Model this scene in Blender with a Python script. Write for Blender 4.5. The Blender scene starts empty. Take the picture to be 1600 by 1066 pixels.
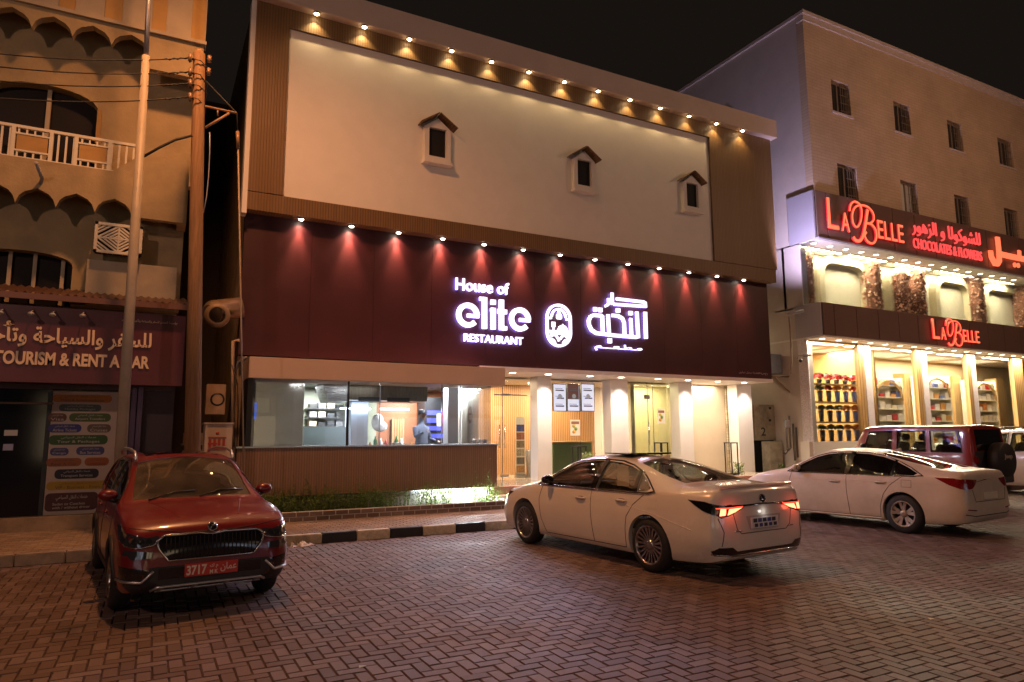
import bpy, bmesh, math, random
import numpy as np
from mathutils import Vector, Matrix
from mathutils.bvhtree import BVHTree
from mathutils.geometry import delaunay_2d_cdt
random.seed(7)
S = bpy.context.scene
COL = S.collection
R = math.radians
PI = math.pi

# ------------------------------------------------------------------ camera
CAMZ = 1.75
FPX = 1067.0
CM = Matrix(((0.88580969, -0.05892216, -0.4602927),
             (-0.4640295, -0.1214916, -0.87744881),
             (-0.00422052, 0.99084205, -0.13496005)))
cd = bpy.data.cameras.new('camera'); cd.lens = 24.0; cd.sensor_width = 36.0
cd.clip_start = 0.05; cd.clip_end = 2000
cam = bpy.data.objects.new('camera', cd); COL.objects.link(cam)
mw = CM.to_4x4(); mw.translation = (0, 0, CAMZ); cam.matrix_world = mw
S.camera = cam

# ------------------------------------------------------------------ night sky
W = bpy.data.worlds.new("World"); S.world = W; W.use_nodes = True
wn = W.node_tree.nodes; bg = wn['Background']
bg.inputs[0].default_value = (1.0, 0.72, 0.55, 1); bg.inputs[1].default_value = 0.0085
S.view_settings.view_transform = 'Standard'; S.view_settings.look = 'None'
S.view_settings.exposure = 0.0; S.view_settings.gamma = 1.0
S.view_settings.use_curve_mapping = False
try:
    S.cycles.max_bounces = 8; S.cycles.transparent_max_bounces = 24
    S.cycles.sample_clamp_indirect = 4.0; S.cycles.caustics_reflective = False; S.cycles.caustics_refractive = False
except Exception: pass

def light(name, kind, loc, energy, col, size=.1, aim=None, angle=80, blend=1.0, sy=None, parent=None):
    d = bpy.data.lights.new(name, kind); d.energy = energy; d.color = col
    if kind == 'SPOT': d.spot_size = R(angle); d.spot_blend = blend; d.shadow_soft_size = size
    elif kind == 'POINT': d.shadow_soft_size = size
    elif kind == 'AREA':
        d.size = size
        if sy: d.shape = 'RECTANGLE'; d.size_y = sy
    o = bpy.data.objects.new(name, d); COL.objects.link(o); o.location = loc
    if aim is not None:
        o.rotation_euler = (Vector(aim) - Vector(loc)).to_track_quat('-Z', 'Y').to_euler()
    if parent: o.parent = parent
    return o

SODIUM = (1.0, 0.40, 0.15)
STREET_LAMP_A = (0.35, 9.9, 12.6)     # lamp of the street light on the left pavement
STREET_LAMP_B = (-8.5, -1.5, 9.5)        # street light on the pavement behind the viewer
light('street_lamp_light', 'SPOT', STREET_LAMP_A, 3100, SODIUM, .28, (STREET_LAMP_A[0]+2.2, 9.9, 0), 146, .85)
light('street_lamp_light', 'SPOT', STREET_LAMP_B, 1550, (1.0, .57, .42), .18, (0, 5, 0), 176, .3)

STREET_LAMP_C = (25.5, 3.0, 12.2)        # street light beyond the right edge of the picture
light('street_lamp_light', 'POINT', STREET_LAMP_C, 1700, (1, .52, .30), .15)

# ------------------------------------------------------------------ pixels to places
def P(px, py, Y):
    d = CM @ Vector(((px-800)/FPX, -(py-533)/FPX, -1)); t = Y/d.y
    return (d.x*t, CAMZ + d.z*t)
def PX(px, py, Y): return P(px, py, Y)[0]
def PZ(px, py, Y): return P(px, py, Y)[1]
def G(px, py, z=0.0):
    d = CM @ Vector(((px-800)/FPX, -(py-533)/FPX, -1)); t = (z-CAMZ)/d.z
    return (d.x*t, d.y*t)

# ------------------------------------------------------------------ materials
def nodes(m): return m.node_tree.nodes, m.node_tree.links
def mat(name, col, rough=.6, metal=0., coat=0., ns=0, na=.15, bump=0., bs=40., spec=.5, emis=None, es=0., stretch=None, dirt=0.):
    m = bpy.data.materials.new(name); m.use_nodes = True; n, l = nodes(m); b = n['Principled BSDF']
    c = (*col, 1); b.inputs['Base Color'].default_value = c
    b.inputs['Roughness'].default_value = rough; b.inputs['Metallic'].default_value = metal
    b.inputs['Specular IOR Level'].default_value = spec
    b.inputs['Coat Weight'].default_value = coat; b.inputs['Coat Roughness'].default_value = .04
    if emis: b.inputs['Emission Color'].default_value = (*emis, 1); b.inputs['Emission Strength'].default_value = es
    tc = n.new('ShaderNodeTexCoord'); vec = tc.outputs['Object']
    if stretch:
        mp = n.new('ShaderNodeMapping'); mp.inputs['Scale'].default_value = stretch; l.new(vec, mp.inputs[0]); vec = mp.outputs[0]
    if ns:
        t = n.new('ShaderNodeTexNoise'); t.inputs['Scale'].default_value = ns; t.inputs['Detail'].default_value = 5; t.inputs['Roughness'].default_value = .62
        l.new(vec, t.inputs['Vector'])
        r = n.new('ShaderNodeMapRange'); r.inputs[1].default_value = .3; r.inputs[2].default_value = .7
        r.inputs[3].default_value = 1-na; r.inputs[4].default_value = 1+na; l.new(t.outputs[0], r.inputs[0])
        mx = n.new('ShaderNodeMix'); mx.data_type = 'RGBA'; mx.blend_type = 'MULTIPLY'; mx.inputs[0].default_value = 1
        mx.inputs[6].default_value = c; l.new(r.outputs[0], mx.inputs[7]); out = mx.outputs[2]
        if dirt:
            t2 = n.new('ShaderNodeTexNoise'); t2.inputs['Scale'].default_value = ns*.23; t2.inputs['Detail'].default_value = 9; t2.inputs['Roughness'].default_value = .7
            l.new(vec, t2.inputs['Vector'])
            r2 = n.new('ShaderNodeMapRange'); r2.inputs[1].default_value = .48; r2.inputs[2].default_value = .72; r2.inputs[3].default_value = 0; r2.inputs[4].default_value = dirt
            l.new(t2.outputs[0], r2.inputs[0])
            m2 = n.new('ShaderNodeMix'); m2.data_type = 'RGBA'; l.new(r2.outputs[0], m2.inputs[0]); l.new(out, m2.inputs[6]); m2.inputs[7].default_value = (.05, .04, .03, 1)
            out = m2.outputs[2]
        l.new(out, b.inputs['Base Color'])
        rr = n.new('ShaderNodeMapRange'); rr.inputs[3].default_value = max(.02, rough*.8); rr.inputs[4].default_value = min(1, rough*1.2)
        l.new(t.outputs[0], rr.inputs[0]); l.new(rr.outputs[0], b.inputs['Roughness'])
    if bump:
        t = n.new('ShaderNodeTexNoise'); t.inputs['Scale'].default_value = bs; t.inputs['Detail'].default_value = 4; l.new(vec, t.inputs['Vector'])
        bp = n.new('ShaderNodeBump'); bp.inputs['Strength'].default_value = bump; bp.inputs['Distance'].default_value = .02
        l.new(t.outputs[0], bp.inputs['Height']); l.new(bp.outputs[0], b.inputs['Normal'])
    return m
def emit(name, col, s):
    m = bpy.data.materials.new(name); m.use_nodes = True; n, l = nodes(m); b = n['Principled BSDF']
    b.inputs['Base Color'].default_value = (*[min(1, c)*.6 for c in col], 1)
    b.inputs['Emission Color'].default_value = (*col, 1); b.inputs['Emission Strength'].default_value = s
    return m
def glass(name, tint=(1, 1, 1), refl=1.0, rough=0.0, dust_or_glow=0.):
    m = bpy.data.materials.new(name); m.use_nodes = True; n, l = nodes(m); n.remove(n['Principled BSDF'])
    o = n['Material Output']; t = n.new('ShaderNodeBsdfTransparent'); t.inputs[0].default_value = (*tint, 1)
    g = n.new('ShaderNodeBsdfGlossy'); g.inputs['Roughness'].default_value = rough
    f = n.new('ShaderNodeFresnel'); f.inputs[0].default_value = 1.5
    k = n.new('ShaderNodeMath'); k.operation = 'MULTIPLY'; k.inputs[1].default_value = refl; l.new(f.outputs[0], k.inputs[0])
    mx = n.new('ShaderNodeMixShader'); l.new(k.outputs[0], mx.inputs[0]); l.new(t.outputs[0], mx.inputs[1]); l.new(g.outputs[0], mx.inputs[2])
    if dust_or_glow:  # pale diffuse veil: reflected glow painted into the glass as colour
        d = n.new('ShaderNodeBsdfDiffuse'); d.inputs[0].default_value = (.5, .42, .34, 1); m2 = n.new('ShaderNodeMixShader')
        tc = n.new('ShaderNodeTexCoord'); ns = n.new('ShaderNodeTexNoise'); ns.inputs['Scale'].default_value = 3; ns.inputs['Detail'].default_value = 6; l.new(tc.outputs['Object'], ns.inputs['Vector'])
        r = n.new('ShaderNodeMapRange'); r.inputs[1].default_value = .3; r.inputs[2].default_value = .7; r.inputs[3].default_value = dust_or_glow*.6; r.inputs[4].default_value = dust_or_glow*1.4; l.new(ns.outputs[0], r.inputs[0])
        l.new(r.outputs[0], m2.inputs[0]); l.new(mx.outputs[0], m2.inputs[1]); l.new(d.outputs[0], m2.inputs[2]); mx = m2
    l.new(mx.outputs[0], o.inputs[0]); return m
def slats(name, ca, cb, pitch, axis=0, rough=.5, bump=.6, grain=True):
    m = bpy.data.materials.new(name); m.use_nodes = True; n, l = nodes(m); b = n['Principled BSDF']
    tc = n.new('ShaderNodeTexCoord'); sp = n.new('ShaderNodeSeparateXYZ'); l.new(tc.outputs['Object'], sp.inputs[0])
    d = n.new('ShaderNodeMath'); d.operation = 'DIVIDE'; d.inputs[1].default_value = pitch; l.new(sp.outputs[axis], d.inputs[0])
    fr = n.new('ShaderNodeMath'); fr.operation = 'FRACT'; l.new(d.outputs[0], fr.inputs[0])
    pp = n.new('ShaderNodeMath'); pp.operation = 'PINGPONG'; pp.inputs[1].default_value = .5; l.new(fr.outputs[0], pp.inputs[0])
    st = n.new('ShaderNodeMapRange'); st.inputs[1].default_value = .08; st.inputs[2].default_value = .2; l.new(pp.outputs[0], st.inputs[0])
    fl = n.new('ShaderNodeMath'); fl.operation = 'FLOOR'; l.new(d.outputs[0], fl.inputs[0])
    wn_ = n.new('ShaderNodeTexWhiteNoise'); wn_.noise_dimensions = '1D'; l.new(fl.outputs[0], wn_.inputs['W'])
    ns = n.new('ShaderNodeTexNoise'); ns.inputs['Scale'].default_value = 6; ns.inputs['Detail'].default_value = 6
    mp = n.new('ShaderNodeMapping'); mp.inputs['Scale'].default_value = (9, 9, .6) if axis == 0 else (.6, 9, 9)
    l.new(tc.outputs['Object'], mp.inputs[0]); l.new(mp.outputs[0], ns.inputs['Vector'])
    ad = n.new('ShaderNodeMath'); ad.operation = 'MULTIPLY_ADD'; ad.inputs[1].default_value = .35; l.new(wn_.outputs[0], ad.inputs[0]); l.new(ns.outputs[0], ad.inputs[2])
    m1 = n.new('ShaderNodeMix'); m1.data_type = 'RGBA'; m1.inputs[6].default_value = (*[c*.75 for c in ca], 1); m1.inputs[7].default_value = (*[c*1.15 for c in ca], 1); l.new(ad.outputs[0], m1.inputs[0])
    m2 = n.new('ShaderNodeMix'); m2.data_type = 'RGBA'; l.new(st.outputs[0], m2.inputs[0]); m2.inputs[6].default_value = (*cb, 1); l.new(m1.outputs[2], m2.inputs[7])
    l.new(m2.outputs[2], b.inputs['Base Color']); b.inputs['Roughness'].default_value = rough
    bp = n.new('ShaderNodeBump'); bp.inputs['Strength'].default_value = bump; bp.inputs['Distance'].default_value = .01
    l.new(st.outputs[0], bp.inputs['Height']); l.new(bp.outputs[0], b.inputs['Normal'])
    return m
def brickmat(name, c1, c2, mortar, bw, bh, ms=.01, rough=.8, vertical=True, bump=.4, yz=False):
    m = bpy.data.materials.new(name); m.use_nodes = True; n, l = nodes(m); b = n['Principled BSDF']
    tc = n.new('ShaderNodeTexCoord'); sp = n.new('ShaderNodeSeparateXYZ'); l.new(tc.outputs['Object'], sp.inputs[0])
    cb = n.new('ShaderNodeCombineXYZ'); l.new(sp.outputs[1 if yz else 0], cb.inputs[0]); l.new(sp.outputs[2 if vertical else 1], cb.inputs[1])
    t = n.new('ShaderNodeTexBrick'); l.new(cb.outputs[0], t.inputs[0]); t.inputs['Scale'].default_value = 1
    t.inputs['Brick Width'].default_value = bw; t.inputs['Row Height'].default_value = bh; t.inputs['Mortar Size'].default_value = ms
    t.inputs['Color1'].default_value = (*c1, 1); t.inputs['Color2'].default_value = (*c2, 1); t.inputs['Mortar'].default_value = (*mortar, 1)
    ns = n.new('ShaderNodeTexNoise'); ns.inputs['Scale'].default_value = .9; ns.inputs['Detail'].default_value = 8; l.new(tc.outputs['Object'], ns.inputs['Vector'])
    r = n.new('ShaderNodeMapRange'); r.inputs[1].default_value = .3; r.inputs[2].default_value = .7; r.inputs[3].default_value = .87; r.inputs[4].default_value = 1.1; l.new(ns.outputs[0], r.inputs[0])
    mx = n.new('ShaderNodeMix'); mx.data_type = 'RGBA'; mx.blend_type = 'MULTIPLY'; mx.inputs[0].default_value = 1; l.new(t.outputs[0], mx.inputs[6]); l.new(r.outputs[0], mx.inputs[7])
    l.new(mx.outputs[2], b.inputs['Base Color']); b.inputs['Roughness'].default_value = rough
    bp = n.new('ShaderNodeBump'); bp.inputs['Strength'].default_value = bump; bp.inputs['Distance'].default_value = .01; bp.invert = True
    l.new(t.outputs['Fac'], bp.inputs['Height']); l.new(bp.outputs[0], b.inputs['Normal'])
    return m
def islandmat(name, ca, cb, rough=.5, extra=None, bump=.25, stain=0.):
    m = bpy.data.materials.new(name); m.use_nodes = True; n, l = nodes(m); b = n['Principled BSDF']
    g = n.new('ShaderNodeNewGeometry'); oi = n.new('ShaderNodeObjectInfo')
    ad = n.new('ShaderNodeMath'); ad.operation = 'ADD'; l.new(g.outputs['Random Per Island'], ad.inputs[0]); l.new(oi.outputs['Random'], ad.inputs[1])
    fr = n.new('ShaderNodeMath'); fr.operation = 'FRACT'; l.new(ad.outputs[0], fr.inputs[0])
    rp = n.new('ShaderNodeValToRGB'); e = rp.color_ramp.elements; e[0].color = (*ca, 1); e[1].color = (*cb, 1)
    if extra:
        for p, c in extra: x = e.new(p); x.color = (*c, 1)
    l.new(fr.outputs[0], rp.inputs[0])
    ns = n.new('ShaderNodeTexNoise'); ns.inputs['Scale'].default_value = .55; ns.inputs['Detail'].default_value = 9; ns.inputs['Roughness'].default_value = .65; l.new(g.outputs['Position'], ns.inputs['Vector'])
    r = n.new('ShaderNodeMapRange'); r.inputs[1].default_value = .3; r.inputs[2].default_value = .7; r.inputs[3].default_value = .68; r.inputs[4].default_value = 1.2; l.new(ns.outputs[0], r.inputs[0])
    fn = n.new('ShaderNodeTexNoise'); fn.inputs['Scale'].default_value = 90; fn.inputs['Detail'].default_value = 3; l.new(g.outputs['Position'], fn.inputs['Vector'])
    r3 = n.new('ShaderNodeMapRange'); r3.inputs[1].default_value = .3; r3.inputs[2].default_value = .7; r3.inputs[3].default_value = .85; r3.inputs[4].default_value = 1.12; l.new(fn.outputs[0], r3.inputs[0])
    ml = n.new('ShaderNodeMath'); ml.operation = 'MULTIPLY'; l.new(r.outputs[0], ml.inputs[0]); l.new(r3.outputs[0], ml.inputs[1])
    mx = n.new('ShaderNodeMix'); mx.data_type = 'RGBA'; mx.blend_type = 'MULTIPLY'; mx.inputs[0].default_value = 1; l.new(rp.outputs[0], mx.inputs[6]); l.new(ml.outputs[0], mx.inputs[7])
    out = mx.outputs[2]
    if stain:
        s1 = n.new('ShaderNodeTexNoise'); s1.inputs['Scale'].default_value = .9; s1.inputs['Detail'].default_value = 5; s1.inputs['Distortion'].default_value = .6; l.new(g.outputs['Position'], s1.inputs['Vector'])
        s2 = n.new('ShaderNodeMapRange'); s2.inputs[1].default_value = .60; s2.inputs[2].default_value = .72; s2.inputs[3].default_value = 0; s2.inputs[4].default_value = stain; l.new(s1.outputs[0], s2.inputs[0])
        s3 = n.new('ShaderNodeMix'); s3.data_type = 'RGBA'; l.new(s2.outputs[0], s3.inputs[0]); l.new(out, s3.inputs[6]); s3.inputs[7].default_value = (.035, .026, .024, 1); out = s3.outputs[2]
    l.new(out, b.inputs['Base Color'])
    r2 = n.new('ShaderNodeMapRange'); r2.inputs[1].default_value = .3; r2.inputs[2].default_value = .7; r2.inputs[3].default_value = rough-.1; r2.inputs[4].default_value = rough+.15
    l.new(ns.outputs[0], r2.inputs[0]); l.new(r2.outputs[0], b.inputs['Roughness'])
    bp = n.new('ShaderNodeBump'); bp.inputs['Strength'].default_value = bump; bp.inputs['Distance'].default_value = .004
    l.new(fn.outputs[0], bp.inputs['Height']); l.new(bp.outputs[0], b.inputs['Normal'])
    return m

# ------------------------------------------------------------------ objects
def tag(o, label=None, cat=None, group=None, kind=None):
    if label: o['label'] = label
    if cat: o['category'] = cat
    if group: o['group'] = group
    if kind: o['kind'] = kind
    return o
def thing(name, label, cat, loc=(0, 0, 0), rz=0, group=None):
    o = bpy.data.objects.new(name, None); COL.objects.link(o); o.location = loc; o.rotation_euler = (0, 0, rz)
    o.empty_display_size = .2
    return tag(o, label, cat, group)
def link(name, me, parent=None, m=None):
    o = bpy.data.objects.new(name, me); COL.objects.link(o)
    if parent: o.parent = parent
    if m: me.materials.clear(); me.materials.append(m)
    return o
def place(o, base, parent):   # part built in world coordinates under a moved parent
    o.parent = parent; o.matrix_parent_inverse = Matrix.Translation(base).inverted(); return o

class MB:
    def __init__(s): s.v = []; s.f = []; s.sm = []
    def add(s, vs, fs, smooth=False):
        k = len(s.v); s.v += [tuple(v) for v in vs]; s.f += [tuple(i+k for i in f) for f in fs]; s.sm += [smooth]*len(fs); return s
    def box(s, x0, x1, y0, y1, z0, z1):
        if x0 > x1: x0, x1 = x1, x0
        if y0 > y1: y0, y1 = y1, y0
        if z0 > z1: z0, z1 = z1, z0
        v = [(x0, y0, z0), (x1, y0, z0), (x1, y1, z0), (x0, y1, z0), (x0, y0, z1), (x1, y0, z1), (x1, y1, z1), (x0, y1, z1)]
        return s.add(v, [(0, 3, 2, 1), (4, 5, 6, 7), (0, 1, 5, 4), (1, 2, 6, 5), (2, 3, 7, 6), (3, 0, 4, 7)])
    def obox(s, c, ax, hx, hy, hz):   # oriented box: ax = 3 unit vectors
        c = Vector(c); v = []
        for sz in (-1, 1):
            for sx, sy in ((-1, -1), (1, -1), (1, 1), (-1, 1)):
                v.append(c + ax[0]*hx*sx + ax[1]*hy*sy + ax[2]*hz*sz)
        return s.add(v, [(0, 3, 2, 1), (4, 5, 6, 7), (0, 1, 5, 4), (1, 2, 6, 5), (2, 3, 7, 6), (3, 0, 4, 7)])
    def tube(s, pts, r, n=8, cap=True):
        pts = [Vector(p) for p in pts]; rs = r if isinstance(r, (list, tuple)) else [r]*len(pts); rings = []
        up = Vector((0, 0, 1)); prev = None
        for i, p in enumerate(pts):
            d = (pts[min(i+1, len(pts)-1)] - pts[max(i-1, 0)]).normalized()
            if prev is None: a = d.cross(up if abs(d.z) < .9 else Vector((1, 0, 0))).normalized()
            else: a = (prev - d*prev.dot(d)).normalized()
            prev = a; b = d.cross(a)
            rings.append([p + (a*math.cos(2*PI*k/n) + b*math.sin(2*PI*k/n))*rs[i] for k in range(n)])
        v = [q for rg in rings for q in rg]; f = []
        for i in range(len(pts)-1):
            for k in range(n): f.append((i*n+k, i*n+(k+1) % n, (i+1)*n+(k+1) % n, (i+1)*n+k))
        s.add(v, f, True)
        if cap:
            k0 = len(s.v)-len(v); s.f.append(tuple(k0+k for k in range(n))[::-1]); s.sm.append(False)
            s.f.append(tuple(k0+(len(pts)-1)*n+k for k in range(n))); s.sm.append(False)
        return s
    def lathe(s, prof, c=(0, 0, 0), axis=2, n=24, smooth=True):   # prof [(r,h)]
        v = []; f = []
        for r, h in prof:
            for k in range(n):
                a = 2*PI*k/n; p = [r*math.cos(a), r*math.sin(a), h]
                if axis == 1: p = [p[0], h, p[1]]
                if axis == 0: p = [h, p[0], p[1]]
                v.append((c[0]+p[0], c[1]+p[1], c[2]+p[2]))
        for i in range(len(prof)-1):
            for k in range(n): f.append((i*n+k, i*n+(k+1) % n, (i+1)*n+(k+1) % n, (i+1)*n+k))
        return s.add(v, f, smooth)
    def disc(s, c, r, axis=2, n=20, ry=None):
        v = []
        for k in range(n):
            a = 2*PI*k/n; u, w = r*math.cos(a), (ry or r)*math.sin(a)
            v.append({2: (c[0]+u, c[1]+w, c[2]), 1: (c[0]+u, c[1], c[2]+w), 0: (c[0], c[1]+u, c[2]+w)}[axis])
        return s.add(v, [tuple(range(n))])
    def prism(s, poly, y0, y1):      # polygon in x,z extruded along y
        n = len(poly); v = [(x, y0, z) for x, z in poly] + [(x, y1, z) for x, z in poly]
        f = [tuple(range(n)), tuple(range(2*n-1, n-1, -1))] + [(i, i+n, (i+1) % n+n, (i+1) % n) for i in range(n)]
        return s.add(v, f)
    def prismz(s, poly, z0, z1):
        n = len(poly); v = [(x, y, z0) for x, y in poly] + [(x, y, z1) for x, y in poly]
        f = [tuple(range(n))[::-1], tuple(range(n, 2*n))] + [(i, (i+1) % n, (i+1) % n+n, i+n) for i in range(n)]
        return s.add(v, f)
    def ball(s, c, rx, ry=None, rz=None, n=12, m=8):
        ry = ry or rx; rz = rz or rx; v = []; f = []
        for i in range(m+1):
            t = PI*i/m
            for k in range(n):
                a = 2*PI*k/n; v.append((c[0]+rx*math.sin(t)*math.cos(a), c[1]+ry*math.sin(t)*math.sin(a), c[2]+rz*math.cos(t)))
        for i in range(m):
            for k in range(n): f.append((i*n+k, (i+1)*n+k, (i+1)*n+(k+1) % n, i*n+(k+1) % n))
        return s.add(v, f, True)
    def stroke(s, pts, w, y0, y1, closed=False):   # flat ribbon of width w in x,z extruded along y
        pts = [Vector(p) for p in pts]; n = len(pts); L = []; Rr = []
        for i in range(n):
            a = pts[i-1] if (i > 0 or closed) else pts[i]; b = pts[(i+1) % n] if (i < n-1 or closed) else pts[i]
            d1 = (pts[i]-a); d2 = (b-pts[i])
            d1 = d1.normalized() if d1.length > 1e-9 else d2.normalized(); d2 = d2.normalized() if d2.length > 1e-9 else d1
            t = (d1+d2).normalized(); nn = Vector((-t.y, t.x)); c = max(.45, nn.dot(Vector((-d1.y, d1.x))))
            L.append(pts[i]+nn*w*.5/c); Rr.append(pts[i]-nn*w*.5/c)
        v = []
        for i in range(n): v += [(L[i].x, y0, L[i].y), (Rr[i].x, y0, Rr[i].y), (Rr[i].x, y1, Rr[i].y), (L[i].x, y1, L[i].y)]
        f = []
        for i in range(n if closed else n-1):
            j = (i+1) % n
            for q in range(4): f.append((i*4+q, j*4+q, j*4+(q+1) % 4, i*4+(q+1) % 4))
        if not closed: f += [(0, 1, 2, 3), ((n-1)*4+3, (n-1)*4+2, (n-1)*4+1, (n-1)*4)]
        return s.add(v, f)
    def build(s, name, m, parent=None, base=None, bevel=0, fix=True):
        me = bpy.data.meshes.new(name); me.from_pydata(s.v, [], s.f); me.polygons.foreach_set('use_smooth', s.sm)
        if fix:
            bm = bmesh.new(); bm.from_mesh(me); bmesh.ops.recalc_face_normals(bm, faces=bm.faces)
            if bevel:
                bmesh.ops.bevel(bm, geom=[e for e in bm.edges if e.calc_face_angle(0) > .6], offset=bevel, segments=2, affect='EDGES', clamp_overlap=True)
            bm.to_mesh(me); bm.free()
        me.materials.append(m); o = bpy.data.objects.new(name, me); COL.objects.link(o)
        if parent:
            if base is not None: place(o, base, parent)
            else: o.parent = parent
        return o

def text_mesh(name, body, x0, x1, z0, z1, y, m, parent=None, depth=.02, bold=0., base=None, shear=0.):
    c = bpy.data.curves.new(name, 'FONT'); c.body = body; c.extrude = .01; c.offset = bold; c.resolution_u = 4; c.shear = shear
    t = bpy.data.objects.new(name, c); me = bpy.data.meshes.new_from_object(t); bpy.data.objects.remove(t)
    n = len(me.vertices); a = np.zeros(n*3); me.vertices.foreach_get('co', a); a = a.reshape(-1, 3)
    lo, hi = a.min(0), a.max(0); b = np.zeros_like(a)
    b[:, 0] = x0 + (a[:, 0]-lo[0])/(hi[0]-lo[0])*(x1-x0); b[:, 2] = z0 + (a[:, 1]-lo[1])/(hi[1]-lo[1])*(z1-z0)
    b[:, 1] = y - (a[:, 2]-lo[2])/max(1e-6, hi[2]-lo[2])*depth
    me.vertices.foreach_set('co', b.ravel()); me.materials.clear(); me.materials.append(m); me.name = name
    o = bpy.data.objects.new(name, me); COL.objects.link(o)
    if parent:
        if base is not None: place(o, base, parent)
        else: o.parent = parent
    return o
# Arabic shaping: letter -> (isolated, final, initial, medial)
AR = {'ا': (0xFE8D, 0xFE8E, 0, 0), 'أ': (0xFE83, 0xFE84, 0, 0), 'ب': (0xFE8F, 0xFE90, 0xFE91, 0xFE92), 'ة': (0xFE93, 0xFE94, 0, 0), 'ت': (0xFE95, 0xFE96, 0xFE97, 0xFE98),
      'ج': (0xFE9D, 0xFE9E, 0xFE9F, 0xFEA0), 'ح': (0xFEA1, 0xFEA2, 0xFEA3, 0xFEA4), 'خ': (0xFEA5, 0xFEA6, 0xFEA7, 0xFEA8), 'د': (0xFEA9, 0xFEAA, 0, 0), 'ر': (0xFEAD, 0xFEAE, 0, 0),
      'ز': (0xFEAF, 0xFEB0, 0, 0), 'س': (0xFEB1, 0xFEB2, 0xFEB3, 0xFEB4), 'ش': (0xFEB5, 0xFEB6, 0xFEB7, 0xFEB8), 'ط': (0xFEC1, 0xFEC2, 0xFEC3, 0xFEC4), 'ع': (0xFEC9, 0xFECA, 0xFECB, 0xFECC),
      'ف': (0xFED1, 0xFED2, 0xFED3, 0xFED4), 'ق': (0xFED5, 0xFED6, 0xFED7, 0xFED8), 'ك': (0xFED9, 0xFEDA, 0xFEDB, 0xFEDC), 'ل': (0xFEDD, 0xFEDE, 0xFEDF, 0xFEE0), 'م': (0xFEE1, 0xFEE2, 0xFEE3, 0xFEE4),
      'ن': (0xFEE5, 0xFEE6, 0xFEE7, 0xFEE8), 'ه': (0xFEE9, 0xFEEA, 0xFEEB, 0xFEEC), 'و': (0xFEED, 0xFEEE, 0, 0), 'ي': (0xFEF1, 0xFEF2, 0xFEF3, 0xFEF4), 'ـ': (0x640, 0x640, 0x640, 0x640)}
def ar(s):
    out = []
    for i, ch in enumerate(s):
        if ch not in AR: out.append(ch); continue
        f = AR[ch]; pj = i > 0 and s[i-1] in AR and AR[s[i-1]][2]; nj = i+1 < len(s) and s[i+1] in AR
        k = f[3] if (pj and nj and f[3]) else f[2] if (nj and f[2] and not pj) else f[1] if pj else f[0]
        if pj and nj and not f[3]: k = f[1]
        out.append(chr(k))
    return ''.join(out[::-1])
# ------------------------------------------------------------------ shared materials
M_pav = islandmat('paver', (.112, .070, .056), (.172, .116, .098), .62, [(.45, (.138, .088, .072)), (.9, (.185, .132, .120))], stain=.7)
M_joint = mat('joint_sand', (.085, .055, .042), .9, ns=30, na=.3)
M_walk = islandmat('sidewalk_paver', (.22, .165, .12), (.34, .26, .19), .7, [(.5, (.27, .20, .15))])
M_asph = mat('street_surface', (.10, .075, .068), .8, ns=5, na=.3, bump=.2)
M_kw = mat('kerb_white', (.56, .50, .38), .7, ns=9, na=.25, bump=.35, dirt=.75)
M_kb = mat('kerb_black', (.018, .018, .02), .5, ns=7, na=.3, bump=.2)
M_kg = mat('kerb_concrete', (.30, .24, .18), .85, ns=7, na=.25, bump=.2, dirt=.4)
M_white = mat('white_render', (.72, .68, .64), .7, ns=2.2, na=.035, bump=.04, bs=60)
M_wcol = mat('white_column', (.80, .77, .74), .45, ns=3, na=.03)
M_wood = slats('wood_cladding', (.17, .094, .038), (.10, .054, .021), .06, bump=.3)
M_woodc = slats('counter_cladding', (.25, .155, .105), (.17, .10, .07), .05, bump=.25)
M_woodi = slats('interior_wood', (.46, .24, .10), (.16, .08, .03), .07)
M_maroon = mat('maroon_panel', (.042, .0080, .0095), .45, ns=1.3, na=.10)
M_fascia = mat('beige_fascia', (.60, .45, .36), .5, ns=2, na=.04)
M_dark = mat('dark_void', (.008, .008, .009), .8)
M_black = mat('black_metal', (.015, .015, .016), .4, ns=8, na=.3)
M_steel = mat('brushed_steel', (.46, .45, .43), .28, 1.0, ns=3, na=.12, stretch=(1, 1, 30))
M_chrome = mat('chrome', (.75, .75, .76), .12, 1.0)
M_grey = mat('grey_paint', (.30, .30, .30), .5, ns=6, na=.12)
M_glass = glass('clear_glass', (.95, .97, .97), .85)
M_glassf = glass('shop_glass', (.93, .95, .95), .55)
M_conc = mat('old_concrete', (.30, .23, .16), .9, ns=3, na=.3, bump=.3, dirt=.5)
E_warm = emit('lamp_warm', (1, .72, .38), 34)
E_white = emit('lamp_white', (1, .88, .72), 26)
E_can = emit('lamp_can', (1, .86, .66), 9)
E_cool = emit('lamp_cool', (.75, .85, 1), 14)
E_letter = emit('white_letter', (.90, .87, 1.0), 1.7)
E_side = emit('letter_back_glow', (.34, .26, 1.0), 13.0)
E_red = emit('orange_letter', (1, .16, .07), 1.5)
E_redside = emit('red_letter_edge', (1, .03, .035), .9)
E_pink = emit('red_letter', (1, .08, .075), 1.15)

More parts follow.
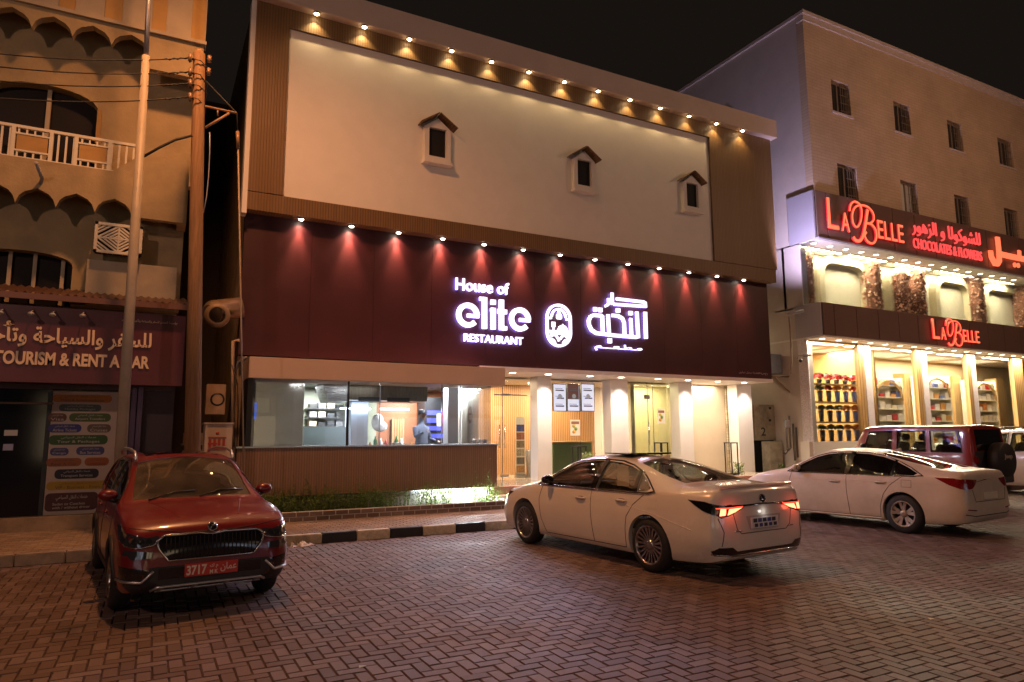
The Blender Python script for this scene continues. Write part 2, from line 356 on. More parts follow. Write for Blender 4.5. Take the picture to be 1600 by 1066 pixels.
# ------------------------------------------------------------------ ground
tag(MB().add([(-150, -60, -.016), (400, -60, -.016), (400, 13, -.016), (-150, 13, -.016)], [(0, 1, 2, 3)]).build('road', M_joint), kind='structure')
tag(MB().box(-150, 400, 11.78, 300, -.02, .135).build('pavement_base', M_joint), kind='structure')
BL, BW = .22, .11
def paver_mesh(l, w, h=.014, c=.006):
    v = [(-l/2, -w/2, -h), (l/2, -w/2, -h), (l/2, w/2, -h), (-l/2, w/2, -h), (-l/2+c, -w/2+c, 0), (l/2-c, -w/2+c, 0), (l/2-c, w/2-c, 0), (-l/2+c, w/2-c, 0)]
    return v, [(4, 5, 6, 7), (0, 1, 5, 4), (1, 2, 6, 5), (2, 3, 7, 6), (3, 0, 4, 7)]
def proj(x, y, z):
    c = CM.transposed() @ Vector((x, y, z-CAMZ))
    if c.z > -.3: return None
    return 800+FPX*c.x/-c.z, 533-FPX*c.y/-c.z, -c.z
cells = []
u = BW
for i in range(-60, 260):
    for j in range(-10, 112):
        k = (i+j) % 4
        if k == 0: cells.append(((i+1)*u, (j+.5)*u, 0))
        elif k == 2 and (i - j) % 2 == 0: pass
# herringbone: horizontal bricks start where (i-j)%4==0, vertical bricks start where (i-j)%4==2... generated explicitly
cells = []
for j in range(8, 108):
    for i in range(-60, 240):
        k = (i-j) % 4
        if k == 0: cells.append(((i+1)*u, (j+.5)*u, 0))       # lies along x over cells i, i+1
        elif k == 3: cells.append(((i+.5)*u, (j+1)*u, 1))     # lies along y over cells j, j+1
vis = []
for x, y, o in cells:
    if y > 11.50: continue
    p = proj(x, y, 0)
    if p and -60 < p[0] < 1660 and p[1] < 1130: vis.append((p[2], x, y, o, p))
inview = [q for q in vis if 0 < q[4][0] < 1600 and q[4][1] < 1066]
inview.sort(); near = set(id(q) for q in inview[:300])
gap = .0038
pv, pf = paver_mesh(BL-gap*2, BW-gap*2)
pme = bpy.data.meshes.new('paver'); pme.from_pydata(pv, [], pf); pme.materials.append(M_pav)
parking = thing('parking_area', None, None); parking['kind'] = 'structure'
V = []; F = []
pa = np.array(pv)
for q in vis:
    d, x, y, o, _ = q
    tx, ty, tz = random.gauss(0, .006), random.gauss(0, .008), random.gauss(0, .0012)
    if id(q) in near:
        ob = bpy.data.objects.new('paver', pme); COL.objects.link(ob); ob.parent = parking
        ob.location = (x, y, tz); ob.rotation_euler = (tx, ty, (PI/2 if o else 0)+random.gauss(0, .006))
    else:
        a = pa.copy(); a[:, 2] += tz + a[:, 0]*ty + a[:, 1]*tx
        if o: a = np.stack([-a[:, 1], a[:, 0], a[:, 2]], 1)
        a[:, 0] += x; a[:, 1] += y; k = len(V); V += a.tolist(); F += [tuple(i+k for i in f) for f in pf]
me = bpy.data.meshes.new('paving'); me.from_pydata(V, [], F); me.materials.append(M_pav)
ob = bpy.data.objects.new('paving', me); COL.objects.link(ob); ob['kind'] = 'stuff'; ob.parent = parking
# pavement slabs in running bond behind the kerb
V = []; F = []
sv, sf = paver_mesh(.2-.006, .1-.006, .01, .004); sa = np.array(sv)
for j in range(0, 34):
    y = 11.84+j*.1
    for i in range(-40, 130):
        x = i*.2 + (.1 if j % 2 else 0)
        a = sa.copy(); a[:, 2] += .147 + random.gauss(0, .001) + a[:, 0]*random.gauss(0, .006); a[:, 0] += x; a[:, 1] += y
        k = len(V); V += a.tolist(); F += [tuple(q+k for q in f) for f in sf]
me = bpy.data.meshes.new('pavement'); me.from_pydata(V, [], F); me.materials.append(M_walk)
ob = bpy.data.objects.new('pavement', me); COL.objects.link(ob); ob['kind'] = 'stuff'
# kerb stones
kerb = thing('kerb', None, None); kerb['kind'] = 'structure'
ks = [G(p, q)[0] for p, q in ((503.6, 848), (559, 844.5), (612.6, 841), (664, 837), (714, 832.5), (760, 829))]
st = sum(ks[i+1]-ks[i] for i in range(5))/5
for i in range(-9, 34):
    x0 = ks[0] + (i)*st; x1 = x0+st
    if i >= 0 and i < 5: x0, x1 = ks[i], ks[i+1]
    if i >= 5: x0 = ks[5]+(i-5)*st; x1 = x0+st
    m = (M_kb if i % 2 == 0 else M_kw) if -3 < i < 7 else M_kg
    MB().box(x0+.006, x1-.006, 11.66, 11.79, -.02, .145+random.gauss(0, .002)).build('kerb_stone', m, kerb, bevel=.012)
# crumpled litter and leaves
mb = MB()
for k in range(26):
    a = random.random()*6.28; r = random.random()**.6*.16; c = G(473, 853); x, y = c[0]+r*math.cos(a)*1.1, c[1]+r*.5*math.sin(a)-.06
    h = random.random()*.05; q = random.random()*3
    mb.add([(x, y, .005+h), (x+.07*math.cos(q), y+.05*math.sin(q), .01), (x-.04*math.sin(q), y+.05*math.cos(q), .03+h), (x-.05, y-.03, .004)], [(0, 1, 2), (0, 2, 3)])
tag(mb.build('plastic_bag', mat('white_plastic', (.7, .68, .66), .4)), 'crumpled white plastic bag lying against the painted kerb', 'litter')
for lab, (px, py), c in (('pale scrap of paper on the bricks in the foreground left of centre', (566, 1043), (.5, .6, .6)), ('small bright scrap on the bricks at the right', (1455, 968), (.6, .5, .4)), ('pale scrap on the bricks midway to the kerb', (728, 887), (.6, .6, .6))):
    x, y = G(px, py); tag(MB().add([(x-.03, y-.01, .004), (x+.025, y-.018, .012), (x+.03, y+.012, .005), (x-.02, y+.02, .014)], [(0, 1, 2, 3)]).build('paper_scrap', mat('paper', c, .6)), lab, 'litter')
# ------------------------------------------------------------------ restaurant
YS, YU = 15.3, 15.0            # red sign wall plane, upper box front plane
RX0, RX1 = 1.52, 17.32
ZS0, ZS1 = 3.43, 6.60
ZB0, ZB1 = 6.52, 6.93
ZT = 11.32
FL = .49
rest = thing('restaurant', 'two storey restaurant with dark red sign wall, wood framed white upper box and lit entrance', 'building')
def rb(name, m, *b, bev=0): return MB().box(*b).build(name, m, rest, bevel=bev)
rb('sign_wall', M_dark, RX0+.01, RX1-.01, YS+.012, YS+.25, ZS0, ZS1)
for k in range(11):
    a, b_ = RX0+(RX1-RX0)*k/11, RX0+(RX1-RX0)*(k+1)/11; rb('maroon_cladding', M_maroon, a+(.0 if k == 0 else .003), b_-(.0 if k == 10 else .003), YS+random.uniform(-.001, .001), YS+.010, ZS0, ZS1)
# upper box
wx0, wx1, wz0, wz1 = 2.24, 14.82, ZB1, 10.87
rb('render_panel', M_white, wx0, wx1, YU+.07, YU+.3, wz0, wz1)
rb('wood_panel', M_wood, RX0, wx0, YU, YU+.3, ZB1, wz1)
rb('wood_panel', M_wood, wx1, 17.50, YU, YU+.3, ZB1, wz1)
rb('wood_panel', M_wood, RX0, 17.50, YU, YU+.3, wz1, ZT+.1)
rb('wood_band', M_wood, RX0, 17.44, YU+.012, YU+.3, ZB0, ZB1-.012)
rb('upper_body', M_conc, RX0+.02, 17.48, YU+.3, 24, ZS1, ZT+.5)
rb('lower_body', M_conc, RX0+.02, RX0+.3, YS+.25, 24, 0, ZS1)
rb('lower_body', M_conc, RX1-.3, RX1-.02, YS+.25, 24, 3.4, ZS1)
rb('parapet_fascia', mat('fascia_white', (.62, .50, .42), .6, ns=2, na=.05), RX0-.06, 17.60, YU-.22, YU+.4, ZT, 11.92, bev=.01)
rb('side_trim', M_white, RX0-.10, RX0, YU+.02, YU+.3, ZS0+3, ZT)
# spot fixtures: top row and lower row, with real spots grazing the wall
topx = [495, 580, 652, 717, 780, 838, 893, 946, 993, 1040, 1079, 1123, 1160]
lowx = [471, 552, 626, 699, 763, 825, 881, 937, 988, 1036, 1079, 1124, 1163]
def row(n, px0, py0, px1, py1, Y):
    a, b = PX(px0, py0, Y), PX(px1, py1, Y); return [a+(b-a)*i/(n-1) for i in range(n)]
def fixture(x, y, z, name='spot_lamp'):
    f = MB().lathe([(.0, .0), (.055, .0), (.06, -.03), (.052, -.035)], (x, y, z), 2, 14).build(name, M_black, rest)
    MB().lathe([(0, -.032), (.056, -.036), (.04, -.055), (0, -.055)], (x, y, z), 2, 12).build('bulb', E_warm if z > 8 else E_white, f)
for x in row(13, 495, 14, 1160, 202, YU-.14):
    fixture(x, YU-.14, ZT+.0)
    light('spot_beam', 'SPOT', (x, YU-.13, ZT-.075), 42*random.uniform(.8, 1.15), (1, .66, .28), .02, (x, YU-.10, ZT-3), 108, .75)
    light('spot_beam', 'SPOT', (x, YU-.15, ZT-.08), 4.5*random.uniform(.8, 1.2), (1, .80, .58), .03, (x, YU-.02, ZT-3), 58, .9)
for x in row(13, 471, 340, 1163, 434, YS-.19):
    fixture(x, YS-.17, ZB0+.0)
    light('spot_beam', 'SPOT', (x, YS-.085, ZB0-.05), 560*random.uniform(.75, 1.2), (1, .34, .22), .025, (x+random.uniform(-.06, .06), YS-.10+random.uniform(-.02, .03), ZB0-2.2), 50, 1.0)
    light('spot_beam', 'SPOT', (x, YS-.11, ZB0-.05), 80*random.uniform(.7, 1.2), (1, .40, .28), .025, (x, YS-.08, ZB0-2.2), 120, 1.0)
# three niche windows with little gable roofs
for px, lab in ((683, None), (911, None), (1079, None)):
    py = {683: 193, 911: 248, 1079: 283}[px]
    cx = PX(px, py, YU); hw, h0, h1, hp = .34, 8.34, 9.20, 9.46
    f = 'niche_window'
    yo, yi = YU-.07, YU+.07
    w = MB()
    w.prism([(cx-hw, h0), (cx-hw+.115, h0+.13), (cx-hw+.115, h1), (cx-hw, h1)], yo, yi)
    w.prism([(cx-hw, h0), (cx+hw, h0), (cx+hw-.115, h0+.13), (cx-hw+.115, h0+.13)], yo, yi)
    w.prism([(cx+hw, h0), (cx+hw, h1), (cx+hw-.115, h1), (cx+hw-.115, h0+.13)], yo, yi)
    w.prism([(cx-hw, h1), (cx-hw+.115, h1-.0), (cx+hw-.115, h1), (cx+hw, h1), (cx, hp)], yo, yi)
    w = w.build(f, M_white, rest)
    MB().box(cx-hw+.115, cx+hw-.115, YU+.02, YU+.06, h0+.13, h1).build('dark_opening', M_dark, w)
    MB().box(cx-hw-.03, cx+hw+.03, YU-.15, yi, h0-.07, h0).build('sill', M_white, w)
    for s in (-1, 1):
        a = Vector((cx, 0, hp+.07)); b = Vector((cx+s*(hw+.12), 0, h1+.02)); d = (b-a).normalized(); nn = Vector((-d.z, 0, d.x)); nn = nn if nn.z > 0 else -nn
        MB().obox((a+b)/2+Vector((0, (YU-.22+yi)/2, 0))+nn*.02, (d, Vector((0, 1, 0)), nn), (b-a).length/2, (yi-YU+.22)/2, .013).build('roof_board', M_wood, w)
# ---- lit lettering on the red wall
YL = YS-.07
def px_rect(x0, y0, x1, y1, Y=YL):
    cx = (x0+x1)/2; return PX(x0, (y0+y1)/2, Y), PX(x1, (y0+y1)/2, Y), PZ(cx, y1, Y), PZ(cx, y0, Y)
def zoomP(x, y, ox=680, oy=410, k=4.4444): return P(ox+x/k, oy+y/k, YL)
def strokes(name, lst, m=E_letter, w=None, Y=YL, conv=zoomP, depth=.035, parent=rest, closed=()):
    mb = MB()
    for k, (pts, wid) in enumerate(lst):
        q = [Vector(conv(*p)) for p in pts]; mb.stroke(q, wid, Y-depth, Y, closed=k in closed)
    return mb.build(name, m, parent)
H1 = px_rect(712, 434, 794, 460)
# glyphs are drawn in sign plane coordinates: u along x, v up
def arc(cx, cz, rx, rz, a0, a1, n=18): return [(cx+rx*math.cos(R(a0+(a1-a0)*i/n)), cz+rz*math.sin(R(a0+(a1-a0)*i/n))) for i in range(n+1)]
def flat(name, lst, m=E_letter, depth=.035, Y=YL, parent=rest):
    mb = MB()
    for pts, w, cl in lst: mb.stroke(pts, w, Y-depth, Y, closed=cl)
    o = mb.build(name, m, parent); return o
text_mesh('sign_lettering', 'House of', PX(712, 447, YL), PX(795, 456, YL), PZ(714, 453, YL), PZ(714, 434, YL), YL, E_letter, rest, .035, .010)
text_mesh('sign_lettering', 'RESTAURANT', PX(725, 528, YL), PX(817, 534, YL), PZ(725, 533.5, YL), PZ(725, 521, YL), YL, E_letter, rest, .035, .006)
# "elite"
ex0, ex1 = PX(713, 495, YL), PX(829, 500, YL); eb, et = PZ(713, 510.5, YL), PZ(713, 471.5, YL); eh = et-eb; L = ex1-ex0
wS = .125; r = eh/2-wS/2
def glyph_e(cx):
    cz = eb+eh/2
    return [(arc(cx, cz, r, r, 2, 318, 26), wS, False), ([(cx-.02, cz-.01), (cx+r+wS/2-.01, cz-.01)], wS*.72, False)]
e1 = ex0+r+wS/2; e2 = ex1-r-wS/2; tl = PZ(755, 464.5, YL)
xl, xi, xt = PX(757, 490, YL), PX(770.5, 492, YL), PX(783.5, 494, YL)
flat('sign_lettering', glyph_e(e1)+[([(xl, tl), (xl, eb)], wS, False), ([(xl-.14, tl-.045), (xl, tl-.045)], .09, False),
     ([(xi-.075, eb+eh*.80), (xi+.0, eb+eh*.80)], wS*.7, False), ([(xi, eb+eh*.88), (xi, eb)], wS, False), ([(xi-.065, eb+eh*1.12), (xi+.065, eb+eh*1.12)], .12, False),
     ([(xt, tl-.02), (xt, eb)], wS, False), ([(xt, eb+.05), (xt+.15, eb+.05)], .10, False), ([(xt-.11, eb+eh*.76), (xt+.15, eb+eh*.76)], .11, False)]+glyph_e(e2))
# emblem: rounded arch badge
def zP(x, y): return P(850+x/11.84, 460+y/11.84, YL)
cz_, cx_ = zP(275, 575)[1], zP(275, 575)[0]
ew = (zP(490, 575)[0]-zP(60, 575)[0])/2; ehh = (zP(275, 200)[1]-zP(275, 955)[1])/2
ring = arc(cx_, cz_+ehh-ew, ew, ew, 0, 180, 16)+arc(cx_, cz_-ehh+ew, ew, ew, 180, 360, 16)
def em(u, v): return (cx_+u*ew, cz_+v*ew)      # unit = half width
hh = ehh/ew
EM = [(ring, .062, True), (arc(cx_, cz_+ehh-ew, ew*.62, ew*.70, 8, 172, 14), .05, False),
      ([em(-1, hh-1.02), em(-.62, hh-1.02)], .05, False), ([em(1, hh-1.02), em(.62, hh-1.02)], .05, False),
      ([em(0, hh-.32), em(0, hh-.62)], .03, False), ([em(-.08, hh-.6), em(.08, hh-.6)], .06, False),
      ([em(-.95, -.50), em(.95, -.50)], .07, False)]
emb = flat('emblem', EM)
mb = MB()
mb.prism([em(*p) for p in ((-.10, hh-.58), (.10, hh-.58), (.24, hh-.78), (.24, hh-1.0), (.16, hh-1.08), (-.16, hh-1.08), (-.24, hh-1.0), (-.24, hh-.78))], YL-.035, YL)
mb.prism([em(.30+.46*math.cos(a), -.48+.46*math.sin(a)*1.15) for a in [PI*i/12 for i in range(13)]], YL-.035, YL)
mb.prism([em(*p) for p in ((.24, .02), (.36, .02), (.30, .13))], YL-.035, YL)
mb.prism([em(*p) for p in ((-.64, .22), (-.34, .22), (-.34, -.12), (-.42, -.22), (-.56, -.22), (-.64, -.12))], YL-.035, YL)
mb.prism([em(*p) for p in ((-.54, -.2), (-.44, -.2), (-.44, -.5), (-.54, -.5))], YL-.035, YL)
mb.build('emblem_figures', E_letter, emb)
flat('emblem_waves', [(arc(em(-.55, -1.45)[0], em(0, -1.45)[1], ew*.55, ew*.75, 20, 110, 10), .06, False), (arc(em(-.62, -1.45)[0], em(0, -1.5)[1], ew*.28, ew*.42, 15, 110, 8), .05, False),
     (arc(em(.62, -1.35)[0], em(0, -1.35)[1], ew*.62, ew*.66, 60, 150, 10), .06, False), (arc(em(.70, -1.5)[0], em(0, -1.5)[1], ew*.42, ew*.48, 75, 165, 8), .05, False),
     (arc(em(0, -1.3)[0], em(0, -1.35)[1], ew*.9, ew*.72, 40, 140, 12), .05, False)], parent=emb)
# Arabic name
strokes('sign_lettering', [([(1258, 253), (1445, 275), (1458, 283), (1460, 306), (1242, 291)], .075), ([(1228, 212), (1230, 293)], .075), ([(1203, 250), (1204, 284), (1196, 298), (1180, 305)], .065)])
strokes('sign_lettering', [([(1458, 345), (1464, 530)], .095), ([(1400, 343), (1410, 517), (1400, 520), (1240, 507), (1120, 492), (1085, 470), (1068, 435), (1066, 405), (1078, 378), (1102, 366), (1150, 370), (1160, 378), (1165, 494)], .090),
     ([(1350, 396), (1358, 398), (1364, 512)], .08), ([(1345, 352), (1369, 354)], .11), ([(1200, 362), (1208, 500)], .085), ([(1200, 544), (1224, 546)], .13),
     ([(1228, 368), (1270, 372), (1300, 390), (1312, 420), (1316, 508)], .085), ([(1258, 333), (1282, 336)], .115), ([(1100, 326), (1122, 328)], .115), ([(1136, 330), (1158, 332)], .115)])
text_mesh('sign_lettering', ar('مـطـعـــم'), PX(930, 545, YL), PX(1003, 547, YL), PZ(966, 549.5, YL), PZ(966, 538.5, YL), YL, E_letter, rest, .03, .006)
# back-glow: each word has a violet light mesh between letter and wall
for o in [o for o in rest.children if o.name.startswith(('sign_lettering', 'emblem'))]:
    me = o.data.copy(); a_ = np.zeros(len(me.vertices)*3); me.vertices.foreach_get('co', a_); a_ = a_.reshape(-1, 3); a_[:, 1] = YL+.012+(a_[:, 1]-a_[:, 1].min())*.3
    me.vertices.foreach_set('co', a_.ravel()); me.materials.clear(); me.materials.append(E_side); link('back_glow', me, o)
for c in ((735, 485), (770, 490), (805, 492), (875, 508), (940, 508), (985, 508)):
    x, z = P(*c, YL); light('sign_glow', 'SPOT', (x, YL-.06, z), 190, (.80, .68, 1.0), .12, (x-.3, YL-3, z-1.7), 150, .6)
# tiny printed line at the far lower corner of the wall
M_print = mat('pale_print', (.42, .34, .34), .6)
text_mesh('printed_line', ar('رخصة البلدية سجل تجاري'), PX(1155, 588, YS-.004), PX(1200, 592, YS-.004), 3.55, 3.64, YS-.002, M_print, rest, .004)
# ---- entrance soffit, columns, floor
rb('soffit', M_wcol, 7.1, RX1-.02, YS+.0, 18.6, ZS0-.09, ZS0-.012)
rb('soffit_edge', M_wcol, 7.1, RX1-.02, YS-.06, YS-.003, ZS0-.10, ZS0-.0)
YC = 16.5
colx = []
for (xa, xb) in ((840, 862), (955, 982), (1062, 1083), (1153, 1176)):
    x0, x1 = PX(xa, 650, YC), PX(xb, 650, YC); colx.append((x0, x1))
    rb('column', M_wcol, x0, x1, YC, YC+.42, .15, ZS0-.092, bev=.006)
rb('raised_floor', mat('marble_floor', (.52, .42, .32), .12, ns=2, na=.15), RX0+.3, RX1+.2, 15.1, 22, .0, FL)
rb('step_edge', mat('pink_granite', (.42, .25, .21), .35, ns=40, na=.3), 7.0, RX1+.2, 14.95, 15.098, .30, FL+.004)
rb('lower_step', mat('tan_stone', (.42, .33, .24), .6, ns=20, na=.2), 7.0, RX1+.2, 14.5, 14.948, .1, .315)
# soffit downlights
for k, px in enumerate((801, 857, 922, 971, 1028, 1075, 1122, 1163)):
    y = 15.75; x = PX(px, 588+k*1.6, y)
    f = MB().lathe([(.09, 0), (.115, -.012), (.12, -.002)], (x, y, ZS0-.09), 2, 18).build('downlight', M_wcol, rest)
    MB().disc((x, y, ZS0-.098), .088, 2, 16).build('diffuser', E_white, f)
    light('downlight_beam', 'SPOT', (x, y, ZS0-.12), 120, (1, .78, .58), .08, (x, y, 0), 150, .6)
# door lights near the columns make them glow
for (x0, x1) in colx:
    light('downlight_beam', 'SPOT', ((x0+x1)/2, YC-.28, ZS0-.13), 75, (1, .88, .78), .05, ((x0+x1)/2, YC-.12, 0), 95, .8)
YG = 17.0
rb('glass_wall', M_glass, PX(772, 660, YG), colx[0][0], YG, YG+.012, FL, ZS0-.1)
rb('glass_wall', M_glass, colx[0][1], colx[1][0], YG, YG+.012, FL, ZS0-.1)
gd = rb('glass_wall', glass('green_glass', (.93, .945, .85), .9), colx[1][1], colx[2][0], YG, YG+.012, FL, ZS0-.1)
# interior back walls
rb('interior_wall', M_woodi, 7.0, PX(955, 650, 19.2), 19.2, 19.4, FL, ZS0)
rb('interior_wall', mat('cream_wall', (.62, .54, .34), .6, ns=2, na=.05), PX(962, 650, 18.2), PX(1075, 650, 18.2), 18.2, 18.4, FL, ZS0)
rb('interior_wall', mat('beige_wall', (.60, .50, .38), .6, ns=2, na=.06), PX(1075, 650, 17.1), PX(1134, 650, 17.1), 17.1, 17.3, FL, ZS0-.1)
rb('interior_partition', M_white, PX(962, 650, 18.2)-.15, PX(962, 650, 18.2), 17.2, 19.2, FL, ZS0-.1)
M_ceil = mat('interior_ceiling', (.62, .56, .48), .8)
rb('interior_ceiling', M_ceil, 7.0, 17.0, 17.05, 19.3, ZS0-.14, ZS0-.095)
# stone strip right of the beige recess: coursed stones
xs0, xs1 = PX(1135, 650, 17.05), PX(1156, 650, 17.05)
sw = thing('stone_wall', None, None); sw.parent = rest
M_stone = islandmat('cream_stone', (.44, .36, .22), (.66, .58, .42), .8)
rb('stone_backing', M_conc, xs0, xs1+.3, 17.1, 17.3, FL, ZS0-.1)
sm = {}
z = FL
while z < ZS0-.12:
    h = random.choice((.07, .09, .12)); x = xs0
    while x < xs1+.25:
        w = random.uniform(.12, .26); x2 = min(x+w, xs1+.3)
        if x2-x > .03: MB().box(x+.006, x2-.006, 17.04-random.random()*.03, 17.095, z+.005, min(z+h, ZS0-.1)-.005).build('stone', M_stone, sw)
        x = x2
    z += h
# doors: frameless handles, signs
M_sheen = mat('steel_handle', (.6, .6, .6), .2, 1.0)
def pull(px, y0, y1, Y, par=rest):
    x = PX(px, y0, Y); a, b = PZ(px, y1, Y), PZ(px, y0, Y)
    MB().tube([(x, Y-.07, a), (x, Y-.07, b)], .018, 8).tube([(x, Y-.07, a+.1), (x, Y, a+.1)], .012, 6).tube([(x, Y-.07, b-.1), (x, Y, b-.1)], .012, 6).build('door_handle', M_sheen, par)
pull(779, 664, 700, YG); pull(787, 664, 700, YG); pull(1012, 660, 695, YG); 
def poster(px0, py0, px1, py1, Y, name, m, par=rest, t=.012):
    x0, x1, z0, z1 = px_rect(px0, py0, px1, py1, Y); return MB().box(x0, x1, Y-t, Y-.001, z0, z1).build(name, m, par), (x0, x1, z0, z1)
M_paper = mat('poster_paper', (.72, .68, .58), .6)
for (a, b, c, d) in ((891, 656, 906, 681), (1027, 639, 1039, 662)):
    o, (x0, x1, z0, z1) = poster(a, b, c, d, YG, 'poster', M_paper)
    for k, col in enumerate(((.65, .35, .05), (.20, .35, .10), (.6, .5, .1))):
        q = z0+(z1-z0)*(.12+.18*k); MB().lathe([(0, -.004), (.055, -.003), (.055, 0)], (x0+(x1-x0)*(.35+.2*(k % 2)), YG-.014, q+.06), 1, 12).build('printed_dish', mat('print', col, .6), o)
    MB().box(x0+.03, x1-.03, YG-.0145, YG-.0125, z1-.13, z1-.05).build('printed_title', mat('print_brown', (.25, .12, .08), .6), o)
for (a, b, c, d) in ((1006, 617, 1015, 624),):
    poster(a, b, c, d, YG, 'door_closer_plate', M_grey)
# vertical door edges and seams in the glass
for px in (785, 906, 1013, 1021):
    x = PX(px, 660, YG); rb('glass_joint', M_sheen, x-.008, x+.008, YG-.008, YG+.02, FL, ZS0-.1)
for (a, b) in ((772, 840),):
    x0, x1 = PX(a, 618, YG), PX(b, 618, YG); rb('door_rail', M_sheen, x0, x1, YG-.01, YG+.02, 2.82, 2.85)
for px, py in ((790, 617), (788, 744)):
    x, z = P(px, py, YG); rb('patch_hinge', M_sheen, x-.12, x+.12, YG-.02, YG+.03, z-.03, z+.03)
# menu screens
for k, (a, b) in enumerate(((865, 884), (887, 906), (909, 928))):
    x0, x1, z0, z1 = px_rect(a, 601, b, 642, 17.4)
    t = thing('menu_screen', ['lit white menu screen, left of the three behind the entrance glass', 'middle menu screen, brown above and white below, behind the entrance glass', 'lit white menu screen, right of the three behind the entrance glass'][k], 'screen', ((x0+x1)/2, 17.4, z0), group='menu screens over the reception')
    base = ((x0+x1)/2, 17.4, z0)
    MB().box(x0-.02, x1+.02, 17.4, 17.45, z0-.02, z1+.02).build('screen_frame', M_black, t, base)
    es = emit('screen_white', (.80, .78, .95), 1.0)
    MB().box(x0, x1, 17.393, 17.399, z0, z1).build('screen_or_reflection_face', es, t, base)
    M_ink = emit('screen_ink', (.16, .13, .14), .5)
    if k == 1: MB().box(x0, x1, 17.386, 17.392, (z0+z1)/2-.05, z1).build('screen_header', emit('screen_brown', (.20, .08, .06), .6), t, base)
    for q in range(3):
        zz = z0+(z1-z0)*(.15+.3*q); MB().box(x0+.06+.04*(q % 2), x1-.07, 17.384, 17.3855, zz, zz+.04).box(x0+.05, x1-.12, 17.384, 17.3855, zz+.07, zz+.085).build('screen_text', M_ink, t, base)
    MB().lathe([(0, -.001), (.07, 0)], ((x0+x1)/2, 17.383, z0+(z1-z0)*.55), 1, 14).build('screen_picture', emit('screen_pic', (.45, .42, .42), .6), t, base)
# reception desk
x0, x1, z0, z1 = px_rect(864, 692, 925, 740, 17.6)
t = thing('reception_desk', 'dark green reception desk behind the entrance glass', 'desk', ((x0+x1)/2, 17.9, FL)); bs = ((x0+x1)/2, 17.9, FL)
MB().box(x0, x1, 17.6, 18.2, FL, z1).build('front_panel', mat('green_desk', (.10, .15, .07), .6, ns=5, na=.1), t, bs)
MB().box(x0-.03, x1+.05, 17.57, 18.25, z1, z1+.04).build('counter_top', mat('desk_wood', (.45, .28, .12), .4), t, bs)
# roll-up banner
x0, x1, z0, z1 = px_rect(806, 652, 820, 727, 18.0)
t = thing('roll_up_banner', 'narrow roll-up banner with food photos standing on the shiny entrance floor', 'banner', ((x0+x1)/2, 18, FL)); bs = ((x0+x1)/2, 18, FL)
MB().box(x0, x1, 18, 18.01, FL+.08, z1).build('banner_sheet', M_paper, t, bs)
MB().box(x0-.02, x1+.02, 17.93, 18.08, FL, FL+.08).build('banner_base', M_sheen, t, bs)
cs = ((.05, .06, .2), (.3, .1, .05), (.2, .15, .08), (.35, .3, .2), (.12, .1, .08), (.4, .2, .05), (.6, .22, .04))
for k, c in enumerate(cs):
    zz = z1-.42-.24*k
    if zz > FL+.1: MB().box(x0+.02, x1-.02, 17.99, 17.998, zz, zz+.2).build('photo_print', mat('photo', c, .5, ns=25, na=.6), t, bs)
# lanterns beside the entrance (black frames)
for k, (px, py0, py1, lab) in enumerate(((905, 699, 745, 'black metal lantern frame standing in front of the green reception desk'), (1033, 693, 745, 'black metal lantern frame in front of the pale double doors'), (1142, 693, 745, 'black metal lantern frame between the beige recess and the last column'))):
    Y = 15.7; x, zt = P(px, py0, Y); t = thing('lantern', lab, 'lantern', (x, Y, FL), group='black lanterns along the entrance')
    w = .13; mb = MB()
    for sx in (-w, w):
        for sy in (-w, w): mb.box(x+sx-.014, x+sx+.014, Y+sy-.014, Y+sy+.014, FL, zt)
    mb.box(x-w-.02, x+w+.02, Y-w-.02, Y+w+.02, zt, zt+.03).box(x-w-.02, x+w+.02, Y-w-.02, Y+w+.02, FL, FL+.05)
    mb.build('frame', M_black, t, (x, Y, FL))
    MB().lathe([(0, 0), (.045, 0), (.045, .3), (0, .3)], (x, Y, FL+.05), 2, 12).build('candle', mat('candle', (.7, .6, .45), .6), t, (x, Y, FL))
# grey bin at the column inside
x, z = P(831, 728, 17.9); t = thing('waste_bin', 'grey bin just inside the entrance beside the first column', 'bin', (x, 17.9, FL))
MB().lathe([(0, 0), (.15, 0), (.19, .75), (.17, .78), (0, .8)], (0, 0, 0), 2, 16).build('bin_body', M_grey, t)
# interior lights
for x, y, e, c in ((9.2, 18.2, 170, (1, .74, .46)), (11.2, 18.2, 180, (1, .78, .5)), (14.2, 17.6, 80, (1, .88, .58)), (16.0, 16.7, 50, (1, .82, .58))):
    light('ceiling_panel_light', 'AREA', (x, y, ZS0-.15), e, c, 1.2, (x, y, 0), sy=.8)
light('ceiling_panel_light', 'AREA', (14.8, 17.6, ZS0-.15), 16, (1, .9, .6), .8, (14.8, 17.6, 0), sy=.3)
# ---- kitchen box projecting at the left
KX0, KX1, KY = 1.60, 7.12, 14.15
M_cream_k = mat('cream_box', (.6, .5, .34), .6)
kitchen = thing('kitchen_bay', None, None); kitchen.parent = rest
def kb(name, m, *b, bev=0): return MB().box(*b).build(name, m, kitchen, bevel=bev)
kb('bay_fascia', M_fascia, KX0+.02, 7.24, KY, YS-.003, 2.86, 3.28, bev=.008)
kb('counter_front', M_woodc, KX0-.12, 7.05, KY+.05, KY+.35, .56, 1.50)
kb('counter_ledge', M_steel, KX0-.14, 7.08, KY+.02, KY+.42, 1.501, 1.53, bev=.005)
kb('counter_plinth', M_white, KX0, 6.95, KY+.26, KY+.34, .1, .558)
kb('window_glass', M_glassf, KX0+.12, 6.92, KY+.12, KY+.132, 1.53, 2.86)
kb('window_glass', M_glassf, 6.92, 6.932, KY+.13, YS+1.5, 1.53, 2.86)
kb('side_pier', M_black, KX0+.02, KX0+.12, KY+.06, YS, 1.53, 2.86)
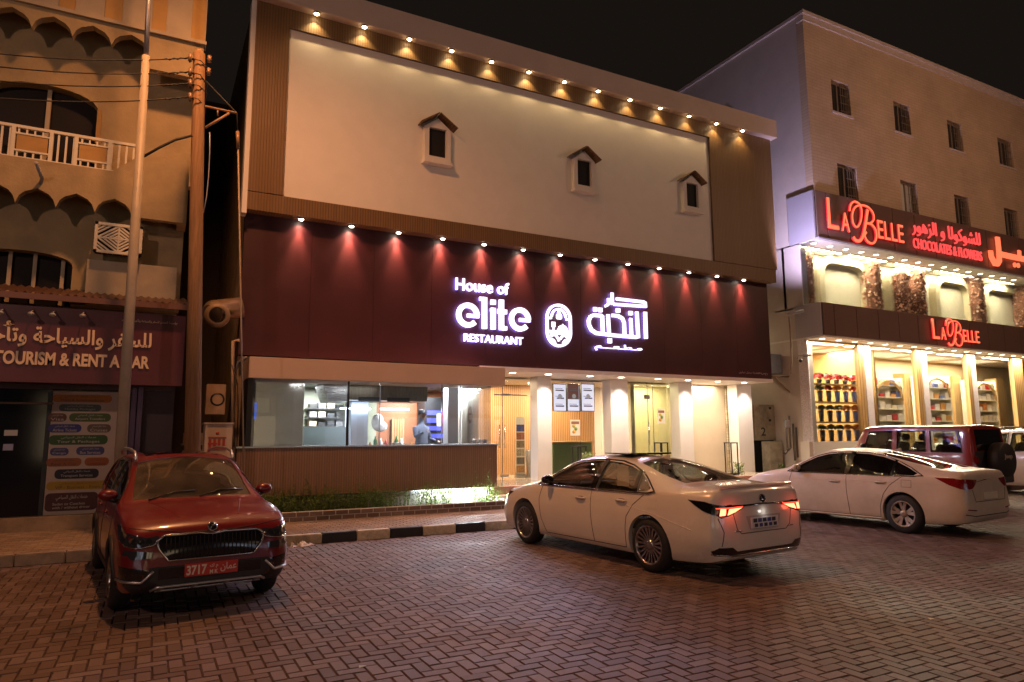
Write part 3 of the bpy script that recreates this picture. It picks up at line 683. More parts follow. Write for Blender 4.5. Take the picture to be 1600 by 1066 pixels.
for px in (543, 593, 690, 719):
    x = PX(px, 650, KY+.12); kb('mullion' if px in (543, 719) else 'glass_joint', M_black if px == 543 else M_sheen, x-(.022 if px == 543 else .006), x+(.022 if px == 543 else .006), KY+.10, KY+.14, 1.53, 2.86)
kb('bay_ceiling', M_steel, KX0+.1, 7.1, KY+.15, 18.4, 2.90, 2.94)
kb('bay_floor', M_conc, KX0+.1, 7.1, KY+.4, 15.09, .1, .48)
# interior of the kitchen
kb('back_wall', mat('orange_wood_wall', (.34, .125, .05), .45, ns=3, na=.12, stretch=(1, 1, 4)), PX(640, 650, 17.6)-1.0, 7.6, 17.6, 17.7, FL, 2.9)
kb('tiled_wall', mat('green_tiles', (.40, .42, .30), .5, ns=3, na=.08), 3.0, PX(640, 650, 17.6)-1.0, 17.3, 17.4, FL, 2.9)
kb('side_wall', M_grey, KX0+.12, KX0+.2, KY+.4, 18.3, FL, 2.9)
x0, x1 = PX(398, 650, 15.0), PX(474, 650, 15.0)
kb('steel_sheet', mat('wavy_steel', (.60, .56, .50), .26, 1.0, bump=.5, bs=.9), x0, x1, 15.0, 15.03, 1.4, 2.84)
x0, x1 = PX(476, 650, 16.2), PX(541, 650, 16.2)
kb('pale_cabinet', mat('pale_blue_cabinet', (.50, .66, .68), .4, ns=2, na=.05), x0, x1, 16.2, 16.6, FL, PZ(510, 667, 16.2))
x0, x1 = PX(549, 650, 16.0), PX(575, 650, 16.0)
kb('white_fridge', mat('fridge_white', (.62, .68, .78), .35), x0, x1, 16.0, 16.6, FL, PZ(560, 628, 16.0))
# cooker hoods
xa, xb = PX(503, 610, 15.6), PX(541, 610, 15.6)
MB().prism([(xa, 2.89), (xb, 2.89), (xb, PZ(541, 628, 15.6)), (PX(512, 628, 15.6), PZ(512, 628, 15.6))], 15.5, 16.4).build('cooker_hood', M_steel, kitchen)
xa, xb = PX(545, 610, 15.4), PX(668, 610, 15.4)
MB().box(xa, xb, 15.4, 16.6, PZ(600, 626, 15.4), 2.89).build('cooker_hood', mat('dark_steel', (.16, .135, .10), .3, 1.0, ns=4, na=.2, stretch=(8, 1, 1)), kitchen)
for px in (560, 622):
    x = PX(px, 631, 15.7); MB().box(x-.35, x+.35, 15.9, 16.0, 2.34, 2.37).build('strip_light', E_cool, kitchen)
kb('worktop', M_steel, PX(573, 689, 16.6), PX(650, 689, 16.6)+.5, 16.5, 17.5, 1.35, 1.42)
x, z = P(590, 665, 17.0)
kb('column_casing', mat('white_casing', (.62, .62, .62), .5), PX(700, 640, 15.4), PX(716, 640, 15.4), 15.4, 15.7, FL, 2.9)
kb('column_casing', mat('cream_casing', (.62, .58, .48), .5), PX(722, 640, 15.6), PX(748, 640, 15.6), 15.6, 15.9, FL, 2.9)
text_mesh('wall_logo', 'e', PX(731, 645, 15.59), PX(737, 645, 15.59), PZ(735, 662, 15.59), PZ(735, 634, 15.59), 15.597, mat('brown_logo', (.25, .10, .06), .6), kitchen, .006)
# blue reflection built as a glowing panel at left; fridge behind the cook
b = emit('blue_reflection_glow', (.06, .16, .8), .6)
x0, x1, z0, z1 = px_rect(388, 629, 401, 655, 14.9); t = thing('blue_reflection_panel', 'glowing blue panel in place of a reflection at the left end of the kitchen window', 'screen', (x0, 14.9, z0))
MB().box(x0, x1, 14.93, 14.97, z0, z1).build('screen_or_reflection_face', b, t, (x0, 14.9, z0))
MB().disc(((x0+x1)/2, 14.92, (z0+z1)/2), .05, 1, 20, .05).build('reflection_logo', emit('reflection_logo_gold', (.35, .25, .28), .25), t, (x0, 14.9, z0))
x0, x1, z0, z1 = px_rect(664, 622, 700, 688, 16.9); t = thing('drinks_fridge', 'tall dark fridge with blue glowing contents behind the cook', 'fridge', (x0, 16.9, FL))
MB().box(x0, x1, 16.9, 17.5, FL, z1).build('fridge_body', M_black, t, (x0, 16.9, FL))
for k in range(4): MB().box(x0+.05, x1-.05, 16.88, 16.895, z0+.2*k+.05, z0+.2*k+.17).build('lit_shelf', emit('blue_shelf', (.10, .12, .65), .7), t, (x0, 16.9, FL))
x, z = P(697, 650, 16.2); t = thing('fire_extinguisher', 'red fire extinguisher hanging beside the white casing in the kitchen', 'extinguisher', (x, 16.2, z))
MB().lathe([(0, -.42), (.09, -.42), (.09, .1), (.05, .2), (.03, .26), (0, .26)], (0, 0, 0), 2, 16).build('cylinder_body', mat('red_extinguisher', (.5, .02, .02), .3), t)
MB().tube([(0, 0, .26), (-.1, 0, .24), (-.14, 0, 0)], .014, 6).box(-.05, .05, -.03, .03, .26, .3).build('valve', M_black, t)
# small things on the worktop: plates, white bag
x, z = P(619, 682, 16.7); t = thing('plate_stack', 'stack of white plates on the kitchen worktop left of the cook', 'plates', (x, 16.7, 1.42))
for k in range(5): MB().lathe([(0, 0), (.09, .0), (.15, .025), (.145, .03), (0, .012)], (0, 0, .025*k), 2, 20).build('plate', M_white, t)
x, z = P(590, 660, 16.9); t = MB().ball((x, 16.9, z), .16, .12, .22, 10, 8).ball((x+.06, 16.85, z-.1), .17, .1, .14, 10, 8).build('white_bag', M_wcol)
tag(t, 'crumpled white bag hanging against the orange kitchen wall', 'bag')
for k in range(3):
    x = PX(742+k*8, 690, 15.2); t = MB().lathe([(0, 0), (.05, 0), (.06, .09), (.055, .1), (0, .1)], (x, 15.2, 1.53), 2, 14).build('sauce_pot', [M_white, M_steel, M_black][k]); tag(t, ['white pot at the right end of the kitchen counter', 'steel pot between the white and the black pot on the counter', 'black pot at the right end of the kitchen counter'][k], 'pot')
mb = kb('counter_shelf', M_steel, 6.2, 7.0, 15.0, 15.5, 1.45, 1.53)
for k, (px, py) in enumerate(((425, 594), (490, 596), (557, 597), (617, 598), (675, 600), (727, 601))):
    x = PX(px, py, 14.6); f = MB().lathe([(.045, 0), (.07, -.012), (.075, 0)], (x, 14.6, 2.898), 2, 14).build('downlight', M_wcol, kitchen); MB().disc((x, 14.6, 2.89), .045, 2, 12).build('diffuser', E_white, kitchen)
    light('downlight_beam', 'SPOT', (x, 14.6, 2.87), 16, (1, .85, .7), .04, (x, 14.6, 0), 100, .7)
for x, y, e in ((3.1, 14.60, 45), (4.2, 14.8, 60), (3.4, 16.4, 150), (5.0, 15.9, 320), (6.6, 15.6, 320), (6.0, 16.8, 130)):
    light('kitchen_tube', 'AREA', (x, y, 2.86), e, (.90, .92, 1.0), .9, (x, y, 0), sy=.15)
x = PX(697, 606, 15.9); MB().ball((x, 15.0, 2.80), .05, n=10, m=6).build('bulb', E_cool, kitchen)
# utensils, bottles and boxes that crowd the kitchen
M_bot = [mat('bottle_amber', (.25, .10, .02), .15), mat('bottle_green', (.04, .12, .04), .15), mat('white_tub', (.6, .6, .58), .4), mat('red_tub', (.4, .03, .02), .4)]
kx0, kx1 = PX(575, 680, 16.7), PX(648, 680, 16.7)
for k in range(9):
    x = kx0+(kx1-kx0)*(k+.5)/9; h = .14+.05*((k*7) % 4)
    if k in (4, 7): continue
    t = MB().lathe([(0, 0), (.045, 0), (.05, h*.6), (.022, h*.8), (.02, h), (0, h)], (x, 16.75, 1.42), 2, 12).build('bottle', M_bot[k % 4])
    tag(t, '%s on the kitchen worktop, %s from the left' % (['amber bottle', 'green bottle', 'white tub', 'red tub'][k % 4], ['first', 'second', 'third', 'fourth', 'fifth', 'sixth', 'seventh', 'eighth', 'ninth'][k]), 'bottle', 'bottles and tubs on the worktop')
kb('wooden_board', M_woodi, PX(612, 670, 17.5), PX(632, 670, 17.5), 17.5, 17.58, 1.43, PZ(620, 655, 17.5))
for k in range(3):
    z = PZ(520, 640+14*k, 16.9); kb('wall_shelf', M_steel, PX(480, 640, 16.9), PX(538, 640, 16.9), 16.9, 17.25, z, z+.03)
    for q in range(4):
        x = PX(484+14*q, 640, 16.95); kb('storage_box', [M_steel, M_grey, M_cream_k, M_steel][(k+q) % 4], x, x+.17, 16.95, 17.2, z+.031, z+.13+.03*((k+q) % 3))
for k in range(2): kb('hood_filter', M_black, PX(560+45*k, 620, 15.39), PX(595+45*k, 620, 15.39), 15.385, 15.398, 2.50, 2.60)
kb('order_notice', M_paper, PX(683, 640, 15.9), PX(690, 640, 15.9), 15.9, 15.92, 1.95, 2.25)
# light strip hidden under the counter end
for xx, e in ((5.55, 14), (6.2, 38), (6.8, 34)): 
    light('under_counter_strip', 'AREA', (xx, KY+.17, .54), e, (.90, .95, 1), .55, (xx, KY-.3, .0), sy=.05)
MB().box(5.1, 6.9, KY+.20, KY+.23, .545, .558).build('light_strip', E_cool, kitchen)
# ---- cook
M_cloth = mat('grey_shirt', (.085, .10, .15), .85, ns=30, na=.15); M_skin = mat('skin', (.32, .17, .11), .55); M_hair = mat('black_cap', (.012, .012, .014), .7)
px_, pz_ = P(659, 640, 16.0)
cook = thing('person', 'cook in a dark grey shirt and black cap standing inside the kitchen window', 'person', (px_, 16.0, FL), R(25))
torso_pts = [(0, 0, .95), (0, 0, 1.15), (0, 0, 1.38), (0, 0, 1.50), (0, .01, 1.60), (0, -.02, 1.74),
             (.19, 0, 1.40), (.26, -.05, 1.14), (.22, -.28, 1.10), (-.19, 0, 1.40), (-.30, -.10, 1.20), (-.24, -.33, 1.32),
             (.10, 0, .85), (.11, 0, .48), (.11, .02, .06), (.11, -.12, .03), (-.10, 0, .85), (-.11, 0, .48), (-.11, .02, .06), (-.11, -.12, .03)]
torso_e = [(0, 1), (1, 2), (2, 3), (3, 4), (4, 5), (2, 6), (6, 7), (7, 8), (2, 9), (9, 10), (10, 11), (0, 12), (12, 13), (13, 14), (14, 15), (0, 16), (16, 17), (17, 18), (18, 19)]
torso_r = [.15, .15, .16, .07, .06, .10, .075, .055, .038, .075, .055, .038, .095, .065, .045, .04, .095, .065, .045, .04]
def ensure_skin(pts, edges):
    bm = bmesh.new(); lay = bm.verts.layers.skin.verify(); vs = [bm.verts.new(p) for p in pts]
    for a, b_ in edges: bm.edges.new((vs[a], vs[b_]))
    return bm, vs, lay
def skin_obj(name, pts, edges, rad, m, parent):
    bm, vs, lay = ensure_skin(pts, edges)
    for v, r_ in zip(vs, rad): v[lay].radius = (r_, r_*.85)
    vs[0][lay].use_root = True
    me = bpy.data.meshes.new(name); bm.to_mesh(me); bm.free(); o = bpy.data.objects.new(name, me); COL.objects.link(o)
    o.modifiers.new('s', 'SKIN'); o.modifiers.new('u', 'SUBSURF').levels = 2
    dg = bpy.context.evaluated_depsgraph_get(); nm = bpy.data.meshes.new_from_object(o.evaluated_get(dg)); bpy.data.objects.remove(o)
    nm.polygons.foreach_set('use_smooth', [True]*len(nm.polygons)); nm.materials.clear(); nm.materials.append(m)
    o = bpy.data.objects.new(name, nm); COL.objects.link(o); o.parent = parent; return o
skin_obj('body', torso_pts, torso_e, torso_r, M_cloth, cook)
MB().ball((0, -.02, 1.73), .078, .095, .115, 16, 12).ball((0, -.115, 1.72), .016, .02, .025, 8, 6).ball((.078, 0, 1.72), .012, .02, .03, 8, 6).ball((-.078, 0, 1.72), .012, .02, .03, 8, 6).build('head', M_skin, cook, fix=False)
MB().ball((0, .0, 1.78), .086, .105, .09, 16, 10).box(-.06, .06, -.17, -.08, 1.775, 1.79).build('cap', M_hair, cook, fix=False)
for s, c in ((1, (.22, -.31, 1.09)), (-1, (-.24, -.37, 1.34))):
    hpts = [(c[0], c[1], c[2])]; he = []; hr = [.035]
    for q in range(5):
        a = -.5+.25*q; hpts += [(c[0]+.03*math.sin(a)*1.6, c[1]-.06, c[2]), (c[0]+.05*math.sin(a)*1.7, c[1]-.10-.01*(q % 3), c[2]-.02)]; n_ = len(hpts); he += [(0, n_-2), (n_-2, n_-1)]; hr += [.011, .009]
    skin_obj('hand', hpts, he, hr, M_skin, cook)
# ------------------------------------------------------------------ planter in front of the counter
pl = thing('planter', 'low brick edged planting bed below the kitchen counter', 'planter', (4.6, 13.8, .15))
pb = (4.6, 13.8, .15)
M_pb = islandmat('planter_brick', (.13, .09, .075), (.22, .17, .15), .8)
M_pm = mat('white_mortar', (.60, .56, .52), .8)
PLY = 13.45
MB().box(.9, 7.12, PLY+.012, PLY+.10, .14, .318).build('mortar_core', M_pm, pl, pb)
MB().box(7.03, 7.11, PLY+.1, 14.3, .14, .318).build('mortar_core', M_pm, pl, pb)
for c in range(2):
    x = .9 + (.12 if c else 0)
    while x < 7.08:
        x2 = min(x+.245, 7.12); MB().box(x+.010, x2-.010, PLY, PLY+.09, .150+c*.088, .150+c*.088+.070).build('brick', M_pb, pl, pb); x = x2
for k in range(3):
    for c in range(2): MB().box(7.05, 7.13, PLY+.12+k*.25, PLY+.35+k*.25, .150+c*.088, .220+c*.088).build('brick', M_pb, pl, pb)
MB().box(.9, 7.03, PLY+.10, 14.35, .14, .24).build('soil', mat('soil', (.06, .04, .025), .95, bump=.6, bs=30), pl, pb)
# ground cover: small leafy stems, thick at the left and thinner at the right
V = []; F = []; rnd = random.Random(3)
for k in range(1900):
    x = rnd.uniform(.95, 6.98); y = rnd.uniform(PLY+.12, 14.3)
    dens = 1.0 if x < 4.3 else .42+.25*math.sin(x*5)
    if rnd.random() > dens: continue
    h = (rnd.uniform(.28, .52) if x < 4.3 else rnd.uniform(.25, .55))*(1+.45*math.sin(x*3.1)*math.sin(y*7+x))
    if rnd.random() < .04: h *= 1.6
    lx, ly = rnd.gauss(0, .05), rnd.gauss(0, .05)
    for q in range(rnd.randint(6, 10)):
        t = (q+1)/9; px_, py_, pz_ = x+lx*t, y+ly*t, .23+h*t
        a = rnd.random()*6.28; l = rnd.uniform(.03, .075); w = l*.22; up = rnd.uniform(.1, 1.0)
        d = Vector((math.cos(a), math.sin(a), up)).normalized(); n_ = Vector((-math.sin(a), math.cos(a), 0))
        p = Vector((px_, py_, pz_)); k0 = len(V)
        V += [tuple(p), tuple(p+d*l*.5+n_*w), tuple(p+d*l), tuple(p+d*l*.5-n_*w)]; F += [(k0, k0+1, k0+2, k0+3)]
    k0 = len(V); V += [(x-.004, y, .23), (x+.004, y, .23), (x+lx, y+ly, .23+h)]; F.append((k0, k0+1, k0+2))
M_leaf = islandmat('leaf', (.08, .13, .035), (.19, .27, .09), .5, bump=.05)
n_, l_ = nodes(M_leaf); tr_ = n_.new('ShaderNodeBsdfTranslucent'); tr_.inputs[0].default_value = (.22, .34, .08, 1); mx_ = n_.new('ShaderNodeMixShader'); mx_.inputs[0].default_value = .42
l_.new(n_['Principled BSDF'].outputs[0], mx_.inputs[1]); l_.new(tr_.outputs[0], mx_.inputs[2]); l_.new(mx_.outputs[0], n_['Material Output'].inputs[0])
me = bpy.data.meshes.new('ground_cover'); me.from_pydata(V, [], F); me.materials.append(M_leaf)
tag(link('ground_cover', me), 'leafy green ground cover filling the brick edged bed', 'plants', kind='stuff')
def bush(px, py, Y, h, w, lab, n=260):
    x, z = P(px, py, Y); t = thing('potted_shrub', lab, 'shrub', (x, Y, z)); V = []; F = []; rr = random.Random(px)
    for k in range(n):
        a = rr.random()*6.28; r_ = w*rr.random()**.5; zz = rr.random()**.8*h; p = Vector((r_*math.cos(a)*(1-.4*zz/h), r_*math.sin(a), zz)); a = rr.random()*6.28; l = rr.uniform(.05, .12)
        d = Vector((math.cos(a), math.sin(a), rr.uniform(.2, 1.4))).normalized(); n_ = Vector((-math.sin(a), math.cos(a), 0)); k0 = len(V)
        V += [tuple(p), tuple(p+d*l*.5+n_*l*.2), tuple(p+d*l), tuple(p+d*l*.5-n_*l*.2)]; F.append((k0, k0+1, k0+2, k0+3))
    me = bpy.data.meshes.new('foliage'); me.from_pydata(V, [], F); link('foliage', me, t, M_leaf)
    MB().tube([(0, 0, 0), (.02, 0, h*.5)], .015, 6).build('stem', M_wood, t)
bush(920, 757, 14.7, .75, .22, 'leafy shrub behind the white sedan in front of the green desk', 420)
bush(945, 757, 14.7, .65, .2, 'second leafy shrub to the right of the one before the green desk', 300)
bush(1155, 745, 16.0, .4, .18, 'small shrub at the foot of the last white column')
bush(1222, 742, 16.4, .3, .12, 'tuft of leaves on the alley kerb right of the last column', 120)
# ------------------------------------------------------------------ street light pole and wooden utility pole
M_pole = mat('lamp_pole_paint', (.42, .36, .27), .5, ns=5, na=.1)
bx, by = -.40, 12.55
sl = thing('street_lamp', 'tall tapered pale metal street light pole in front of the travel office', 'street lamp', (bx, by, .15))
xt = PX(228, 88, by)
MB().tube([(bx, by, .15), (xt, by, PZ(228, 88, by))], [.090, .062], 16).build('pole', M_pole, sl, (bx, by, .15))
MB().tube([(xt, by, PZ(228, 88, by)), (PX(232, 0, by), by, PZ(232, 0, by)), (-.5, by, 11.9), (-.42, by-.3, 12.5), (.3, by-2.5, 12.85)], [.040, .038, .038, .038, .035], 12).build('upper_pole', mat('galvanised', (.42, .42, .44), .4, .6), sl, (bx, by, .15))
MB().box(bx-.2, bx+.2, by-.2, by+.2, .15, .18).build('base_plate', M_grey, sl, (bx, by, .15))
MB().ball((.35, 9.95, 12.84), .16, .36, .08, 14, 8).build('lamp_head', M_grey, sl, (bx, by, .15))
MB().disc((.35, 9.9, 12.755), .12, 2, 16, .22).build('lamp_glass', emit('sodium_glass', (1, .5, .15), 20), sl, (bx, by, .15))
sl2 = thing('street_lamp', 'street light on the pavement behind the viewer', 'street lamp', (-8.5, -2.6, 0))
MB().tube([(0, 0, 0), (0, 0, 8.6), (0, .3, 9.1), (0, 1.0, 9.2)], [.1, .07, .06, .05], 12).build('pole', M_pole, sl2)
MB().ball((0, 1.15, 9.18), .16, .36, .08, 14, 8).build('lamp_head', M_grey, sl2)
sl3 = thing('street_lamp', 'street light beyond the right edge of the picture', 'street lamp', (25.5, 1.6, 0))
MB().tube([(0, 0, 0), (0, 0, 12.0), (0, .3, 12.6), (0, 1.1, 12.72)], [.1, .07, .06, .05], 12).build('pole', M_pole, sl3)
MB().ball((0, 1.3, 12.68), .16, .36, .08, 14, 8).build('lamp_head', M_grey, sl3)
M_pw = mat('pole_wood', (.28, .155, .07), .75, ns=6, na=.3, bump=.5, bs=14, stretch=(6, 6, .35))
wx, wy = PX(306, 700, 12.7), 12.7; zt = PZ(312, 78, wy); wxt = PX(311.5, 78, wy)
up_ = thing('utility_pole', 'rough brown wooden utility pole with insulators and wires at its top', 'utility pole', (wx, wy, .15)); ub = (wx, wy, .15)
MB().tube([(wx, wy, .15), ((wx+wxt)/2, wy, zt/2), (wxt, wy, zt-.08), (wxt, wy, zt)], [.135, .115, .10, .05], 16).build('pole', M_pw, up_, ub)
M_ins = mat('insulator', (.30, .17, .09), .3); M_wire = mat('wire', (.02, .017, .015), .6)
for k, (pyp, pyl) in enumerate(((91, 79), (113, 99), (131, 122), (152, 150))):
    z = PZ(300, pyp, wy-.12); x = PX(297, pyp, wy-.12)
    ins = MB().lathe([(0, -.06), (.035, -.06), (.025, -.02), (.045, 0), (.025, .02), (.035, .06), (0, .06)], (x, wy-.12, z), 2, 12).build('insulator', M_ins, up_, ub)
    MB().tube([(x, wy-.12, z-.09), (x, wy-.12, z+.09)], .012, 6).tube([(wxt, wy, z), (x, wy-.12, z)], .018, 6).build('bracket', M_black, ins).matrix_parent_inverse = Matrix.Identity(4)
    x2, z2 = P(-60, pyl-2, 12.3); pts = []
    for q in range(15):
        t = q/14; pts.append((x+(x2-x)*t, wy-.12+(12.3-wy+.12)*t, z+(z2-z)*t-.10*4*t*(1-t)))
    wd = (Vector(pts[1])-Vector(pts[0])).normalized(); tw = [tuple(Vector(pts[0])+wd*(.03+.045*i)+Vector((0, .014*math.sin(i*2.2), .014*math.cos(i*2.2)))) for i in range(10)]
    MB().tube(pts, .011, 5).tube(tw, .012, 5).build('wire', M_wire, up_, ub)
    MB().tube([(x, wy-.12, z), (wxt+.03, wy-.14, z-.02), (wxt+.16, wy, z-.06-.05*(k % 2)), (wxt+.14, wy+.02, z-.25)], .009, 5).build('jumper', M_wire, up_, ub)
for k in range(2):
    z = PZ(325, 92+k*20, wy); MB().lathe([(0, -.06), (.035, -.06), (.025, -.02), (.045, 0), (.025, .02), (.035, .06), (0, .06)], (wxt+.17, wy, z), 2, 12).build('insulator', M_ins, up_, ub)
# outrigger bracket and stay cable to the ground
A = P(320, 166, wy); B = P(370, 177, wy); C = P(320, 200, wy); D = P(340, 181, wy); E = P(340, 171, wy)
MB().tube([(A[0], wy, A[1]), (B[0], wy, B[1])], .022, 8).tube([(C[0], wy, C[1]), (P(358, 177, wy)[0], wy, P(358, 177, wy)[1])], .022, 8).tube([(D[0], wy, D[1]), (E[0], wy, E[1])], .014, 6).build('outrigger', mat('rusty_steel', (.36, .22, .12), .6, ns=20, na=.3), up_, ub)
T = P(322, 127, wy); q = P(379, 705, 13.3)
MB().tube([(T[0], wy, T[1]), (B[0], wy, B[1]), (P(371, 205, wy)[0], wy, P(371, 205, wy)[1])], .012, 6).build('stay_cable', M_wire, up_, ub)
MB().tube([(P(371, 205, wy)[0], wy, P(371, 205, wy)[1]), (P(372, 232, wy)[0], wy, P(372, 232, wy)[1])], .03, 8).build('stay_insulator', M_ins, up_, ub)
MB().tube([(P(372, 232, wy)[0], wy, P(372, 232, wy)[1]), (q[0]+.05, 12.9, .15)], .016, 6).build('stay_rod', mat('dull_steel', (.34, .26, .18), .5), up_, ub)
pts = [(P(x_, y_, wy)[0], wy-.1, P(x_, y_, wy)[1]) for x_, y_ in ((327, 210), (327, 240), (325, 280), (322, 310), (317, 335))]
MB().tube(pts, .008, 5).build('loose_cable', mat('white_cable', (.5, .48, .44), .5), up_, ub)
pts = [(P(x_, y_, wy-.1)[0], wy-.1, P(x_, y_, wy-.1)[1]) for x_, y_ in ((300, 212), (275, 218), (250, 230), (222, 246))]
MB().tube(pts, .022, 6).build('drop_cable', M_wire, up_, ub)
# ------------------------------------------------------------------ apartment building with travel office at the left
YP, YW = 14.0, 14.62
M_pl = mat('cream_plaster', (.36, .275, .15), .85, ns=2.2, na=.16, bump=.22, bs=22, dirt=.28)
M_pl2 = mat('white_plaster', (.40, .34, .25), .85, ns=2.2, na=.10, bump=.12, bs=22, dirt=.15)
M_tan = mat('tan_render', (.40, .24, .08), .8, ns=3, na=.12)
ob_ = thing('apartment_building', 'cream apartment building with scalloped balconies above a travel office', 'building', (-4, 15, 0))
def L(name, m, mb): o = mb.build(name, m); o.parent = ob_; o.matrix_parent_inverse = Matrix.Translation((-4, 15, 0)).inverted(); return o
XR = PX(298, 235, YP)
def q(px, py, Y=YP): return P(px, py, Y)
XL = -9.0
# top storey striped panels
zt0, zt1 = q(160, 35)[1], 11.5
cols_ = [(-40, 0, 1), (0, 22, 0), (22, 60, 0), (90, 115, 1), (115, 163, 0), (163, 190, 1), (190, 238, 0), (238, 260, 1), (260, 300, 0), (300, 321, 1)]
edge_z = q(300, 63)[1]
L('top_band_wall', M_pl2, MB().box(XL, XR+.14, YP+.03, YP+.25, edge_z, 11.5))
for a, b_, c in cols_:
    xa, xb = PX(a, 30, YP), PX(b_, 30, YP)
    if c: L('tan_panel', M_tan, MB().box(xa, xb, YP, YP+.027, edge_z+.02, 11.5))
L('cornice_line', M_pl2, MB().box(XL, XR+.16, YP-.05, YP+.2, edge_z-.05, edge_z+.018))
# scalloped fascia: cusped arches cut in the lower edge
def scallop(cusps, top_z, xr, xl, right_pts):
    """cusps: list of valley x; returns polygon"""
    poly = [(xl, top_z), (xr, top_z)] + right_pts
    vs = sorted(cusps, reverse=True)
    for i in range(len(vs)-1):
        a, b_ = vs[i], vs[i+1]; (ax, az), (bx_, bz) = a, b_; w = (ax-bx_)
        pk = (ax+bx_)/2; h = .30
        poly.append((ax, az))
        for t, k in ((.08, .45), (.2, .72), (.35, .86), (.5, 1.0), (.65, .86), (.8, .72), (.92, .45)):
            poly.append((ax-w*t, az+(bz-az)*t+h*k))
    poly.append(vs[-1])
    return poly
zv = q(116, 57)[1]; zv = (zv+q(174, 69)[1])/2; zpk = .30
stepx = (q(174, 69)[0]-q(49, 39)[0])/2
vx = [(q(174, 69)[0]+stepx*(1-k)+0.0, zv) for k in range(16)]
vr = max(vx)[0]
L('scalloped_fascia', M_pl, MB().prism(scallop(vx, edge_z-.05, XR+.12, XL, [(XR+.12, zv-.30), (vr, zv-.30)]), YP+.02, YP+.2))
# main wall with arched openings
def arch_wall(z0, z1, xr, openings, Y0, Y1, m, name='wall'):
    poly = [(XL, z0)]
    for (a, b_, zs_, zc_) in sorted(openings):
        poly += [(a, z0), (a, zs_)]
        poly += [((a+b_)/2-(b_-a)/2*math.cos(PI*i/14), zs_+(zc_-zs_)*math.sin(PI*i/14)**.8) for i in range(1, 14)]
        poly += [(b_, zs_), (b_, z0)]
    poly += [(xr, z0), (xr, z1), (XL, z1)]
    L(name, m, MB().prism(poly, Y0, Y1))
zA = q(0, 245, YW)[1]; a1 = PX(153, 190, YW); 
w1 = a1-PX(-20, 150, YW)
zsp, zcr = PZ(152, 178, YW), PZ(70, 132, YW)
arch_wall(PZ(150, 250, YW)-.25, 10.6, XR+.1, [(a1-w1*1.02, a1, zsp, zcr), (a1-w1*2.5, a1-w1*1.5, zsp, zcr)], YW, YW+.25, M_pl)
M_wind = glass('dark_window', (.05, .05, .05), 1.0)
L('window_pane', mat('dark_pane', (.012, .010, .010), .4, spec=.2), MB().box(a1-w1*2.6, a1+.02, YW+.26, YW+.28, PZ(150, 250, YW)-.2, zcr+.1))
for px in (72,):
    x = PX(px, 180, YW); L('window_post', M_pl2, MB().box(x-.035, x+.035, YW+.18, YW+.24, PZ(150, 250, YW)-.2, zcr))
L('window_shutter', M_tan, MB().box(a1-.02, a1+.05, YW-.03, YW, PZ(152, 225, YW), PZ(152, 172, YW)))
# balcony slab behind parapet, railing
zr0, zr1 = q(100, 254)[1], q(100, 207)[1]
zpar = (q(100, 256)[1])
xr_l, xr_r = PX(-30, 240, YP), PX(210, 245, YP)
M_rail = mat('white_rail', (.66, .62, .5), .5)
rl = thing('balcony_railing', None, None); rl.parent = ob_; rl.matrix_parent_inverse = Matrix.Translation((-4, 15, 0)).inverted()
def RL(name, m, mb): return mb.build(name, m, rl)
RL('handrail', M_rail, MB().box(xr_l-3, xr_r, YP+.06, YP+.12, zr1-.02, zr1+.03))
RL('bottom_rail', M_rail, MB().box(xr_l-3, xr_r, YP+.07, YP+.11, zpar+.01, zpar+.04))
tanp = [(PX(18, 225, YP), PX(78, 232, YP)), (PX(117, 240, YP), PX(170, 245, YP))]
for (a, b_) in tanp:
    RL('tan_panel', M_tan, MB().box(a+.05, b_-.05, YP+.075, YP+.10, zpar+.16, zr1-.13))
    for z_ in (zpar+.15, zr1-.12): RL('panel_rail', M_rail, MB().box(a, b_, YP+.065, YP+.115, z_-.015, z_+.015))
    for x in (a, b_): RL('panel_post', M_rail, MB().box(x-.03, x+.03, YP+.06, YP+.12, zpar, zr1-.02))
x = xr_r-.02
while x > xr_l-.5:
    inside = [t for t in tanp if t[0]-.03 < x < t[1]+.03]
    if inside:
        if min(abs(x-inside[0][0]), abs(x-inside[0][1])) > .05:
            RL('baluster', M_rail, MB().box(x-.014, x+.014, YP+.075, YP+.105, zpar+.04, zpar+.135)); RL('baluster', M_rail, MB().box(x-.014, x+.014, YP+.075, YP+.105, zr1-.105, zr1-.02))
    else: RL('baluster', M_rail, MB().box(x-.016, x+.016, YP+.075, YP+.105, zpar+.04, zr1-.02))
    x -= .118
# parapet with scalloped lower edge, rising at right
zv2 = (q(152, 332)[1]+q(96, 325)[1])/2; st2 = (q(152, 332)[0]-q(28, 317)[0])/2
vx2 = [(q(206, 334)[0]-st2*k, zv2) for k in range(14)]
ztop = q(225, 229)[1]; zbot = q(256, 345)[1]; xs = PX(218, 300, YP)
poly = [(XL, zpar), (PX(176, 264, YP), zpar), (PX(212, 245, YP), zpar+.32), (PX(213, 230, YP), ztop), (XR, ztop), (XR, zbot), (xs, zbot)] + scallop(vx2, 0, 0, 0, [])[2:]
poly = poly[:-1] + [(XL, zv2)]
L('scalloped_parapet', M_pl, MB().prism(poly, YP, YP+.16))
L('side_parapet', M_pl, MB().box(XR-.16, XR, YP+.161, YW, zbot, ztop))
L('balcony_floor', M_pl, MB().box(XL, XR-.17, YP+.17, YW-.001, zpar-.12, zpar-.02))
# water spout
s0 = q(64, 282); s1 = q(70, 279); L('water_spout', M_grey, MB().tube([(s0[0]-.02, YP+.05, s0[1]-.1), (s0[0]+.02, YP-.05, s0[1]+.02), (s0[0]-.03, YP-.45, s0[1]+.16)], .03, 8))
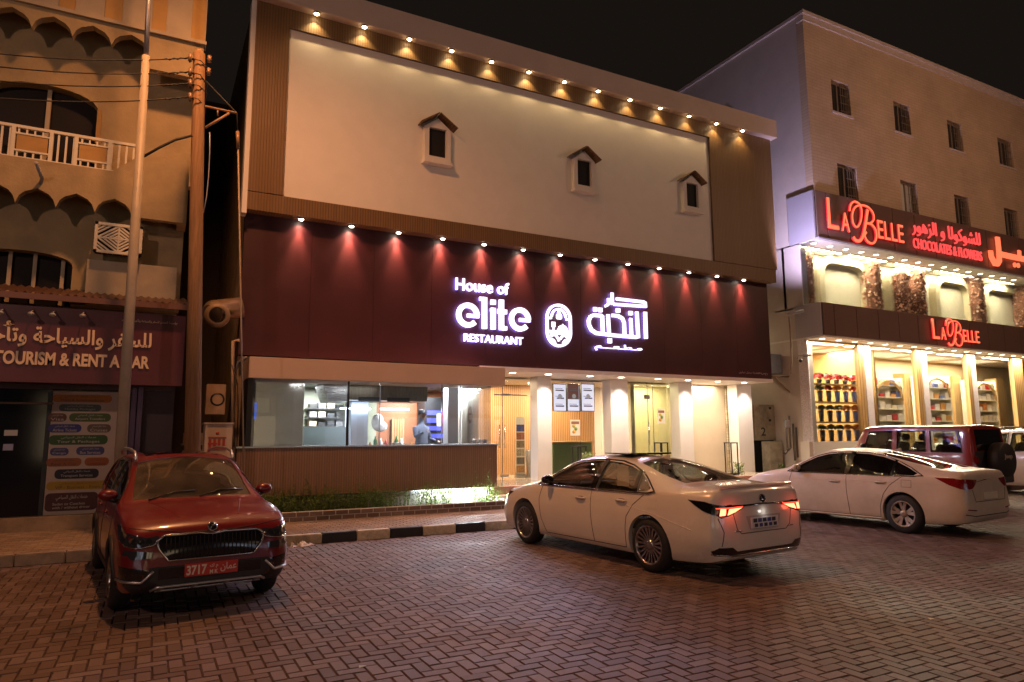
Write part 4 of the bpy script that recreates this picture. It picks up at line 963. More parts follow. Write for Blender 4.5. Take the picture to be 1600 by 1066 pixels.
# first floor wall below parapet
z1b = q(200, 458, YW)[1]-.3
a2 = PX(112, 430, YW); zs2, zc2 = PZ(112, 418, YW), PZ(50, 392, YW); w2 = a2-PX(-60, 430, YW)
arch_wall(z1b, zpar-.12, XR-.02, [(a2-w2, a2, zs2, zc2)], YW, YW+.25, M_pl)
L('window_pane', mat('dark_pane2', (.012, .010, .010), .5, spec=.1), MB().box(a2-w2-.1, a2+.02, YW+.26, YW+.28, z1b, zc2+.1))
for px in (10, 50, 95): x = PX(px, 430, YW); L('window_post', M_pl2, MB().box(x-.03, x+.03, YW+.18, YW+.24, z1b, zc2))
L('wall_pier', M_pl2, MB().box(PX(134, 440, YW-.3), XR-.1, YW-.35, YW-.002, z1b, PZ(200, 412, YW-.3)))
L('wall_pier', M_pl, MB().box(PX(134, 440, YW-.3), PX(220, 440, YW-.3), YW-.12, YW-.003, PZ(200, 412, YW-.3)+.003, PZ(200, 350, YW-.3)))
# lattice screen
lx0, lx1, lz0, lz1 = PX(147, 370, YP+.1), PX(222, 376, YP+.1), PZ(185, 397, YP+.1), PZ(185, 350, YP+.1)
lt = MB(); yy0, yy1 = YP+.1, YP+.16
for r_ in ((lx0, lx1, lz0, lz0+.05), (lx0, lx1, lz1-.05, lz1), (lx0, lx0+.05, lz0, lz1), (lx1-.05, lx1, lz0, lz1)): lt.box(r_[0], r_[1], yy0, yy1, r_[2], r_[3])
L('lattice_backing', M_dark, MB().box(lx0+.02, lx1-.02, yy1+.02, YW-.36, lz0, lz1-.02))
lf = L('lattice_frame', M_rail, lt)
cx, cz = (lx0+lx1)/2, (lz0+lz1)/2; hw, hh_ = (lx1-lx0)/2, (lz1-lz0)/2
for k in range(1, 5):
    for sx in (-1, 1):
        for sz in (-1, 1):
            t = k/4.6; a = (cx+sx*hw*t, cz); b_ = (cx, cz+sz*hh_*t)
            if k < 5: MB().stroke([Vector(a), Vector(b_)], .03, yy0+.01, yy1-.005).build('lattice_bar', M_rail, lf)
            if k > 1: MB().stroke([Vector((cx+sx*hw, cz+sz*hh_*(t-.25))), Vector((cx+sx*hw*(t-.25), cz+sz*hh_))], .028, yy0+.011, yy1-.006).build('lattice_bar', M_rail, lf)
MB().stroke([Vector((cx, lz0)), Vector((cx, lz1))], .028, yy0+.006, yy1-.008).stroke([Vector((lx0, cz)), Vector((lx1, cz))], .028, yy0+.005, yy1-.009).build('lattice_bar', M_rail, lf)
L('roof_body', M_pl, MB().box(XL, XR-.05, YW+.3, 24, 0, 11.5))
# corrugated awning over the sign
YSG = 13.55
zaw = PZ(150, 467, YSG); xr3 = PX(293, 490, YSG)
aw = MB(); nseg = 80
v = []; f = []
for i in range(nseg*2+1):
    x = XL+(xr3-XL)*i/(nseg*2); dz = .035 if i % 2 else 0
    v += [(x, YSG-.14, zaw-.02+dz), (x, YW-.02, zaw+.30+dz)]
for i in range(nseg*2): f.append((2*i, 2*i+2, 2*i+3, 2*i+1))
aw.add(v, f); L('corrugated_awning', mat('awning_metal', (.13, .07, .05), .5, .4), aw)
L('awning_edge', mat('awning_edge', (.16, .075, .055), .5), MB().box(XL, xr3, YSG-.16, YSG-.13, zaw-.11, zaw-.01))
# sign board
zs0, zs1 = PZ(150, 600, YSG), PZ(150, 485, YSG)
M_sg = mat('purple_sign_vinyl', (.095, .022, .034), .35, ns=1.6, na=.12, bump=.12, bs=1.5)
sgn = L('sign_board', M_sg, MB().box(XL, xr3-.02, YSG, YSG+.22, zs0, zs1))
M_sl = mat('sign_lettering_cream', (.78, .60, .42), .6)
Yt = YSG-.003
def tx(body, a, b_, y0, y1, bold=.03): 
    cx = (a+b_)/2; o = text_mesh('sign_lettering', body, PX(a, y1, Yt), PX(b_, y1, Yt), PZ(cx, y1, Yt), PZ(cx, y0, Yt), Yt, M_sl, sgn, .018, bold); return o
tx(ar('للسفر والسياحة وتأجير'), -42, 236, 506, 545, .022)
tx('TOURISM & RENT A CAR', -12, 233, 552, 572.5, .035)
tx(ar('مؤسسة الحسن للسفر والسياحة وتأجير السيارات').replace('ؤ', '\uFE86'), 190, 277, 500, 506, .004)
for k, px in enumerate((0, 48, 82, 129)):
    x = PX(px, 490, YSG-.25); z = PZ(px, 489+k*1.5, YSG-.25)
    L('sign_lamp', M_grey, MB().ball((x, YSG-.25, z), .05, .05, .035, 10, 6).tube([(x, YSG-.25, z+.03), (x, YSG-.02, z+.10)], .01, 6))
# shop front under the sign
YD = 14.55
xp0, xp1 = PX(76, 700, YD), PX(184, 700, YD)
L('shop_wall', mat('dark_shop_wall', (.06, .04, .05), .5), MB().box(PX(184, 700, YD), XR, YD+.05, YD+.2, .15, zs0+.3))
L('shop_lintel', mat('dark_lintel', (.07, .04, .04), .5), MB().box(XL, XR, YD-.05, YD+.05, PZ(60, 608, YD), zs0+.35))
L('shop_plinth', M_conc, MB().box(XL, XR, YD-.25, YD+.3, .13, PZ(60, 806, YD)))
L('shop_glass_back', mat('dark_glass_back', (.010, .010, .016), .08), MB().box(XL, xp0-.02, YD+.03, YD+.05, .3, PZ(60, 608, YD)))
L('door_frame', M_black, MB().box(PX(68, 700, YD), xp0-.01, YD-.02, YD+.029, .3, PZ(60, 612, YD)))
L('header_strip', mat('header_brown', (.22, .11, .06), .5), MB().box(XL, xp0+.02, YD-.03, YD-.005, PZ(60, 632, YD), PZ(60, 629, YD)))
for px, lab in ((205, 0), (213, 1)): x = PX(px, 700, YD-.1); L('pilaster', mat('purple_metal', (.10, .06, .12), .3, .6), MB().box(x-.05, x+.05, YD-.12, YD+.04, .3, zs0+.2))
L('notice_sheet', M_paper, MB().box(PX(6, 675, YD), PX(27, 675, YD), YD+.02, YD+.028, PZ(15, 681, YD), PZ(15, 672, YD)))
L('notice_sheet', mat('pale_blue_sheet', (.45, .45, .62), .6), MB().box(PX(4, 698, YD), PX(20, 698, YD), YD+.02, YD+.028, PZ(12, 704, YD), PZ(12, 694, YD)))
# service board with coloured pills
zb0, zb1 = PZ(120, 803, YD), PZ(120, 612, YD)
bd = L('service_board', mat('board_white', (.50, .40, .34), .5, ns=2, na=.06), MB().box(xp0, xp1, YD-.03, YD+.02, zb0, zb1))
pills = [((82, 175, 617, 629), (.45, .16, .02), 'Hotel & Accommodation'), ((92, 158, 632, 643), (.10, .13, .13), 'Holiday Packages'),
         ((75, 104, 646, 659), (.12, .045, .02), 'Visa'), ((108, 173, 646, 659), (.06, .10, .02), 'Airport Transfers'), ((75, 127, 663, 676), (.03, .035, .20), 'Airline Tickets'),
         ((136, 173, 663, 676), (.13, .09, .06), 'Cruises'), ((76, 168, 680, 695), (.03, .09, .015), 'Tour & Packages'), ((78, 107, 700, 712), (.05, .055, .18), 'Cargo'), ((119, 163, 698, 711), (.05, .055, .18), 'Bus Services'),
         ((72, 127, 716, 729), (.28, .09, .03), 'Rent A Car'), ((132, 170, 715, 728), (.33, .09, .02), 'Limousine'), ((85, 154, 733, 748), (.012, .014, .03), 'Transport Services'),
         ((72, 170, 752, 765), (.42, .26, .02), 'VIP - Business - Event'), ((70, 152, 770, 798), (.07, .015, .02), 'Sedan to Coaches\nwith / without driver')]
M_pt = mat('pill_text', (.55, .50, .46), .6); M_ptd = mat('pill_text_dark', (.10, .05, .02), .6)
for (a, b_, c, d), col, tx_ in pills:
    x0, x1 = PX(a, (c+d)/2, YD-.03), PX(b_, (c+d)/2, YD-.03); z0, z1 = PZ((a+b_)/2, d, YD-.03), PZ((a+b_)/2, c, YD-.03); r_ = min(.07, (z1-z0)*.45)
    poly = [(x1-r_+r_*math.cos(t), z1-r_+r_*math.sin(t)) for t in [PI/2*i/4 for i in range(5)]]+[(x0+r_-r_*math.sin(t), z1-r_+r_*math.cos(t)) for t in [PI/2*i/4 for i in range(5)]]
    poly += [(x0+r_-r_*math.cos(t), z0+r_-r_*math.sin(t)) for t in [PI/2*i/4 for i in range(5)]]+[(x1-r_+r_*math.sin(t), z0+r_-r_*math.cos(t)) for t in [PI/2*i/4 for i in range(5)]]
    pi_ = MB().prism(poly, YD-.038, YD-.0305).build('service_pill', mat('pill', col, .5), bd)
    dk = col[0] > .25; hgt = z1-z0
    text_mesh('pill_lettering', tx_, x0+(x1-x0)*.14, x1-(x1-x0)*.14, z0+hgt*.12, z0+hgt*.46, YD-.0385, M_ptd if dk else M_pt, bd, .003)
    text_mesh('pill_lettering', ar('خدمات النقل السياحي'), x0+(x1-x0)*.2, x1-(x1-x0)*.2, z0+hgt*.56, z0+hgt*.88, YD-.0385, M_ptd if dk else M_pt, bd, .003)
# ------------------------------------------------------------------ alley at the left of the restaurant
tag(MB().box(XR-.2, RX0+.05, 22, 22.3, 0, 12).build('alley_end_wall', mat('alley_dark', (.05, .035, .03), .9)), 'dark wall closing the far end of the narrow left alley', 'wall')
def V3(px, py, Y): x, z = P(px, py, Y); return (x, Y, z)
a_ = V3(378, 463, 15.0); b_ = V3(337, 480, 15.0)
t = thing('exhaust_duct', 'dull metal kitchen exhaust duct with an elbow beside the red wall', 'duct', a_)
MB().tube([(a_[0]+.05, 15.3, a_[2]-.18), (b_[0]+.1, 15.3, b_[2]), (b_[0]-.02, 15.2, b_[2]-.03), (b_[0]-.08, 15.0, b_[2]-.15)], [.22, .22, .21, .20], 20).build('duct_pipe', mat('dusty_duct', (.17, .12, .07), .5, .3, ns=4, na=.3), t, a_)
MB().lathe([(.16, 0), (.25, 0), (.25, .1), (.16, .1)], (b_[0]+.03, 14.88, b_[2]-.18), 1, 20).build('duct_collar', mat('duct_collar', (.22, .15, .09), .5, .3), t, a_)
pts = [V3(374, 532, 14.6), V3(364, 533, 14.6), V3(364, 700, 14.6)]
tag(MB().tube(pts, .035, 10).build('drain_pipe', mat('pipe_cream', (.42, .30, .20), .5)), 'thin vertical cream pipe left of the kitchen window', 'pipe')
pts = [V3(385, 558, 14.3), V3(372, 566, 14.4), V3(368, 580, 14.5)]
tag(MB().tube(pts, .02, 8).build('bent_pipe', M_grey), 'short bent pipe at the left end of the beige fascia', 'pipe')
x0, z1 = P(323, 600, 14.6); x1, z0 = P(351, 648, 14.6)
t = thing('air_conditioner', 'tall weathered air conditioner unit hung in the left alley', 'air conditioner', (x0, 14.6, z0))
MB().box(x0, x1, 14.6, 14.95, z0, z1).build('casing', mat('ac_beige', (.34, .23, .14), .6, ns=5, na=.2, dirt=.5), t, (x0, 14.6, z0), bevel=.01)
MB().lathe([(.10, -.006), (.13, -.006), (.13, 0), (.10, 0)], ((x0+x1)/2+.03, 14.6, (z0+z1)/2), 1, 18).build('fan_ring', M_black, t, (x0, 14.6, z0))
x0, z1 = P(321, 663, 13.4); x1, z0 = P(359, 760, 13.4)
t = thing('gas_cabinet', 'pale cabinet with a small red emblem standing beside the wooden pole', 'cabinet', (x0, 13.4, .15)); bs = (x0, 13.4, .15)
MB().box(x0, x1, 13.4, 13.9, .15, z1).build('cabinet_body', mat('cabinet_white', (.52, .42, .34), .5, ns=4, na=.12), t, bs, bevel=.01)
MB().box(x0-.02, x1+.02, 13.38, 13.92, z1+.001, z1+.03).build('cabinet_lid', mat('cabinet_lid', (.45, .34, .26), .5), t, bs)
M_rl = mat('red_print', (.42, .05, .03), .5)
cx, cz = P(339, 693, 13.4)
mb = MB(); 
for k in range(4): mb.box(cx-.14+.075*k, cx-.095+.075*k, 13.393, 13.399, cz-.08, cz+.08)
mb.box(cx-.15, cx+.15, 13.393, 13.399, cz-.115, cz-.095).box(cx-.15, cx+.15, 13.393, 13.399, cz+.095, cz+.115).box(cx-.15, cx-.0, 13.3925, 13.3988, cz-.02, cz+.01)
mb.build('red_emblem', M_rl, t, bs); MB().lathe([(0, -.002), (.03, -.002), (.03, 0)], (cx, 13.398, cz+.18), 1, 12).build('round_emblem', M_rl, t, bs)
pts = [V3(x_, y_, 14.4) for x_, y_ in ((362, 570), (371, 600), (372, 640), (370, 700))]
tag(MB().tube(pts, .012, 6).build('hanging_cable', M_wire), 'thin dark cable hanging beside the kitchen window', 'cable')
t = thing('pallet_rack', 'dark shelving with stacked boxes in the left alley doorway', 'shelving', (.9, 16, .15))
for k in range(5): MB().box(-.35, .35, -.2, .2, .35*k, .35*k+.03).build('shelf', M_grey, t); MB().box(-.3+.05*(k % 2), .1, -.15, .15, .35*k+.031, .35*k+.25).build('stacked_box', M_conc, t)
# ------------------------------------------------------------------ chocolate and flower shop building at the right
LY = 15.0; GY = 15.72
LX0 = 19.50; LX1 = 42
FZ = .30
lb = thing('shop_building', 'tall cream brick building with a lit chocolate and flower shop below red lettering', 'building', (30, 15, 0))
LBI = Matrix.Translation((30, 15, 0)).inverted()
def B(name, m, mb, par=None, bev=0):
    o = mb.build(name, m, bevel=bev)
    if par: o.parent = par
    else: o.parent = lb; o.matrix_parent_inverse = LBI
    return o
def bb(name, m, *b, par=None, bev=0): return B(name, m, MB().box(*b), par, bev)
M_br = brickmat('cream_brick', (.56, .42, .29), (.52, .385, .26), (.46, .335, .225), .44, .115, .012, bump=.3)
M_side = mat('pale_side_render', (.55, .48, .42), .85, ns=1.6, na=.06, bump=.15, bs=12, dirt=.08)
M_alu = mat('composite_panel', (.17, .105, .085), .38, ns=.8, na=.06)
M_alus = mat('composite_panel_side', (.36, .34, .38), .4, ns=.8, na=.05)
M_cw = mat('coping', (.55, .46, .40), .7, ns=4, na=.1)
ZU = 16.4
us0, us1 = 8.22, 9.93      # upper sign
ls0, ls1 = 4.95, 6.05      # lower sign
# upper wall with window holes
wins = [[(1300, 1328, 125, 178), (1398, 1422, 164, 210), (1482, 1504, 193, 236), (1561, 1583, 220, 262)], [(1310, 1340, 258, 307), (1409, 1434, 287, 332), (1493, 1515, 309, 350), (1571, 1592, 329, 372)]]
rowz = []
WR = []
for r_, (zt_, zb_) in zip(wins, (((PZ(1314, 125, LY)+PZ(1410, 166, LY))/2, PZ(1314, 177, LY)), ((PZ(1325, 259, LY)), 9.94))):
    WR.append([(PX(a, (c+d)/2, LY), PX(b_, (c+d)/2, LY), zb_, zt_) for a, b_, c, d in r_])
wl = WR[0][0][1]-WR[0][0][0]
pitch = WR[0][1][0]-WR[0][0][0]
for r_ in WR:
    for k in range(4): pass
    lx = r_[-1][0]; p_ = (r_[-1][0]-r_[0][0])/3
    for k in range(1, 4): r_.append((lx+p_*k, lx+p_*k+wl, r_[0][2], r_[0][3]))
zc = [us1, 9.941, WR[1][0][3], WR[0][0][2], WR[0][0][3], ZU]
def wallrow(z0, z1, holes):
    x = LX0
    for a, b_, _, _ in holes: bb('brick_wall', M_br, x, a, LY, LY+.3, z0, z1); x = b_
    bb('brick_wall', M_br, x, LX1, LY, LY+.3, z0, z1)
wallrow(us1-.2, WR[1][0][3], WR[1]); wallrow(WR[1][0][3], WR[0][0][2], []); wallrow(WR[0][0][2], WR[0][0][3], WR[0]); wallrow(WR[0][0][3], ZU, [])
M_pane = mat('window_dark_pane', (.045, .04, .035), .18)
M_wfr = mat('window_alloy', (.30, .24, .19), .45, .3)
M_cur = mat('pale_curtain', (.50, .50, .46), .8)
for ri, r_ in enumerate(WR):
    for k, (a, b_, z0, z1) in enumerate(r_):
        w = bb('window', M_wfr, a, b_, LY+.16, LY+.19, z1-.05, z1)
        MB().box(a, a+.05, LY+.16, LY+.19, z0, z1-.051).box(b_-.05, b_, LY+.16, LY+.19, z0, z1-.051).box((a+b_)/2-.03, (a+b_)/2+.03, LY+.15, LY+.19, z0, z1-.051).box(a, b_, LY+.158, LY+.188, z0, z0+.05).build('frame', M_wfr, w)
        MB().box(a, b_, LY+.195, LY+.20, z0, z1).build('pane', M_cur if (ri == 1 and k == 1) else M_pane, w)
        g = MB(); xm = (a+b_)/2+.03
        for q in range(4): x = xm+(b_-xm)*(q+.5)/4; g.box(x-.01, x+.01, LY+.06, LY+.08, z0, z1)
        for q in range(4): zz = z0+(z1-z0)*(q+.5)/4; g.box(xm, b_, LY+.055, LY+.075, zz-.01, zz+.01)
        g.build('grille', M_wfr, w)
        MB().box(a-.06, b_+.06, LY-.05, LY-.003, z0-.09, z0-.01).build('sill', M_cw, w)
bb('coping', M_cw, LX0-.08, LX1, LY-.10, LY+.25, ZU, ZU+.12); bb('coping', M_cw, LX0-.04, LX1, LY-.05, LY+.25, ZU-.22, ZU-.002)
# side wall facing the alley
bb('side_wall', M_side, LX0, LX0+.3, LY+.301, 30, us1-.2, ZU); bb('side_wall', M_side, LX0, LX0+.3, GY+.002, 30, 0, us1-.201)
bb('side_coping', M_cw, LX0-.08, LX0+.25, LY+.26, 30, ZU, ZU+.12)
bb('back_mass', M_side, LX0+.31, LX1, 19, 30, 0, ZU-.01)
# side window seen above the restaurant roof
sy0, sy1 = 18.6, 20.0
sxw = bb('side_window', M_wfr, LX0-.04, LX0-.002, 18.4, 20.0, 13.2, 14.4)
MB().box(LX0-.045, LX0-.041, 18.45, 19.95, 13.25, 14.35).build('pane', M_pane, sxw)
g = MB()
for k in range(7): g.box(LX0-.09, LX0-.07, 18.5+.23*k, 18.52+.23*k, 13.2, 14.4)
for k in range(5): g.box(LX0-.092, LX0-.072, 18.4, 20.0, 13.3+.25*k, 13.32+.25*k)
g.build('grille', M_wfr, sxw)
# sign bands made of cladding panels
def cladding(z0, z1, y, xs):
    for a, b_ in zip(xs[:-1], xs[1:]): bb('cladding_panel', M_alu, a+.012, b_-.012, y, y+.05, z0+.004, z1-.004, bev=.006)
def edges(pxs, py, ratio=None): return [PX(p, py(p), LY) for p in pxs]
xu = [LX0-.02]+[PX(p, 330+(p-1272)*.247, LY) for p in (1290, 1325, 1361, 1394, 1428, 1459, 1487, 1515, 1541, 1567, 1592)]
while xu[-1] < LX1: xu.append(xu[-1]+.93)
xl = [LX0-.02]+[PX(p, 500+(p-1285)*.12, LY) for p in (1302, 1337, 1371, 1403, 1433, 1461, 1488, 1514, 1543, 1568, 1593)]
while xl[-1] < LX1: xl.append(xl[-1]+.93)
cladding(us0+.06, us1, LY-.06, xu); cladding(ls0, ls1, LY-.06, xl)
bb('cladding_backing', M_black, LX0, LX1, LY-.008, LY+.25, us0+.05, us1-.21); bb('cladding_backing', M_black, LX0, LX1, LY-.008, LY+.1, ls0+.01, ls1)
bb('sign_trim', M_alus, LX0-.04, LX1, LY-.10, LY+.02, us0, us0+.055)
bb('side_cladding', M_alus, LX0-.12, LX0-.04, LY-.02, LY+1.05, us0+.01, us1, bev=.008)
bb('side_cladding', M_alus, LX0-.12, LX0-.04, LY-.02, LY+1.0, ls0, ls1, bev=.008)
# ceilings under the signs
M_soff = mat('soffit_white', (.66, .62, .56), .5)
bb('upper_soffit', M_soff, LX0, LX1, LY+.03, 18, us0+.0, us0+.045); bb('lower_soffit', M_soff, LX0-.04, LX1, LY-.04, GY+2.8, ls0-.06, ls0-.002)
bb('show_floor', M_soff, LX0, LX1, LY+.11, 16.9, ls1-.06, ls1-.005)
# upper show window
bb('show_glass', M_glassf, LX0+.05, LX1, GY-.012, GY, ls1, us0)
bb('show_glass', M_glassf, LX0-.0, LX0+.012, GY-.6, GY-.013, ls1, us0)
M_cream = mat('cream_panel', (.66, .58, .40), .6, ns=1.5, na=.04)
M_cream2 = mat('pale_panel', (.74, .70, .56), .6, ns=1.5, na=.03)
YB = 16.4
bb('show_back_wall', M_cream2, LX0, LX1, YB, YB+.1, ls1, us0)
M_arch = mat('arch_frame_cream', (.60, .53, .36), .6)
# arched relief panels in the show window back wall
archs = [(1281, 1352), (1389, 1438), (1461, 1512), (1537, 1597)]
for k, (a, b_) in enumerate(archs):
    xa, xb = PX(a, 430+k*10, YB-.2), PX(b_, 430+k*10, YB-.2); z0, z1 = ls1, us0-.20; r_ = .62; t = .18
    outer = [(xa, z0), (xa, z1-r_)]+[(xa+r_-r_*math.cos(u_), z1-r_+r_*math.sin(u_)) for u_ in [PI/2*i/6 for i in range(1, 7)]]+[(xb-r_+r_*math.sin(u_), z1-r_+r_*math.cos(u_)) for u_ in [PI/2*i/6 for i in range(0, 7)]]+[(xb, z0)]
    mb = MB(); mb.stroke([Vector(p) for p in outer], .26, YB-.30, YB-.001); B('arch_frame', M_arch, mb)
    bb('arch_panel', M_cream2, xa+.1, xb-.1, YB-.05, YB-.0015, z0, z1-.3)
    pa_ = MB()
    for q in range(3):
        cx_q = xa+(xb-xa)*(.2+.25*q); pa_.stroke([Vector(p) for p in arc(cx_q, z0+.9+.15*q, .10, .16, 0, 300, 10)], .012, YB-.056, YB-.051).stroke([Vector((cx_q, z0+.4)), Vector((cx_q+.05, z0+.75))], .01, YB-.056, YB-.0515)
    B('relief_branch', M_cream, pa_)
# columns of dried flowers
M_fl = islandmat('dried_flowers', (.55, .26, .18), (.85, .60, .48), .8, [(.5, (.5, .24, .16))])
for k, (a, b_, y0_, y1_) in enumerate(((1253, 1268, 388, 470), (1352, 1372, 405, 485), (1397, 1414, 428, 488), (1424, 1441, 420, 490), (1516, 1532, 430, 500), (1590, 1604, 445, 510))):
    Yf = 16.08; x0, x1 = PX(a, (y0_+y1_)/2, Yf), PX(b_, (y0_+y1_)/2, Yf); z0, z1 = ls1, PZ((a+b_)/2, y0_, Yf)
    V = []; F = []; rr = random.Random(k); cx = (x0+x1)/2; rad = (x1-x0)/2
    for q in range(520):
        th = rr.random()*6.28; c = Vector((cx+rad*math.cos(th)*rr.uniform(.8, 1.08), Yf+rad*.8*math.sin(th), rr.uniform(z0, z1))); s_ = rr.uniform(.03, .065)
        u_ = Vector((rr.gauss(0, 1), rr.gauss(0, 1), rr.gauss(0, 1))).normalized(); w_ = u_.orthogonal().normalized(); u2 = u_.cross(w_); k0 = len(V)
        for e in range(5): an = 1.2566*e; V.append(tuple(c+(w_*math.cos(an)+u2*math.sin(an))*s_))
        V.append(tuple(c+u_*s_*.6)); F += [(k0+e, k0+(e+1) % 5, k0+5) for e in range(5)]
    me = bpy.data.meshes.new('blooms'); me.from_pydata(V, [], F); me.materials.append(M_fl)
    lab = ['column of dried pink flowers at the far left end of the upper show window', 'column of dried flowers right of the first arch panel', 'dried flower column left of a close pair in the show window', 'dried flower column right of a close pair in the show window', 'dried flower column below the end of the small lettering', 'dried flower column at the right picture edge'][k]
    t = thing('flower_column', lab, 'flower column', (cx, Yf, z0), group='dried flower columns in the show window'); o = link('blooms', me, t); o['kind'] = 'stuff'; place(o, (cx, Yf, z0), t)
    MB().lathe([(0, 0), (rad*.8, 0), (rad*.8, z1-z0), (0, z1-z0)], (0, 0, 0), 2, 12).build('core', mat('core', (.25, .12, .08), .9), t)
# ceiling lamps
def can(x, y, z, e=0, col=(1, .86, .62), r_=.09):
    f = B('downlight', M_soff, MB().lathe([(r_, 0), (r_+.025, -.012), (r_+.03, 0)], (x, y, z), 2, 14)); MB().disc((x, y, z-.008), r_, 2, 14).build('diffuser', E_can, f)
x = LX0+.35; k = 0
while x < 33:
    can(x, LY+.42, us0-.002); can(x+.35, GY+.22, us0-.002)
    can(x, LY+.33, ls0-.062)
    x += .84; k += 1
for x in (20.6, 23.2, 25.9, 28.8, 32.0):
    light('show_window_light', 'AREA', (x, 15.93, us0-.05), 330, (1, .83, .54), 2.2, (x, 16.3, 0), sy=.5)
    light('soffit_strip_light', 'AREA', (x, LY+.4, ls0-.1), 190, (1, .84, .62), 2.2, (x, LY+.4, 0), sy=.3)
    light('shop_ceiling_light', 'AREA', (x, 17.2, ls0-.12), 800, (1, .85, .58), 2.2, (x, 17.2, 0), sy=1.2)
# ground floor: timber piers, glazing
M_timb = slats('varnished_timber', (.44, .27, .11), (.22, .12, .04), .14, rough=.35)
M_cryst = mat('crystal_cladding', (.66, .60, .62), .3, ns=40, na=.35, bump=1.0, bs=34)
piers = [(1343, 1351, 1), (1353, 1363, 0), (1433, 1441, 1), (1443, 1451, 0), (1513, 1519, 1), (1520, 1527, 0), (1585, 1600, 1)]
for a, b_, w in piers:
    bb('timber_pier' if w else 'white_pier', M_timb if w else M_cryst, PX(a, 620, GY), PX(b_, 620, GY), GY-.05-.02*w, GY+.10, FZ, ls0-.061)
bb('corner_pier', M_cryst, LX0+.02, PX(1263, 620, GY), GY-.08, GY+.3, FZ, ls0-.061)
bb('glazing', M_glassf, PX(1263, 620, GY), LX1, GY, GY+.012, FZ, ls0-.061)
bb('shop_frame', M_timb, PX(1263, 620, GY), PX(1343, 620, GY), GY-.02, GY-.001, ls0-.13, ls0-.062)
bb('shop_floor', mat('shop_floor_tile', (.50, .44, .36), .2, ns=2, na=.1), LX0-.1, LX1, LY-.6, 19, .0, FZ)
bb('shop_plinth', M_soff, PX(1263, 700, GY), PX(1343, 700, GY), GY-.05, GY+.3, FZ, PZ(1300, 690, GY))
bb('shop_back_wall', mat('warm_back_wall', (.62, .46, .26), .6, ns=2, na=.1), LX0+.3, LX1, 18.6, 18.8, FZ, ls0)
bb('shop_side_wall', M_timb, PX(1330, 620, 17)-.1, PX(1330, 620, 17), GY+.2, 18.5, FZ, ls0-.07)
# flower shelves in the first bay: each shelf, bucket and bunch
M_bk = mat('flower_bucket', (.03, .03, .045), .4); M_bk2 = mat('blue_bucket', (.10, .14, .42), .4); M_red = islandmat('red_petals', (.30, .01, .012), (.62, .03, .04), .5)
M_wht = islandmat('pale_petals', (.5, .35, .2), (.8, .7, .6), .5); M_grn = islandmat('dark_leaves', (.02, .05, .02), (.08, .13, .05), .5); M_ora = islandmat('orange_petals', (.55, .15, .03), (.65, .35, .08), .5)
sx0, sx1 = PX(1268, 620, 16.4), PX(1346, 620, 16.4)
shelf_z = [PZ(1300, y_, 16.4) for y_ in (690, 659, 628, 600)]
for z in shelf_z: bb('shelf', M_timb, sx0-.3, sx1+.1, 16.25, 16.85, z-.05, z)
def bunch(cx, cy, cz, rad, m, n=60, seed=0):
    V = []; F = []; rr = random.Random(seed)
    for q in range(n):
        u_ = Vector((rr.gauss(0, 1), rr.gauss(0, 1), abs(rr.gauss(0, 1)))).normalized(); c = Vector((cx, cy, cz))+u_*rad*rr.uniform(.6, 1); w_ = u_.orthogonal().normalized(); u2 = u_.cross(w_); s_ = rad*rr.uniform(.22, .38); k0 = len(V)
        for e in range(5): an = 1.2566*e; V.append(tuple(c+(w_*math.cos(an)+u2*math.sin(an))*s_))
        F.append(tuple(range(k0, k0+5)))
    me = bpy.data.meshes.new('blooms'); me.from_pydata(V, [], F); me.materials.append(m); return me
ord_ = ['first', 'second', 'third', 'fourth', 'fifth', 'sixth']
shn = ['bottom', 'second lowest', 'upper', 'top']
for si, z in enumerate(shelf_z):
    for k in range(6):
        x = sx0+.12+(sx1-sx0-.1)*k/5.6
        if si == 3: m = M_red; nm_ = 'low bowl of red roses'
        else: m = [M_grn, M_grn, M_red, M_ora, M_wht, M_red][k] if si == 2 else (M_grn if k < 4 else M_ora); nm_ = {id(M_grn): 'leafy green bunch', id(M_red): 'red flower bunch', id(M_ora): 'orange flower bunch', id(M_wht): 'pale flower bunch'}[id(m)]
        bl = 'blue' if (k >= 3 and si < 3) else 'dark'
        t = thing('flower_bucket', '%s in a %s bucket, %s from left on the %s shelf' % (nm_, bl, ord_[k], shn[si]), 'bucket', (x, 16.5, z), group='flower buckets on the shop shelves')
        h = .16 if si == 3 else .40
        MB().lathe([(0, 0), (.07, 0), (.10, h), (.09, h), (0, h-.03)], (0, 0, 0), 2, 12).build('bucket', M_bk2 if bl == 'blue' else M_bk, t)
        link('blooms', bunch(0, 0, h+.05, .17 if si < 3 else .2, m, 46, si*7+k), t)
